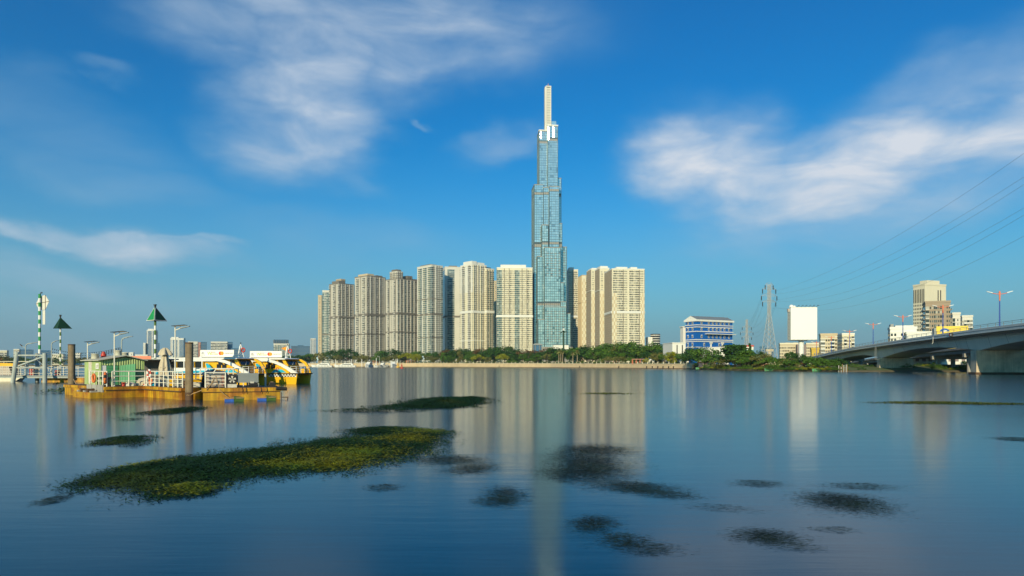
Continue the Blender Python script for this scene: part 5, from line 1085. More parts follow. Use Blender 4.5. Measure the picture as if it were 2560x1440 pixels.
for px, yy, m_, lab in ((994.5, 918.5, 'yellow', 'yellow river buoy with a cage top'), (1004.5, 921, 'red', 'red river buoy with a cage top')):
    D = row_dist(yy); C = place(px, D); t = thing('river_buoy', lab, 'buoy', (C.x, C.y, 0), 0, 'buoys off the marina'); t.scale = (D / 640 * 1.25,) * 3
    mb = MB(); mb.lathe((0, 0, -.3), [(1.3, 0), (1.35, .5), (1.1, 1.0), (.3, 1.15)], 14); mb.build('float', M[m_], t)
    mb = MB()
    for k in range(4): a = k * math.pi / 2 + .7; mb.tube((.7 * math.cos(a), .7 * math.sin(a), .8), (.28 * math.cos(a), .28 * math.sin(a), 3.2), .09, n=5)
    mb.box(-.5, .5, -.05, .05, 1.6, 2.5); mb.tube((0, 0, 3.2), (0, 0, 4.1), .14); mb.tube((0, 0, 3.15), (0, 0, 3.3), .4); mb.build('cage', M[m_], t)
# ------------------------------------------------------------------ work pontoons on the left
TH = R(48); E1 = Vector((math.cos(TH), math.sin(TH), 0)); E2 = Vector((-math.sin(TH), math.cos(TH), 0)); Q0 = place(226, 50.8)
def LW(a, b, z=0): p = Q0 + E1 * a + E2 * b; return Vector((p.x, p.y, z))
DK = .86
pt = thing('work_pontoon', 'L shaped yellow work pontoon with white railings and a green hut', 'pontoon', (Q0.x, Q0.y, 0), TH)
mb = MB(); mb.prism([(0, 0), (1.0, 0), (1.0, 4.2), (0, 4.2)], -.4, .44); mb.build('low_ledge', M['pontoon'], pt)
mb = MB(); mb.prism([(1.0, 0), (3.75, 0), (3.75, -7.0), (10, -7.0), (10, 10), (1.0, 10)], -.4, .62); mb.build('hull', M['pontoon'], pt)
mb = MB(); mb.prism([(.92, -.08), (3.67, -.08), (3.67, -7.08), (10.1, -7.08), (10.1, 10.1), (.92, 10.1)], .62, .84); mb.build('rubbing_strake', M['pontoon'], pt)
mb = MB(); mb.prism([(1.05, .05), (3.8, .05), (3.8, -6.95), (10, -6.95), (10, 10), (1.05, 10)], .84, DK); mb.build('deck', M['rust'], pt)
mb = MB()
for i in range(3): mb.box(.84, .93, .15 + i * 1.25, 1.30 + i * 1.25, .30, .98)
mb.box(1.0, 3.2, -.13, -.07, .30, .98) if False else None
mb.build('concrete_plate', M['concrete'], pt)
mb = MB(); mb.box(1.0, 3.7, -.075, -.03, .56, .625); mb.box(3.62, 3.68, -7, -.2, .56, .625); mb.build('painted_shade_line', M['rust'], pt)  # dark strips that paint the shade line under the strake
for a in (.3, .7): mb = MB(); mb.tube((a, 1.2 + a, .44), (a, 1.2 + a, .7), .09); mb.tube((a - .2, 1.2 + a, .62), (a + .2, 1.2 + a, .62), .06); mb.build('bollard', M['rust'], pt)
for i in range(5):
    mb = MB(); y = .4 + i * .75; mb.box(.15, .6, y, y + .35, .44, .55 + .12 * (i % 2)); mb.build('debris_block', M['rust'] if i % 2 else M['concrete'], pt)
def railing(label, pts, h=1.15, bars=(.4, .78), step=1.25, closed=False, name='deck_railing', mt='rail_white', r=.028, base=DK):
    t = thing(name, label, 'railing', (pts[0].x, pts[0].y, base), 0, 'white deck railings'); o = pts[0].copy(); o.z = 0
    P_ = [p - o for p in pts]
    for a, b in zip(P_, P_[1:]):
        a = Vector((a.x, a.y, 0)); b = Vector((b.x, b.y, 0)); n_ = max(1, round((b - a).length / step))
        for k in range(n_ + (1 if b == P_[-1].to_2d().to_3d() else 0)):
            p = a.lerp(b, k / n_); mb = MB(); mb.tube(p, p + Vector((0, 0, h)), r * 1.5, n=8); mb.build('post', M[mt], t)
        for zb in bars: mb = MB(); mb.tube(a + Vector((0, 0, zb)), b + Vector((0, 0, zb)), r, n=6); mb.build('bar', M[mt], t)
        mb = MB(); mb.tube(a + Vector((0, 0, h)), b + Vector((0, 0, h)), r * 1.5, n=8); mb.build('top_rail', M[mt], t)
    return t
railing('white railing at the left end of the hut pontoon beside the pile', [LW(1.15, 4.0), LW(1.15, 1.9), LW(1.15, .15)], step=1.0)
railing('white railing along the front edge before the green hut', [LW(1.5, .12), LW(3.85, .12)], step=1.0)
railing('long white railing with close posts left of the near pile', [LW(3.9, -.1), LW(3.9, -3.4), LW(3.9, -6.8)], step=.8, bars=(.3, .58, .86))
railing('white railing behind the folded parasol, rear of the pontoon', [LW(8.6, 2.0), LW(8.6, -1.5), LW(8.6, -6.5)], h=1.35, step=.85, bars=(.35, .70, 1.02))
# the hut
h0 = LW(2.3, 5.3); hut = thing('green_hut', 'pale green sheet metal hut with low gable roof and open door', 'hut', (h0.x, h0.y, DK), TH)
HW, HL, HE, HR = 3.35, 4.1, 2.05, 2.42
mb = MB(); mb.box(0, .06, 0, HL, 0, HE); mb.build('left_wall', M['hut'], hut)
mb = MB(); mb.box(HW - .06, HW, 0, HL, 0, HE); mb.box(.06, HW - .06, HL - .06, HL, 0, HE); mb.build('back_wall', M['hut'], hut)
mb = MB()
for i in range(5): mb.box(-.02, .0, .1 + i * .8, .16 + i * .8, 0, HE)
mb.build('seam_strip', M['hut'], hut)
mb = MB(); mb.box(-.03, 0, 2.2, 2.95, .1, HE - .15); mb.build('patch_panel', M['sack'], hut)
co = MB(); n_ = 34
for i in range(n_):       # corrugated gable, door opening left out
    x0, x1 = .06 + (HW - .12) * i / n_, .06 + (HW - .12) * (i + 1) / n_; y0, y1 = (.0, .05) if i % 2 else (.05, .0); zt = HE + (HR - HE) * (1 - abs((x0 + x1) / 2 - HW * .55) / (HW * .55)); zb = 1.62 if (x0 + x1) / 2 < 1.35 else 0
    co.face([(x0, y0, zb), (x1, y1, zb), (x1, y1, zt), (x0, y0, zt)])
co.build('corrugated_gable', M['hut'], hut)
mb = MB(); mb.box(.08, .42, .04, .10, 0, 1.60); mb.build('door_jamb', M['sign_white'], hut)
mb = MB(); mb.box(.42, 1.34, .05, .12, 0, 1.60)
for i in range(6): mb.box(.44, 1.32, .02, .05, .15 + i * .24, .19 + i * .24)
mb.build('louvre_panel', M['hut_door'], hut)
dr = MB()
for i in range(12):
    x0, x1 = 1.36 + .085 * i, 1.36 + .085 * (i + 1); q0, q1 = (-.10 - .05 * i, -.16 - .05 * i) if i % 2 else (-.16 - .05 * i + .05, -.10 - .05 * i - .05); dr.face([(x0, q0, .05), (x1, q1, .05), (x1, q1, 1.60 + .012 * i), (x0, q0, 1.60 + .012 * i)])
dr.build('open_door', M['hut_door'], hut)
mb = MB(); mb.slab([(-.28, HE - .06), (HW * .55, HR - .02), (HW + .18, HE - .06), (HW + .18, HE), (HW * .55, HR + .05), (-.28, HE)], -.3, HL + .2); mb.build('roof', M['roof_sheet'], hut)
mb = MB(); mb.slab([(.1, HE - .02), (HW * .55, HR - .03), (HW - .1, HE - .02), (HW * .55, HR - .12)], -.02, .0); mb.build('painted_gable_shade', M['rust'], hut)  # dark strip drawn as the roof's shade on the gable
sg_ = MB(); sg_.box(-.06, -.03, .35, 1.05, 1.32, 1.78); sp_ = sg_.build('sign_plate', M['sign_white'], hut)
def text(s, parent, loc, rot, size, m_, ext=.006, align='LEFT', name='lettering', sx=1.0):
    c = bpy.data.curves.new(name, 'FONT'); c.body = s; c.size = size; c.extrude = ext; c.align_x = align; c.materials.append(m_)
    tmp = bpy.data.objects.new('tmp', c); col.objects.link(tmp); bpy.context.view_layer.update(); me = bpy.data.meshes.new_from_object(tmp); bpy.data.objects.remove(tmp)
    o = bpy.data.objects.new(name, me); col.objects.link(o); o.parent = parent; o.location = loc; o.rotation_euler = rot; o.scale = (sx, 1, 1); return o
text('L8T', sp_, (-.065, .92, 1.42), (R(90), 0, R(-90)), .36, M['grey_text'])
RD = [(.55, .8), (.75, 2.4), (2.0, 2.9)]
for i, lab in enumerate(('pale round drum on the roof over the left wall of the hut', 'pale round drum in the middle of the hut roof', 'pale low round drum at the right of the hut roof')):
    a, b = ((.35, 2.6), (1.75, 1.4), (2.7, 2.6))[i]; p = h0 + E1 * a + E2 * b; z = DK + HE + (HR - HE) * (1 - abs(a - HW * .55) / (HW * .55)) + .04
    mb = MB(); mb.lathe((0, 0, 0), [(.27, 0), (.29, .05), (.27, .38), (.31, .40), (.31, .45), (.02, .46)], 16); o = mb.build('roof_drum', M['roof_sheet']); o.location = (p.x, p.y, z); tag(o, lab, 'drum', 'drums on the hut roof')
p = h0 + E1 * 1.2 + E2 * 3.2; t = thing('red_bag', 'small red bundle on the hut roof', 'bag', (p.x, p.y, DK + HR - .12)); mb = MB(); mb.lathe((0, 0, 0), [(.01, 0), (.2, .03), (.22, .2), (.12, .42), (.14, .48), (.01, .5)], 10); mb.build('bundle', M['red'], t)
# clutter on the hut pontoon
def buoy(label, loc, r, rz, ms=('orange',), tilt=0):
    t = thing('lifebuoy', label, 'lifebuoy', loc, rz, 'lifebuoys on the pontoons'); t.rotation_euler.x = tilt; mb = MB(); mb.torus((0, 0, 0), r, r * .27, 'y', 24, 8, range(len(ms))); mb.build('ring', [M[m_] for m_ in ms], t)
    mb = MB()
    for k in range(4): a = k * math.pi / 2 + .4; mb.torus((r * math.cos(a), 0, r * math.sin(a)), r * .27, .02, 'y', 8, 4)
    mb.build('rope_loop', M['rope'], t)
buoy('orange lifebuoy hung on the railing left of the hut door', LW(1.0, 2.6, DK + .62), .30, TH + R(90), ('orange',))
buoy('large orange and black lifebuoy at the corner of the railing', LW(1.1, .32, DK + .66), .38, TH + R(70), ('orange', 'orange', 'black'))
buoy('red and white lifebuoy hung on the railing left of the parasol', LW(3.85, -.7, DK + .95), .30, TH - R(90), ('red', 'sign_white'))
buoy('small orange lifebuoy under the red and white one', LW(3.95, -.75, DK + .40), .24, TH - R(90), ('orange',))
t = thing('steel_bench', 'low black steel bench frame behind the left railing', 'bench', LW(1.9, 2.8, DK), TH + R(90)); 
for x in (-1.2, 0, 1.2):
    for y in (-.2, .2): mb = MB(); mb.box(x - .04, x + .04, y - .04, y + .04, 0, .55); mb.build('leg', M['dark'], t)
mb = MB(); mb.box(-1.3, 1.3, -.25, .25, .55, .66); mb.build('seat', M['dark'], t)
t = thing('steel_rack', 'dark open steel rack standing before the green wall', 'rack', LW(2.1, 2.7, DK), TH + R(90))
mb = MB()
for x in (-.7, .7):
    for y in (-.15, .15): mb.box(x - .03, x + .03, y - .03, y + .03, 0, 1.0)
mb.build('upright', M['dark'], t); mb = MB(); mb.box(-.75, .75, -.17, .17, .96, 1.02); mb.box(-.75, .75, -.17, .17, .66, .7); mb.build('shelf', M['dark'], t)
def heap(name, label, cat, loc, sx, sy, sz, m_, seed, grp=None, rz=0):
    rng = random.Random(seed); mb = MB(); n1, n2 = 14, 7; vs_ = []
    for j in range(n2 + 1):
        for i in range(n1):
            a = 2 * math.pi * i / n1; f = j / n2 * math.pi / 2; w = 1 + .22 * noise.noise(Vector((math.cos(a) * 1.4 + seed, math.sin(a) * 1.4, j * .5)))
            vs_.append((math.cos(a) * math.cos(f) ** .6 * sx * w, math.sin(a) * math.cos(f) ** .6 * sy * w, math.sin(f) * sz * (1 + .25 * noise.noise(Vector((a, j * .7, seed * 3))))))
    mb.mesh(vs_, [(j * n1 + i, j * n1 + (i + 1) % n1, (j + 1) * n1 + (i + 1) % n1, (j + 1) * n1 + i) for j in range(n2) for i in range(n1)], 0, True); mb.mesh(vs_[:n1], [tuple(range(n1))[::-1]])
    o = mb.build(name, M[m_]); o.location = loc; o.rotation_euler = (0, 0, rz); return tag(o, label, cat, grp)
heap('tarpaulin_heap', 'grey crumpled sheet heaped behind the railing right of the hut door', 'tarpaulin', LW(4.6, 1.4, DK), 1.0, .6, .62, 'canvas', 3, None, .5)
heap('white_sack', 'white sack lying beside a red bag behind the railing', 'sack', LW(4.3, .1, DK), .55, .32, .3, 'sack', 5, 'sacks on the pontoon', .3)
heap('white_sack', 'pale sack leaning on the crumpled grey sheet', 'sack', LW(4.7, .8, DK), .4, .3, .42, 'sack', 6, 'sacks on the pontoon')
heap('white_sack', 'small pale sack near the foot of the solar lamp post', 'sack', LW(3.0, .7, DK), .42, .26, .3, 'sack', 11, 'sacks on the pontoon')
heap('red_bag', 'bright red bag on the deck beside the white sack', 'bag', LW(4.1, .35, DK), .32, .26, .24, 'red', 7)
for i, (a, b, m_, lab) in enumerate(((4.1, -.8, 'cyan', 'teal bucket standing at the railing below the lifebuoys'), (2.4, .5, 'red', 'red bucket behind the front railing'), (2.7, .45, 'sack', 'pale bucket beside the red bucket'))):
    mb = MB(); mb.lathe((0, 0, 0), [(.12, 0), (.16, .3), (.14, .3), (.11, .04), (.01, .04)], 14); o = mb.build('bucket', M[m_]); o.location = LW(a, b, DK); tag(o, lab, 'bucket', 'buckets on the pontoon')
rng = random.Random(12)
for i in range(14):          # crates and boxes behind the long railing
    a, b = 5.0 + rng.random() * 2.4, -6.2 + i * .44; s = rng.uniform(.3, .55); m_ = ('concrete', 'sack', 'yellow', 'panel_grey', 'rust', 'blue')[i % 6]
    t = thing('deck_crate', '%s crate on the pontoon, %s from the near pile' % (('grey', 'pale', 'yellow', 'dark grey', 'rusty', 'blue')[i % 6], ('first', 'second', 'third', 'fourth', 'fifth', 'sixth', 'seventh', 'eighth', 'ninth', 'tenth', 'eleventh', 'twelfth', 'thirteenth', 'fourteenth')[i]), 'crate', LW(a, b, DK), rng.random(), 'crates behind the long railing')
    mb = MB(); mb.box(-s, s, -s * .7, s * .7, 0, s); mb.build('body', M[m_], t); mb = MB(); mb.box(-s - .03, s + .03, -s * .7 - .03, s * .7 + .03, s, s + .06); mb.build('lid', M[m_], t)
# folded parasol
p = place(413, 55); t = thing('folded_parasol', 'large folded beige parasol tied round its pole on the pontoon', 'parasol', (p.x, p.y, DK))
mb = MB(); mb.tube((0, 0, 0), (0, 0, 3.0), .04, n=8); mb.build('pole', M['rail_white'], t)
def drape(prof, name, seed, lobes=7):
    mb = MB(); n1 = 42; vs_ = []
    for k, (r, z) in enumerate(prof):
        for i in range(n1):
            a = 2 * math.pi * i / n1; rr = r * (1 + .28 * math.sin(lobes * a + seed + k * .3) + .1 * math.sin(3 * a + k)); vs_.append((rr * math.cos(a), rr * math.sin(a), z + .05 * math.sin(lobes * a + seed) * (k == 0)))
    mb.mesh(vs_, [(k * n1 + i, k * n1 + (i + 1) % n1, (k + 1) * n1 + (i + 1) % n1, (k + 1) * n1 + i) for k in range(len(prof) - 1) for i in range(n1)], 0, True); return mb.build(name, M['canvas'], t)
drape([(.34, .55), (.38, .9), (.36, 1.4), (.30, 1.8), (.22, 2.2), (.16, 2.55)], 'folded_canopy', 0); drape([(.46, 2.42), (.40, 2.6), (.28, 2.85), (.12, 3.02), (.02, 3.04)], 'top_flap', 1, 5)
mb = MB(); mb.torus((0, 0, 1.45), .36, .03, 'z', 16, 5); mb.build('tie_strap', M['canvas'], t)
mb = MB(); mb.lathe((-.62, 0, .82), [(.01, 0), (.16, .1), (.18, .2), (.14, .32), (.01, .38)], 12); o = mb.build('blue_ball_float', M['cyan']); o.location = (p.x, p.y - .1, DK); tag(o, 'small blue ball float hanging beside the folded parasol', 'float')
# red roofed shelter behind the hut
p = place(372, 66); t = thing('pontoon_shelter', 'open shelter with a red edged awning right of the hut', 'shelter', (p.x, p.y, .7), R(6))
for x in (-1.5, 1.5):
    for y in (0, 2): mb = MB(); mb.box(x - .06, x + .06, y - .06, y + .06, 0, 2.3); mb.build('post', M['dark'], t)
mb = MB(); mb.box(-1.8, 1.9, -.4, 2.4, 2.3, 2.42); mb.build('roof', M['panel_grey'], t); mb = MB(); mb.box(-1.6, .4, -.46, -.4, 2.36, 2.66); mb.build('red_fascia', M['lamp_red'], t); mb = MB(); mb.box(-1.4, 1.4, 1.9, 2.0, 0, 2.3); mb.build('back_screen', M['dark'], t)
# piles
def pile(label, px, D, yt, r, ringed=False):
    C = place(px, D); zt = hgt(yt, D); t = thing('mooring_pile', label, 'pile', (C.x, C.y, 0), 0, 'weathered mooring piles'); mb = MB(); mb.tube((0, 0, -1), (0, 0, zt - .1), r, n=24); mb.build('shaft', M['pile'], t)
    mb = MB(); mb.tube((0, 0, zt - .1), (0, 0, zt), r * 1.03, n=24); mb.build('cap', M['rust'], t)
    mb = MB(); mb.tube((0, 0, -1), (0, 0, .55), r * 1.015, n=24); mb.build('wet_base', M['rust'], t); return C
pile('left weathered round pile beside the green hut', 179, 62, 860.5, .29); pc1 = pile('thick weathered round pile between the two pontoons', 473, 48.7, 856, .265)
# ------------------------------------------------------------------ barge at the right of the pile
CH = R(25); c0 = place(512, 47.95); bg_ = thing('work_barge', 'small yellow work barge with machines right of the thick pile', 'barge', (c0.x, c0.y, 0), CH)
c1 = Vector((math.cos(CH), math.sin(CH), 0)); c2_ = Vector((-math.sin(CH), math.cos(CH), 0)); CW = lambda a, b, z=0: Vector((c0.x + c1.x * a + c2_.x * b, c0.y + c1.y * a + c2_.y * b, z))
mb = MB(); mb.box(-.1, 5.05, 0, 3.2, -.4, .55); mb.build('hull', M['pontoon'], bg_)
mb = MB(); mb.box(-.2, 5.15, -.08, 3.3, .60, .86); mb.build('rubbing_strake', M['pontoon'], bg_); mb = MB(); mb.box(-.12, 5.07, -.05, 3.2, .55, .60); mb.build('painted_shade_line', M['rust'], bg_)  # the dark filler below the strake is painted shade
mb = MB(); mb.box(-.15, 5.1, 0, 3.2, .86, .885); mb.build('deck', M['rust'], bg_)
mb = MB(); mb.tube((4.75, -.12, .80), (5.5, -.12, .74), .13, n=14); mb.build('roller_fender', M['black'], bg_)
mb = MB(); mb.path([(5.1, .2, .12), (5.55, -.1, .14), (5.55, -.1, -.3)], .035, 6); mb.path([(5.1, -.1, .5), (5.1, -.1, -.1), (5.5, -.3, -.1)], .03, 6); mb.build('boarding_step', M['rust'], bg_)
for a in (2.95, 3.1, 3.55): mb = MB(); mb.tube((a, .15, .88), (a, .15, 1.12), .045); mb.tube((a, .15, 1.1), (a, .15, 1.16), .07); mb.build('bollard', M['sack'], bg_)
for k, a in enumerate((2.45, 2.7, 3.7, 4.1)): mb = MB(); mb.path([(a, -.1, .88), (a + .04, -.12, .7), (a - .02, -.13, .45)], .018, 5); mb.build('hanging_line', M['black'], bg_)
mb = MB(); mb.tube((4.15, 1.4, .88), (4.15, 1.4, 1.85), .07); mb.build('white_post', M['sack'], bg_)
railing('white railing round the pinkish cabinet on the barge', [CW(.05, 1.6), CW(.05, .1), CW(1.35, .1)], h=1.08, step=.9, bars=(.28, .54, .8), base=.885)
t = thing('curved_handrail', 'white bent tube handrail above the barge cabinet', 'handrail', CW(.6, .9, .885), CH); mb = MB(); mb.path([(0, 0, 0), (0, 0, 1.1), (.15, 0, 1.32), (1.0, 0, 1.32), (1.1, 0, 1.2)], .035, 8); mb.build('tube', M['rail_white'], t)
t = thing('pink_cabinet', 'faded pinkish cabinet with rust streaks on the barge', 'cabinet', CW(.12, .45, .885), CH); mb = MB(); mb.box(0, 1.2, 0, .8, .05, .95); mb.build('body', M['panel_pink'], t); mb = MB(); mb.box(.98, 1.12, -.02, 0, .1, .92); mb.build('rust_strip', M['salmon'], t); mb = MB(); mb.box(-.04, 1.24, -.04, .84, .95, 1.0); mb.build('lid', M['sack'], t)
mb = MB(); mb.box(.02, .95, -.02, 0, .08, .92); mb.build('door', M['panel_pink'], t)
t = thing('radiator_unit', 'dark framed fan unit beside the pinkish cabinet', 'machine', CW(1.48, .2, .885), CH); mb = MB(); mb.box(0, .62, 0, .6, .0, .25); mb.build('base', M['sack'], t); mb = MB(); mb.box(0, .62, 0, .6, .25, .92); mb.build('casing', M['dark'], t)
mb = MB(); mb.lathe((.31, -.0, .58), [(.01, 0), (.24, .0)], 12); 
fanb = MB()
for k in range(5): a = k * 1.256; fanb.face([(.31, -.02, .58), (.31 + .26 * math.cos(a), -.03, .58 + .26 * math.sin(a)), (.31 + .26 * math.cos(a + .6), -.01, .58 + .26 * math.sin(a + .6))])
fanb.build('fan', M['sack'], t)
t = thing('grey_tank', 'large grey steel box mounted on the barge deck', 'tank', CW(2.15, .3, .885), CH); mb = MB(); mb.box(0, 1.42, 0, .9, .34, 1.02); mb.build('box', M['panel_grey'], t); 
for x in (.1, .7, 1.3): mb = MB(); mb.box(x - .04, x + .04, .05, .85, 0, .34); mb.build('leg', M['dark'], t)
t = thing('black_motor', 'small black motor with belts under the grey steel box', 'machine', CW(2.9, .05, .885), CH); mb = MB(); mb.tube((0, .1, .18), (.55, .1, .18), .16, n=14); mb.build('drum', M['black'], t); mb = MB(); mb.box(-.1, .7, 0, .3, 0, .06); mb.build('base', M['dark'], t); mb = MB(); mb.box(.1, .35, -.02, .2, .3, .42); mb.build('box', M['sack'], t)
t = thing('winch', 'rusty coil winch at the right end of the barge', 'winch', CW(4.55, .5, .885), CH); mb = MB(); mb.tube((0, 0, .22), (0, .5, .22), .17, n=14); mb.build('drum', M['rope'], t); mb = MB(); mb.box(-.2, .2, -.05, 0, 0, .35); mb.box(-.2, .2, .5, .55, 0, .35); mb.build('cheek', M['dark'], t)
heap('blue_tarpaulin_bundle', 'big bundle wrapped in shiny navy tarpaulin above the barge railing', 'tarpaulin', CW(.75, 3.6, DK + .75), .95, .6, .5, 'tarp', 9, None, CH)
t = thing('support_table', 'dark trestle under the navy tarpaulin bundle', 'trestle', CW(.75, 3.6, DK), CH); mb = MB(); mb.box(-.9, .9, -.55, .55, .7, .76); mb.build('top', M['dark'], t)
for x in (-.8, .8): mb = MB(); mb.box(x - .05, x + .05, -.5, .5, 0, .7); mb.build('leg', M['dark'], t)
heap('dark_motor_cover', 'black covered motor between the thick pile and navy bundle', 'tarpaulin', CW(.15, 2.6, DK), .4, .4, 1.0, 'black', 21)
# floats at the waterline, ropes
for i, (px, lab) in enumerate(((586, 'left float of blue drum and mossy block against the barge'), (667, 'right float of blue drum and mossy block against the barge'))):
    D = 46.9 + i * 1.2; C = place(px, D); t = thing('waterline_float', lab, 'float', (C.x, C.y, 0), CH, 'floats tied to the barge side')
    mb = MB(); mb.box(-.62, -.05, -.25, .25, -.15, .22); mb.build('blue_drum', M['blue'], t).location.z = -.06; mb = MB(); mb.hexa([(-.05, -.3, -.15), (.55, -.3, -.15), (.6, .3, -.15), (-.05, .3, -.15), (-.02, -.28, .34), (.62, -.26, .26), (.6, .3, .28), (-.02, .3, .36)]); mb.build('mossy_block', M['sea_green'], t)
    mb = MB(); mb.box(-.7, .6, -.28, -.22, .22, .27); mb.build('timber', M['rope'], t)
def rope(label, pts, sag, r=.022):
    mb = MB()
    for a, b in zip(pts, pts[1:]):
        q = []
        for i in range(13): s_ = i / 12; p = a.lerp(b, s_); p.z -= sag * 4 * s_ * (1 - s_); q.append(p)
        mb.path(q, r, 6)
    o = mb.build('mooring_rope', M['rope']); tag(o, label, 'rope', 'ropes between pile and barge')
rope('thick rope wound round the thick pile and led to the barge', [pc1 + Vector((-.28, 0, .42)), pc1 + Vector((0, -.29, .38)), pc1 + Vector((.27, -.1, .45)), CW(.4, .1, 1.1), CW(.6, .1, 1.55)], .06, .035)
rope('slack thin rope from the barge railing to the water', [CW(.7, .05, 1.75), CW(1.0, -.1, .7), CW(1.9, -.3, .02)], .10)
rope('short rope from the barge railing down the hull corner', [CW(.62, .05, 1.6), CW(.1, -.15, .75)], .08)
rope('rope from the left pile to the pontoon ledge', [place(184, 61.7) + Vector((0, 0, 1.2)), LW(.5, 3.2, .7)], .25, .04)
# ------------------------------------------------------------------ gangway and dolphins, far left
GD = 98; a0 = place(-40, GD); gw = thing('gangway', 'long grey gangway bridge at the left edge', 'gangway', (a0.x, a0.y, 0)); GLn = place(176, GD).x - a0.x
mb = MB(); mb.box(0, GLn, 0, 2, .62, .80); mb.build('lower_beam', M['pipe_grey'], gw); mb = MB(); mb.box(0, GLn, -.08, 2.1, .80, 1.0); mb.build('deck_edge', M['panel_grey'], gw)
for y in (0, 2):
    n_ = int(GLn / .88)
    for k in range(n_): mb = MB(); mb.tube((k * .88, y, 1.0), (k * .88, y, 2.3), .045 if y == 0 else .03, n=6); mb.build('post', M['rail_white'], gw)
    for z in (1.3, 1.6, 1.95, 2.3): mb = MB(); mb.tube((0, y, z), (GLn, y, z), .035 if z > 2.2 else .025, n=6); mb.build('rail', M['rail_white'], gw)
df = thing('dolphin_frame', 'grey green steel pipe frame on leaning piles by the gangway', 'mooring frame', place(75, 96.5)); o0 = place(75, 96.5)
def dpt(px, y, dy=0): p = place(px, 96.5 + dy) - o0; return Vector((p.x, dy, hgt(y, 96.5 + dy)))
for a, b, r in (((31, 965), (43, 880), .29), ((112, 965), (112, 883), .29)): mb = MB(); mb.tube(dpt(*a), dpt(*b), r, n=18); mb.build('pile', M['pipe_grey'], df)
mb = MB(); mb.tube(dpt(93, 965, 3), dpt(93, 883, 3), .27, n=18); mb.build('pile', M['panel_grey'], df)
for a, b, r in (((45, 888.5), (108, 888.5), .13), ((46, 915), (108, 892), .13), ((40, 919), (108, 919), .10)): mb = MB(); mb.tube(dpt(*a), dpt(*b), r, n=12); mb.build('brace', M['pipe_grey'], df)
for a, b in (((93, 900), (107, 912)), ((70, 905), (93, 890))): mb = MB(); mb.tube(dpt(*a, 2.9), dpt(*b, .3), .07, n=10); mb.build('strut', M['pipe_grey'], df)
# channel markers
def banded(t, x, y, z0, z1, r, n_, ma, mb_):
    for i in range(n_):
        q = MB(); q.tube((x, y, z0 + (z1 - z0) * i / n_), (x, y, z0 + (z1 - z0) * (i + 1) / n_), r, n=16, cap=i in (0, n_ - 1)); q.build('band', M[ma if i % 2 else mb_], t)
D = 99.5; C = place(99, D); t = thing('channel_marker', 'tall green and white banded post with a hexagonal sign back', 'channel marker', (C.x, C.y, 0)); banded(t, 0, 0, hgt(884, D), hgt(735, D), .17, 14, 'green_paint', 'white')
def sgn(px, y): return ((px - 99) / 1706.7 * D, hgt(y, D))
mb = MB(); mb.slab([sgn(87.5, 759.6), sgn(96, 775), sgn(111, 774), sgn(120.5, 753), sgn(111, 737), sgn(96, 741)], .2, .25); mb.build('hexagon_sign', M['lgrey_wall'], t)
mb = MB()
for a, b in ((sgn(87.5, 759.6), sgn(120.5, 753)), (sgn(96, 741), sgn(96, 775)), (sgn(111, 737), sgn(111, 774))): mb.tube((a[0], .17, a[1]), (b[0], .17, b[1]), .03, n=5)
mb.build('sign_stiffener', M['rust'], t)
mb = MB(); mb.box(sgn(104, 0)[0], sgn(110.5, 0)[0], .2, .25, sgn(0, 811)[1], sgn(0, 775.5)[1]); mb.build('lower_sign', M['lgrey_wall'], t)
mb = MB(); mb.path([(.12, 0, hgt(738, D)), (.12, 0, hgt(732, D)), (.35, 0, hgt(732, D))], .04, 6); mb.tube((.3, 0, hgt(733.5, D)), (.3, 0, hgt(730.5, D)), .1); mb.build('lamp', M['dark'], t)
def tri_marker(label, px, D, ya, yb, pxl, pxm, pxr, ytip, ybase, m1, m2, edge, bands, bm):
    C = place(px, D); t = thing('channel_marker', label, 'channel marker', (C.x, C.y, 0)); k = D / 1706.7; za, zb = hgt(ya, D), hgt(yb, D)
    A_ = Vector((0, 0, za)); Lp = Vector(((pxl - px) * k, .25, zb)); Mp = Vector(((pxm - px) * k, -.75, zb)); Rp = Vector(((pxr - px) * k, .75, zb))
    for nm, a, b, m_ in (('panel', Lp, Mp, m1), ('panel', Mp, Rp, m2), ('panel', Rp, Lp, m2)):
        n_ = (a - A_).cross(b - A_).normalized() * .02; q = MB(); q.mesh([A_ + n_, a + n_, b + n_, A_ - n_, a - n_, b - n_], [(0, 1, 2), (5, 4, 3), (0, 3, 4, 1), (1, 4, 5, 2), (2, 5, 3, 0)]); pn = q.build(nm, M[m_], t)
        if edge:
            q = MB(); f = -n_ * 1.6 if n_.y > 0 else n_ * 1.6; c = (A_ + a + b) / 3
            for s_, e_ in ((A_, a), (a, b), (b, A_)): q.face([s_ + f, e_ + f, e_.lerp(c, .10) + f, s_.lerp(c, .10) + f])
            q.build('white_edge', M['white'], pn)
    n_ = bands; banded(t, 0, 0, hgt(ybase, D), zb - .02, .115, n_, bm, 'white')
    q = MB(); q.tube((0, 0, zb), (0, 0, za + .05), .09, n=10); q.build('head_post', M['dark'], t); q = MB(); q.tube((0, 0, za), (0, 0, hgt(ytip, D)), .11); q.tube((0, 0, hgt(ytip + 2, D)), (0, 0, hgt(ytip, D)), .17); q.build('lamp', M['dark'], t)
tri_marker('dark green triangle topped marker left of the hut', 151, 101, 793, 821, 130, 153.5, 172, 787, 958, 'green_dark', 'green_dark', False, 15, 'olive')
tri_marker('bright green white edged triangle topped marker right of the hut', 388, 72, 766, 802, 363, 395.5, 409, 761, 965, 'green_paint', 'green_dark', True, 14, 'olive')  # right and rear panels coloured darker as painted shade
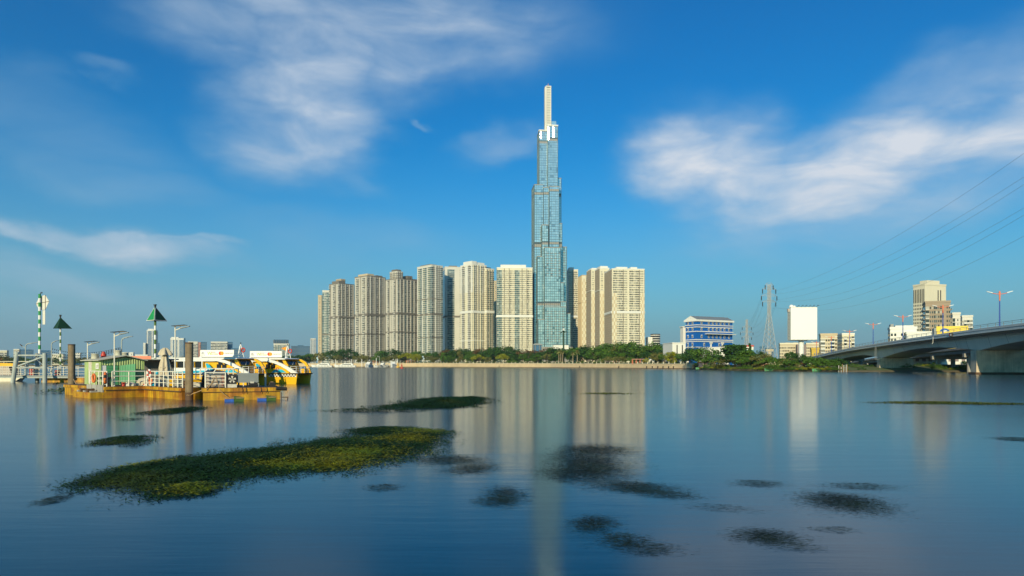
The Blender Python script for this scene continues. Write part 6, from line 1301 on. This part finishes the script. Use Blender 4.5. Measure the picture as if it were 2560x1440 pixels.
# lamps on the pontoons
def solar(label, px, D, yt, zb, s=1.0):
    C = place(px, D); zt = hgt(yt, D); t = thing('solar_lamp', label, 'street lamp', (C.x, C.y, zb), 0, 'solar lamps on the pontoons'); h = zt - zb
    mb = MB(); mb.tube((0, 0, 0), (0, 0, h), .05 * s, .045 * s, n=12); mb.build('pole', M['rail_white'], t); mb = MB(); mb.box(-.12 * s, .12 * s, -.12 * s, .12 * s, 0, .03); mb.build('base_plate', M['rail_white'], t)
    mb = MB(); mb.tube((0, 0, h - .28 * s), (.42 * s, 0, h - .12 * s), .035 * s, n=8); mb.tube((.38 * s, 0, h - .15 * s), (.38 * s, 0, h + .06 * s), .025 * s); mb.build('arm', M['rail_white'], t)
    mb = MB(); mb.hexa([(-.16 * s, -.3 * s, h + .02 * s), (.8 * s, -.3 * s, h + .10 * s), (.8 * s, .3 * s, h + .10 * s), (-.16 * s, .3 * s, h + .02 * s), (-.16 * s, -.3 * s, h + .06 * s), (.8 * s, -.3 * s, h + .14 * s), (.8 * s, .3 * s, h + .14 * s), (-.16 * s, .3 * s, h + .06 * s)]); mb.build('solar_panel', M['solar'], t)
    mb = MB(); mb.hexa([(.40 * s, -.1 * s, h - .16 * s), (1.1 * s, -.09 * s, h - .0 * s), (1.1 * s, .09 * s, h), (.40 * s, .1 * s, h - .16 * s), (.40 * s, -.1 * s, h - .09 * s), (1.1 * s, -.07 * s, h + .06 * s), (1.1 * s, .07 * s, h + .06 * s), (.40 * s, .1 * s, h - .09 * s)]); mb.build('lamp_head', M['panel_grey'], t)
solar('solar lamp on a white pole in front of the hut roof', 286, 53, 832, DK); solar('tall solar lamp on a white pole left of the thick pile', 438, 52.2, 816.5, DK); solar('smaller far solar lamp rising behind the hut roof', 219, 80, 856, .8, 1.25)
def bent(label, px, D, yt, dx, dh, zb=1.0, left=None):
    C = place(px, D); zt = hgt(yt, D); t = thing('bent_lamp', label, 'street lamp', (C.x, C.y, zb), 0, 'bent arm lamps along the landing'); h = zt - zb; k = D / 1706.7
    mb = MB(); mb.path([(0, 0, 0), (0, 0, h - .5), (.12, 0, h - .2), (.45, 0, h - .05), (dx * k * .6, 0, h + .02)], .075, 10); mb.build('pole', M['pipe_grey'], t)
    mb = MB(); mb.hexa([(dx * k * .5, -.12, h - .03), (dx * k, -.1, h + .10), (dx * k, .1, h + .10), (dx * k * .5, .12, h - .03), (dx * k * .5, -.12, h + .06), (dx * k, -.08, h + .16), (dx * k, .08, h + .16), (dx * k * .5, .12, h + .06)]); mb.build('lamp_head', M['panel_grey'], t)
    if left:
        mb = MB(); mb.tube((0, 0, h - .75), (-1.0, .6, h - .4), .05, n=8); mb.build('arm', M['pipe_grey'], t); mb = MB(); mb.hexa([(-.8, .4, h - .55), (-1.4, .7, h - .2), (-1.4, .9, h - .2), (-.8, .7, h - .55), (-.8, .4, h - .47), (-1.4, .7, h - .12), (-1.4, .9, h - .12), (-.8, .7, h - .47)]); mb.build('lamp_head', M['rust'], t)
bent('double bent lamp between the leaning piles', 64, 104, 858, 31, 0, left=True); bent('bent arm lamp left of the dark triangle marker', 129, 106, 853, 17, 0); bent('bent arm lamp right of the hut ridge', 304, 86, 843, 28, 0)
t = thing('string_lights', 'sagging strings of small bulbs over the landing behind the hut', 'string lights'); 
for k, (dz, D) in enumerate(((0, 100), (-.5, 97), (-1.0, 94))):
    a = place(131, D); b = place(303, D - 9); a.z = 4.9 + dz; b.z = 4.9 + dz * .4; mb = MB(); q = []; bl = MB()
    for i in range(31):
        s_ = i / 30; p = a.lerp(b, s_); p.z -= .7 * 4 * s_ * (1 - s_); q.append(p); bl.lathe((p.x, p.y, p.z - .16), [(.01, 0), (.055, .05), (.03, .13), (.03, .16)], 6)
    mb.path(q, .018, 4); w = mb.build('wire', M['dark'], t); bl.build('bulbs', M['glass_dark'], w, 'stuff')
# landing pontoon behind (yellow) with people-free railings
lp = thing('landing_pontoon', 'low yellow landing pontoon behind the gangway and hut', 'pontoon', place(170, 100)); mb = MB(); mb.box(-3.2, 22, -1, 6, -.4, .65); mb.build('hull', M['pontoon'], lp); mb = MB(); mb.box(-3.2, 22, -1.05, 6, .65, .8); mb.build('deck', M['concrete'], lp)
q = place(170, 100); railing('white railing on the landing pontoon behind the gangway', [q + Vector((-3, -.8, 0)), q + Vector((4, -.8, 0)), q + Vector((21, -.8, 0))], h=1.3, step=1.0, bars=(.4, .8), base=.8)
for i, (px, m_, lab) in enumerate(((80, 'red', 'red round tyre fender seen through the gangway railing'), (143, 'red', 'red barrel on the landing behind the gangway'))):
    p = place(px, 101); mb = MB(); mb.tube((0, 0, 0), (0, 0, .9), .35, n=16); mb.tube((0, 0, .9), (0, 0, .95), .37, n=16); o = mb.build('barrel', M[m_]); o.location = (p.x, p.y, 1.0 if px < 100 else .8); tag(o, lab.replace('round tyre fender', 'barrel standing'), 'barrel', 'red barrels on the landing')
# ------------------------------------------------------------------ the yellow ferries
def ferry_parts(t, stern_open=True):
    Bm = 3.6
    for y0, y1, yi0, yi1 in ((0, 1.15, 0, .16), (Bm - 1.15, Bm, Bm - .16, Bm)):
        mb = MB(); mb.hexa([(-18, y0 + .1, -.4), (-3.2, y0 + .1, -.4), (-3.2, y1 - .1, -.4), (-18, y1 - .1, -.4), (-18, y0, 1.3), (-3.2, y0, 1.3), (-3.2, y1, 1.3), (-18, y1, 1.3)])
        mb.hexa([(-3.2, y0 + .1, -.4), (-.12, yi0 + .02, -.4), (-.12, yi1 - .02, -.4), (-3.2, y1 - .1, -.4), (-3.2, y0, 1.3), (.12, yi0, 1.3), (.12, yi1, 1.3), (-3.2, y1, 1.3)]); mb.build('hull', M['yellow'], t)
    mb = MB(); mb.box(-18, -.9, 1.1, Bm - 1.1, .75, 1.28); mb.build('tunnel_deck', M['yellow'], t)
    mb = MB(); mb.prism([(-18, -.05), (.3, -.05), (.35, .3), (.35, Bm - .3), (.3, Bm + .05), (-18, Bm + .05)], 1.29, 1.42); mb.build('rubbing_strake', M['black'], t)
    mb = MB(); mb.box(-17.9, .2, .05, Bm - .05, 1.42, 1.45); mb.build('deck', M['yellow'], t)
    w = MB(); w.box(-4.0, -.02, -.035, 0, .95, 1.28); cb = w.build('checker_band', M['white'], t); k = MB()
    for i in range(19):
        for j in range(2):
            if (i + j) % 2: x = -3.98 + i * .208; k.box(x, x + .205, -.045, -.03, .955 + j * .162, 1.115 + j * .162)
    k.build('black_squares', M['black'], cb, 'stuff')
    # near arch, white, and far arch, yellow
    up_ = [(.15, 1.45), (-.5, 1.86), (-1.1, 2.20), (-2.1, 2.70), (-3.2, 3.08), (-4.4, 3.30), (-6.0, 3.36)]; dn = [(-6.0, 3.08), (-4.4, 2.98), (-3.3, 2.74), (-2.3, 2.36), (-1.4, 1.90), (-.75, 1.45)]
    mb = MB(); mb.slab(up_ + dn, -.04, .22); mb.build('arch', M['white'], t)
    mb = MB(); mb.slab([(.15, 1.45), (-.15, 2.3), (-.6, 2.9), (-1.3, 3.26), (-2.4, 3.40), (-2.4, 3.18), (-1.4, 3.0), (-.85, 2.66), (-.5, 2.2), (-.35, 1.45)][::1], Bm - .22, Bm + .04); mb.build('arch', M['yellow'], t)
    # cabin
    prof_ = [(-17, 1.45), (-1.35, 1.45), (-1.45, 2.45), (-1.95, 3.22), (-17, 3.22)]
    mb = MB(); mb.slab(prof_, .42, Bm - .42); cab = mb.build('cabin', M['yellow'], t)
    mb = MB(); mb.slab([(-17.4, 3.22), (-1.75, 3.22), (-1.55, 3.30), (-2.2, 3.42), (-17.4, 3.44)], -.02, Bm + .02); mb.build('roof', M['white'], t)
    for x in (-2.05, -2.95, -3.85):
        mb = MB(); mb.slab([(x - .62, 2.50), (x + .06, 2.50), (x - .26, 3.12), (x - .88 if x > -3 else x - .7, 3.12)], .38, .425); pn = mb.build('window', M['glass_dark'], t)
    mb = MB(); mb.mesh([(-1.47, .62, 2.52), (-1.47, Bm - .62, 2.52), (-1.89, Bm - .62, 3.14), (-1.89, .62, 3.14)], [(0, 1, 2, 3)]); mb.v = [(a + .03, b, c) for a, b, c in mb.v]; mb.build('windscreen', M['glass_dark'], t)
    mb = MB(); mb.tube((-1.40, 1.4, 2.5), (-1.55, 1.9, 2.95), .02, n=5); mb.build('wiper', M['white'], t)
    mb = MB(); mb.box(-1.36, -1.32, 1.4, 2.2, 1.5, 2.4); mb.build('door', M['glass_dark'], t)
    # side wall aft of the arch
    mb = MB(); mb.slab([(-17.2, 2.95), (-4.6, 2.95), (-6.0, 3.24), (-17.2, 3.24)], .02, .12); mb.build('side_valance', M['white'], t)
    mb = MB(); mb.slab([(-17.2, 1.45), (-4.9, 1.45), (-5.6, 1.9), (-6.1, 2.15), (-17.2, 2.15)], .02, .12); mb.build('side_bulwark', M['white'], t)
    mb = MB(); mb.slab([(-16.8, 1.55), (-5.5, 1.5), (-6.1, 1.85), (-9, 1.75), (-16.8, 2.0)], -.01, .02); mb.build('cyan_swoosh', M['cyan'], t)
    mb = MB(); mb.slab([(-5.4, 1.48), (-4.2, 1.48), (-5.0, 1.95), (-5.35, 2.4), (-5.7, 2.7), (-6.0, 2.7), (-5.8, 2.1)], .0, .05); mb.build('blue_swoosh', M['cyan'], t)
    for i in range(8):
        x = -16.6 + i * 1.28; mb = MB(); mb.slab([(x, 2.18), (x + 1.02, 2.18), (x + 1.02, 2.75), (x + .8, 2.92), (x + .2, 2.92), (x, 2.75)], .3, .36); mb.build('window', M['glass_dark'], t)
        mb = MB(); mb.box(x + 1.06, x + 1.2, .02, .12, 2.15, 2.95); mb.build('mullion', M['white'], t)
    for x in (-4.7, -3.95): mb = MB(); mb.slab([(x, 2.02), (x + .6, 2.02), (x + .6, 2.5), (x, 2.62)], .36, .42); mb.build('window', M['glass_dark'], t)
    mb = MB(); mb.torus((-3.0, .36, 2.0), .17, .05, 'y', 16, 6); mb.build('lifebuoy_mount', M['orange'], t)
    mb = MB(); mb.slab([(-3.9, 1.5), (-1.7, 1.5), (-2.3, 1.9), (-3.2, 2.0)], .36, .41); mb.build('cyan_patch', M['cyan'], t)
    rl = MB()
    for x, y in ((-.9, .12), (-.1, .12), (.15, .9), (.15, 1.8), (.15, 2.7), (-.1, Bm - .15)):
        p_ = MB(); p_.tube((x, y, 1.42), (x, y, 2.3), .035, n=6); p_.build('rail_post', M['white'], t)
    for z in (1.75, 2.05, 2.3): rl.path([(-.9, .12, z), (-.1, .12, z), (.15, .9, z), (.15, 2.7, z), (-.1, Bm - .15, z)], .024, 6)
    rl.build('bow_rail', M['white'], t); mb = MB(); mb.box(-.75, -.15, 2.3, 3.1, 1.45, 2.0); mb.build('deck_locker', M['yellow'], t)
    # sign board with its print
    sx0, sx1, y_ = -7.5, -2.75, 1.0; sb = MB(); sb.box(sx0, sx1, y_, y_ + .08, 3.52, 4.36); s_ = sb.build('sign_board', M['sign_white'], t); b = MB(); b.box(sx0 + .1, sx1 - .1, y_ + .1, y_ + .16, 3.44, 3.54); b.build('sign_foot', M['dark'], t)
    f = (R(90), 0, 0); yy = y_ - .012
    text('W', s_, (sx0 + 1.02, yy, 3.74), f, .60, M['lime_text']); text('SAIGON', s_, (sx0 + 1.52, yy, 4.02), f, .17, M['lamp_red']); text('WATERBUS', s_, (sx0 + 1.50, yy, 3.76), f, .25, M['gold_text'], sx=.82)
    for cx, m_, dy in ((sx0 + 2.86, 'disc_red', 0), (sx0 + 3.10, 'disc_orange', -.006)):
        d = MB(); d.mesh([(cx + .235 * math.cos(a * math.pi / 14), yy + dy - .004, 3.95 + .235 * math.sin(a * math.pi / 14)) for a in range(28)], [tuple(range(28))]); d.build('logo_disc', M[m_], s_)
    text('mastercard', s_, (sx0 + 3.44, yy, 3.86), f, .31, M['grey_text'], sx=.86)
    lg = MB(); lg.path([(sx0 + .38 + .17 * math.cos(a * math.pi / 8), yy, 3.86 + .24 * math.sin(a * math.pi / 8)) for a in range(9)], .022, 5); lg.path([(sx0 + .30, yy, 3.86), (sx0 + .38, yy, 4.0), (sx0 + .46, yy, 3.86)], .018, 5); lg.build('arch_logo', M['navy_text'], s_); text('SAIGON RIVER', s_, (sx0 + .12, yy, 3.70), f, .09, M['navy_text'])
    # mast
    for a, b in (((-2.5, 1.5, 3.42), (-2.35, 1.8, 5.15)), ((-2.5, 2.1, 3.42), (-2.35, 1.8, 5.15)), ((-1.9, 1.8, 3.42), (-2.3, 1.8, 5.0)), ((-2.8, 1.8, 3.42), (-2.45, 1.8, 4.9))): mb = MB(); mb.tube(a, b, .05, n=6); mb.build('mast_leg', M['white'], t)
    mb = MB()
    for z in (3.8, 4.2, 4.6): mb.box(-2.65 + (z - 3.8) * .15, -2.05 - (z - 3.8) * .2, 1.76, 1.84, z, z + .05)
    mb.build('mast_rung', M['white'], t); mb = MB(); mb.torus((-1.95, 1.72, 4.35), .24, .08, 'y', 18, 6); mb.build('red_life_ring', M['red'], t); mb = MB(); mb.tube((-2.35, 1.8, 5.1), (-2.35, 1.8, 5.3), .06); mb.build('mast_light', M['dark'], t)
    for x in (-7.2, -1.9): mb = MB(); mb.lathe((x, .7, 3.42), [(.14, 0), (.14, .12), (.05, .2), (.01, .22)], 10); mb.build('roof_vent', M['white'], t)
fr2 = place(741, 89); f2 = thing('yellow_ferry', 'front yellow river ferry with checkered bow band and white sign', 'ferry', (fr2.x, fr2.y, 0), R(-13), 'yellow river ferries'); ferry_parts(f2)
f1 = copy_tree(f2); p = place(622, 82.5); f1.location = (p.x, p.y, 0); f1['label'] = 'rear yellow river ferry half hidden behind the work barge'
pn = MB(); pn.face([(-3.3, 1.8, 4.75), (-2.55, 1.8, 4.95), (-2.6, 1.8, 4.4)]); pn.face([(-2.6, 1.82, 4.4), (-2.55, 1.82, 4.95), (-3.3, 1.82, 4.75)]); pn.build('pennant', M['disc_orange'], f2)
# cream boat under the gangway at the left edge
p = place(8, 103); t = thing('white_boat', 'cream river boat with a yellow awning behind the gangway', 'boat', (p.x, p.y, 0), R(4))
mb = MB(); mb.hexa([(-8, 0, -.3), (1.0, .3, -.3), (1.0, 2.4, -.3), (-8, 2.8, -.3), (-8, -.2, .9), (2.6, 1.0, 1.0), (2.6, 1.6, 1.0), (-8, 3, .9)]); mb.build('hull', M['cream'], t)
mb = MB(); mb.slab([(-8, 1.0), (1.0, 1.0), (.6, 2.3), (-8, 2.3)], .3, 2.5); mb.build('cabin', M['panel_pink'], t); mb = MB(); mb.slab([(-8, 2.35), (2.2, 2.3), (1.4, 2.75), (-8, 3.0)], 0, 2.8); mb.build('awning', M['yellow'], t); mb = MB(); mb.box(-8, 3.5, .2, 2.6, 3.0, 3.08); mb.build('roof', M['cream'], t)
# ------------------------------------------------------------------ floating weed
def weed(label, ells, leaf, m_, h, dens, name='weed_mat', cat='water weeds', seed=1, up=.5, soft=.68, hard=1.05, lime=(), spread=.6, long=1.5, thin=.36):
    rng = random.Random(seed); mb = MB(); c0_ = place(ells[0][0], row_dist(ells[0][1]))
    LM = [(place(a, row_dist(b)).x, row_dist(b), c / 1706.7 * row_dist(b), (row_dist(b - d) - row_dist(b + d)) / 2) for a, b, c, d in lime]
    for (px, py, rx, ry, rot, dk) in ells:
        D = row_dist(py); c = place(px, D); ax_ = rx / 1706.7 * D; ay_ = (row_dist(py - ry) - row_dist(py + ry)) / 2; n_ = int(math.pi * ax_ * ay_ * dens * dk); cr_, sr_ = math.cos(R(rot)), math.sin(R(rot))
        for _ in range(n_):
            u_, v_ = rng.gauss(0, soft), rng.gauss(0, soft); q = math.hypot(u_, v_)
            if q > 2.6: continue
            x, y = u_ * ax_, v_ * ay_; x, y = x * cr_ - y * sr_, x * sr_ + y * cr_; x += c.x - c0_.x; y += c.y - c0_.y
            cl = noise.noise(Vector((x * .9, y * .5, seed))) * .5 + noise.noise(Vector((x * 2.6, y * 1.3, seed + 4))) * .35
            if rng.random() < (q + cl * .8 - .55) * hard: continue
            hh = h * max(.15, 1 - q * .75) * (1 + cl) * rng.random() + .012; s = leaf * rng.uniform(.5, 1.3); a = rng.gauss(0, spread) + (math.pi if rng.random() < .5 else 0); d = Vector((math.cos(a), math.sin(a), rng.uniform(-.1, up))) * long; w = Vector((-math.sin(a), math.cos(a), rng.uniform(-.25, .25))) * thin
            p = Vector((x, y, hh)); mi = 0
            for (qx, qy, qa, qb) in LM:
                e_ = ((x + c0_.x - qx) / qa) ** 2 + ((y + c0_.y - qy) / qb) ** 2 + cl * .7
                if rng.random() < math.exp(-1.1 * e_) * .95: mi = 1
            mb.face([p - d * s, p + w * s, p + d * s, p - w * s], mi)
    t = thing(name, label, cat, (c0_.x, c0_.y, 0), 0, 'floating weed mats'); mb.build('leaves', [M[m_], M['weed_bright']], t, 'stuff'); return t
weed('largest green weed mat, sweeping across the water below the pontoons', [(375, 1178, 105, 34, 0, 1), (480, 1183, 150, 42, 0, 1), (460, 1226, 105, 18, 0, .7), (640, 1153, 170, 38, 0, 1), (800, 1132, 160, 38, 0, 1), (930, 1120, 150, 34, 0, 1), (1030, 1092, 85, 20, 0, 1), (820, 1160, 90, 16, 0, .8), (960, 1078, 90, 10, 0, .8)], .034, 'weed', .16, 3300, seed=3, lime=((880, 1140, 130, 16), (1010, 1100, 90, 9), (820, 1165, 110, 12), (350, 1162, 60, 10), (480, 1225, 70, 12), (700, 1165, 70, 8), (1060, 1078, 60, 8)))
weed('small dark weed tuft above the left end of the largest mat', [(305, 1101, 55, 11, 0, 1), (340, 1108, 35, 6, 0, .7)], .032, 'weed', .14, 2200, seed=5)
weed('long dark green weed mat right of the barge, farthest from the camera', [(1110, 1005, 95, 12, 0, 1), (1060, 1016, 110, 6, 0, .9), (930, 1027, 110, 2.5, 0, .6), (1170, 1001, 50, 9, 0, .8)], .055, 'weed', .24, 700, seed=6)
weed('dark weed mat on the water just below the thick pile', [(430, 1029, 55, 7, 0, 1), (470, 1023, 30, 5, 0, .8)], .045, 'weed', .18, 800, seed=7)
weed('tiny weed wisp left of the mat below the thick pile', [(330, 1049, 22, 3, 0, .8), (300, 1046, 14, 1.4, 0, .5)], .035, 'weed_dark', .06, 500, seed=8)
dk = [('broad dark weed patch in the reflection of the cream towers', [(1470, 1160, 100, 38, 0, .5), (1490, 1125, 90, 16, 0, .35), (1430, 1185, 90, 20, 0, .3)]),
      ('long slanting dark weed streak right of the broad dark patch', [(1590, 1218, 110, 14, -28, .5), (1660, 1236, 90, 9, -28, .35)]),
      ('faint weed tail far right of the slanting streak', [(1800, 1270, 90, 8, -25, .15)]),
      ('dark weed patch left of the slanting streak', [(1260, 1238, 55, 24, 0, .42), (1235, 1255, 50, 12, 0, .25)]),
      ('thin dark weed streak off the right end of the largest mat', [(1120, 1150, 90, 12, -20, .4), (1180, 1172, 60, 14, -20, .4)]),
      ('dark weed patch near the bottom centre with a trailing tail', [(1485, 1310, 60, 22, -15, .5), (1560, 1350, 70, 18, -20, .4), (1620, 1372, 90, 16, -10, .3)]),
      ('dark oval weed patch near the bottom right centre', [(1915, 1342, 80, 20, -14, .6), (1990, 1368, 70, 9, -14, .25)]),
      ('dark oval weed patch below the billboard reflection', [(2110, 1256, 100, 26, -6, .6)]),
      ('thin weed wisp just above the oval patch below the billboard', [(2150, 1216, 90, 8, -8, .3)]),
      ('faint weed wisp left of the billboard reflection', [(1895, 1209, 60, 8, 0, .35)]),
      ('small dark weed clump near the left edge', [(132, 1251, 32, 11, 0, .6), (165, 1238, 25, 5, 0, .3)]),
      ('thin weed wisp below the middle of the largest mat', [(958, 1219, 45, 8, 0, .35)]),
      ('faint weed streak near the right edge', [(2540, 1098, 50, 5, 0, .4)]),
      ('short weed streak between bottom patches at the right', [(2090, 1325, 60, 5, -12, .3)])]
for i, (lab, e_) in enumerate(dk): weed(lab, [(a, b, c * .86, d * .86, e, f) for a, b, c, d, e, f in e_], .0135, 'weed_dark', .05, 9500, seed=20 + i, up=.12, soft=.74, hard=.7, spread=.16, long=3.2, thin=.26)
weed('long flat lime weed drift before the bridge', [(2330, 1007, 130, 3.2, 0, .9), (2480, 1010, 110, 2.4, 0, .7)], .06, 'weed_lime', .07, 420, seed=41)
weed('thin lime weed drift below the right hand cream towers', [(1520, 984, 70, 2.2, 0, .6)], .12, 'weed_lime', .04, 60, seed=42)
weed('leafy water plants caught at the left end of the pontoon', [(162, 981, 14, 3, 0, 1), (170, 974, 12, 3, 0, 1)], .16, 'leaf_mid', .5, 60, seed=43, name='water_hyacinth')
weed('leafy water plants floating under the gangway', [(160, 959, 12, 1.2, 0, 1)], .2, 'leaf_mid', .45, 14, seed=44, name='water_hyacinth')
# ------------------------------------------------------------------ thin haze over the whole valley
HAZE = 0.000065
hb = MB(); hb.box(-9200, 9200, -700, 12200, -1.6, 560)
hm_ = bpy.data.materials.new('thin_haze'); hm_.use_nodes = True; ht_ = hm_.node_tree; ht_.nodes.clear()
hv = ht_.nodes.new('ShaderNodeVolumePrincipled'); hv.inputs['Color'].default_value = (.70, .88, 1, 1); hv.inputs['Density'].default_value = HAZE; hv.inputs['Anisotropy'].default_value = .2
ho = ht_.nodes.new('ShaderNodeOutputMaterial'); ht_.links.new(hv.outputs[0], ho.inputs['Volume'])
o = hb.build('haze', hm_); o['kind'] = 'stuff'
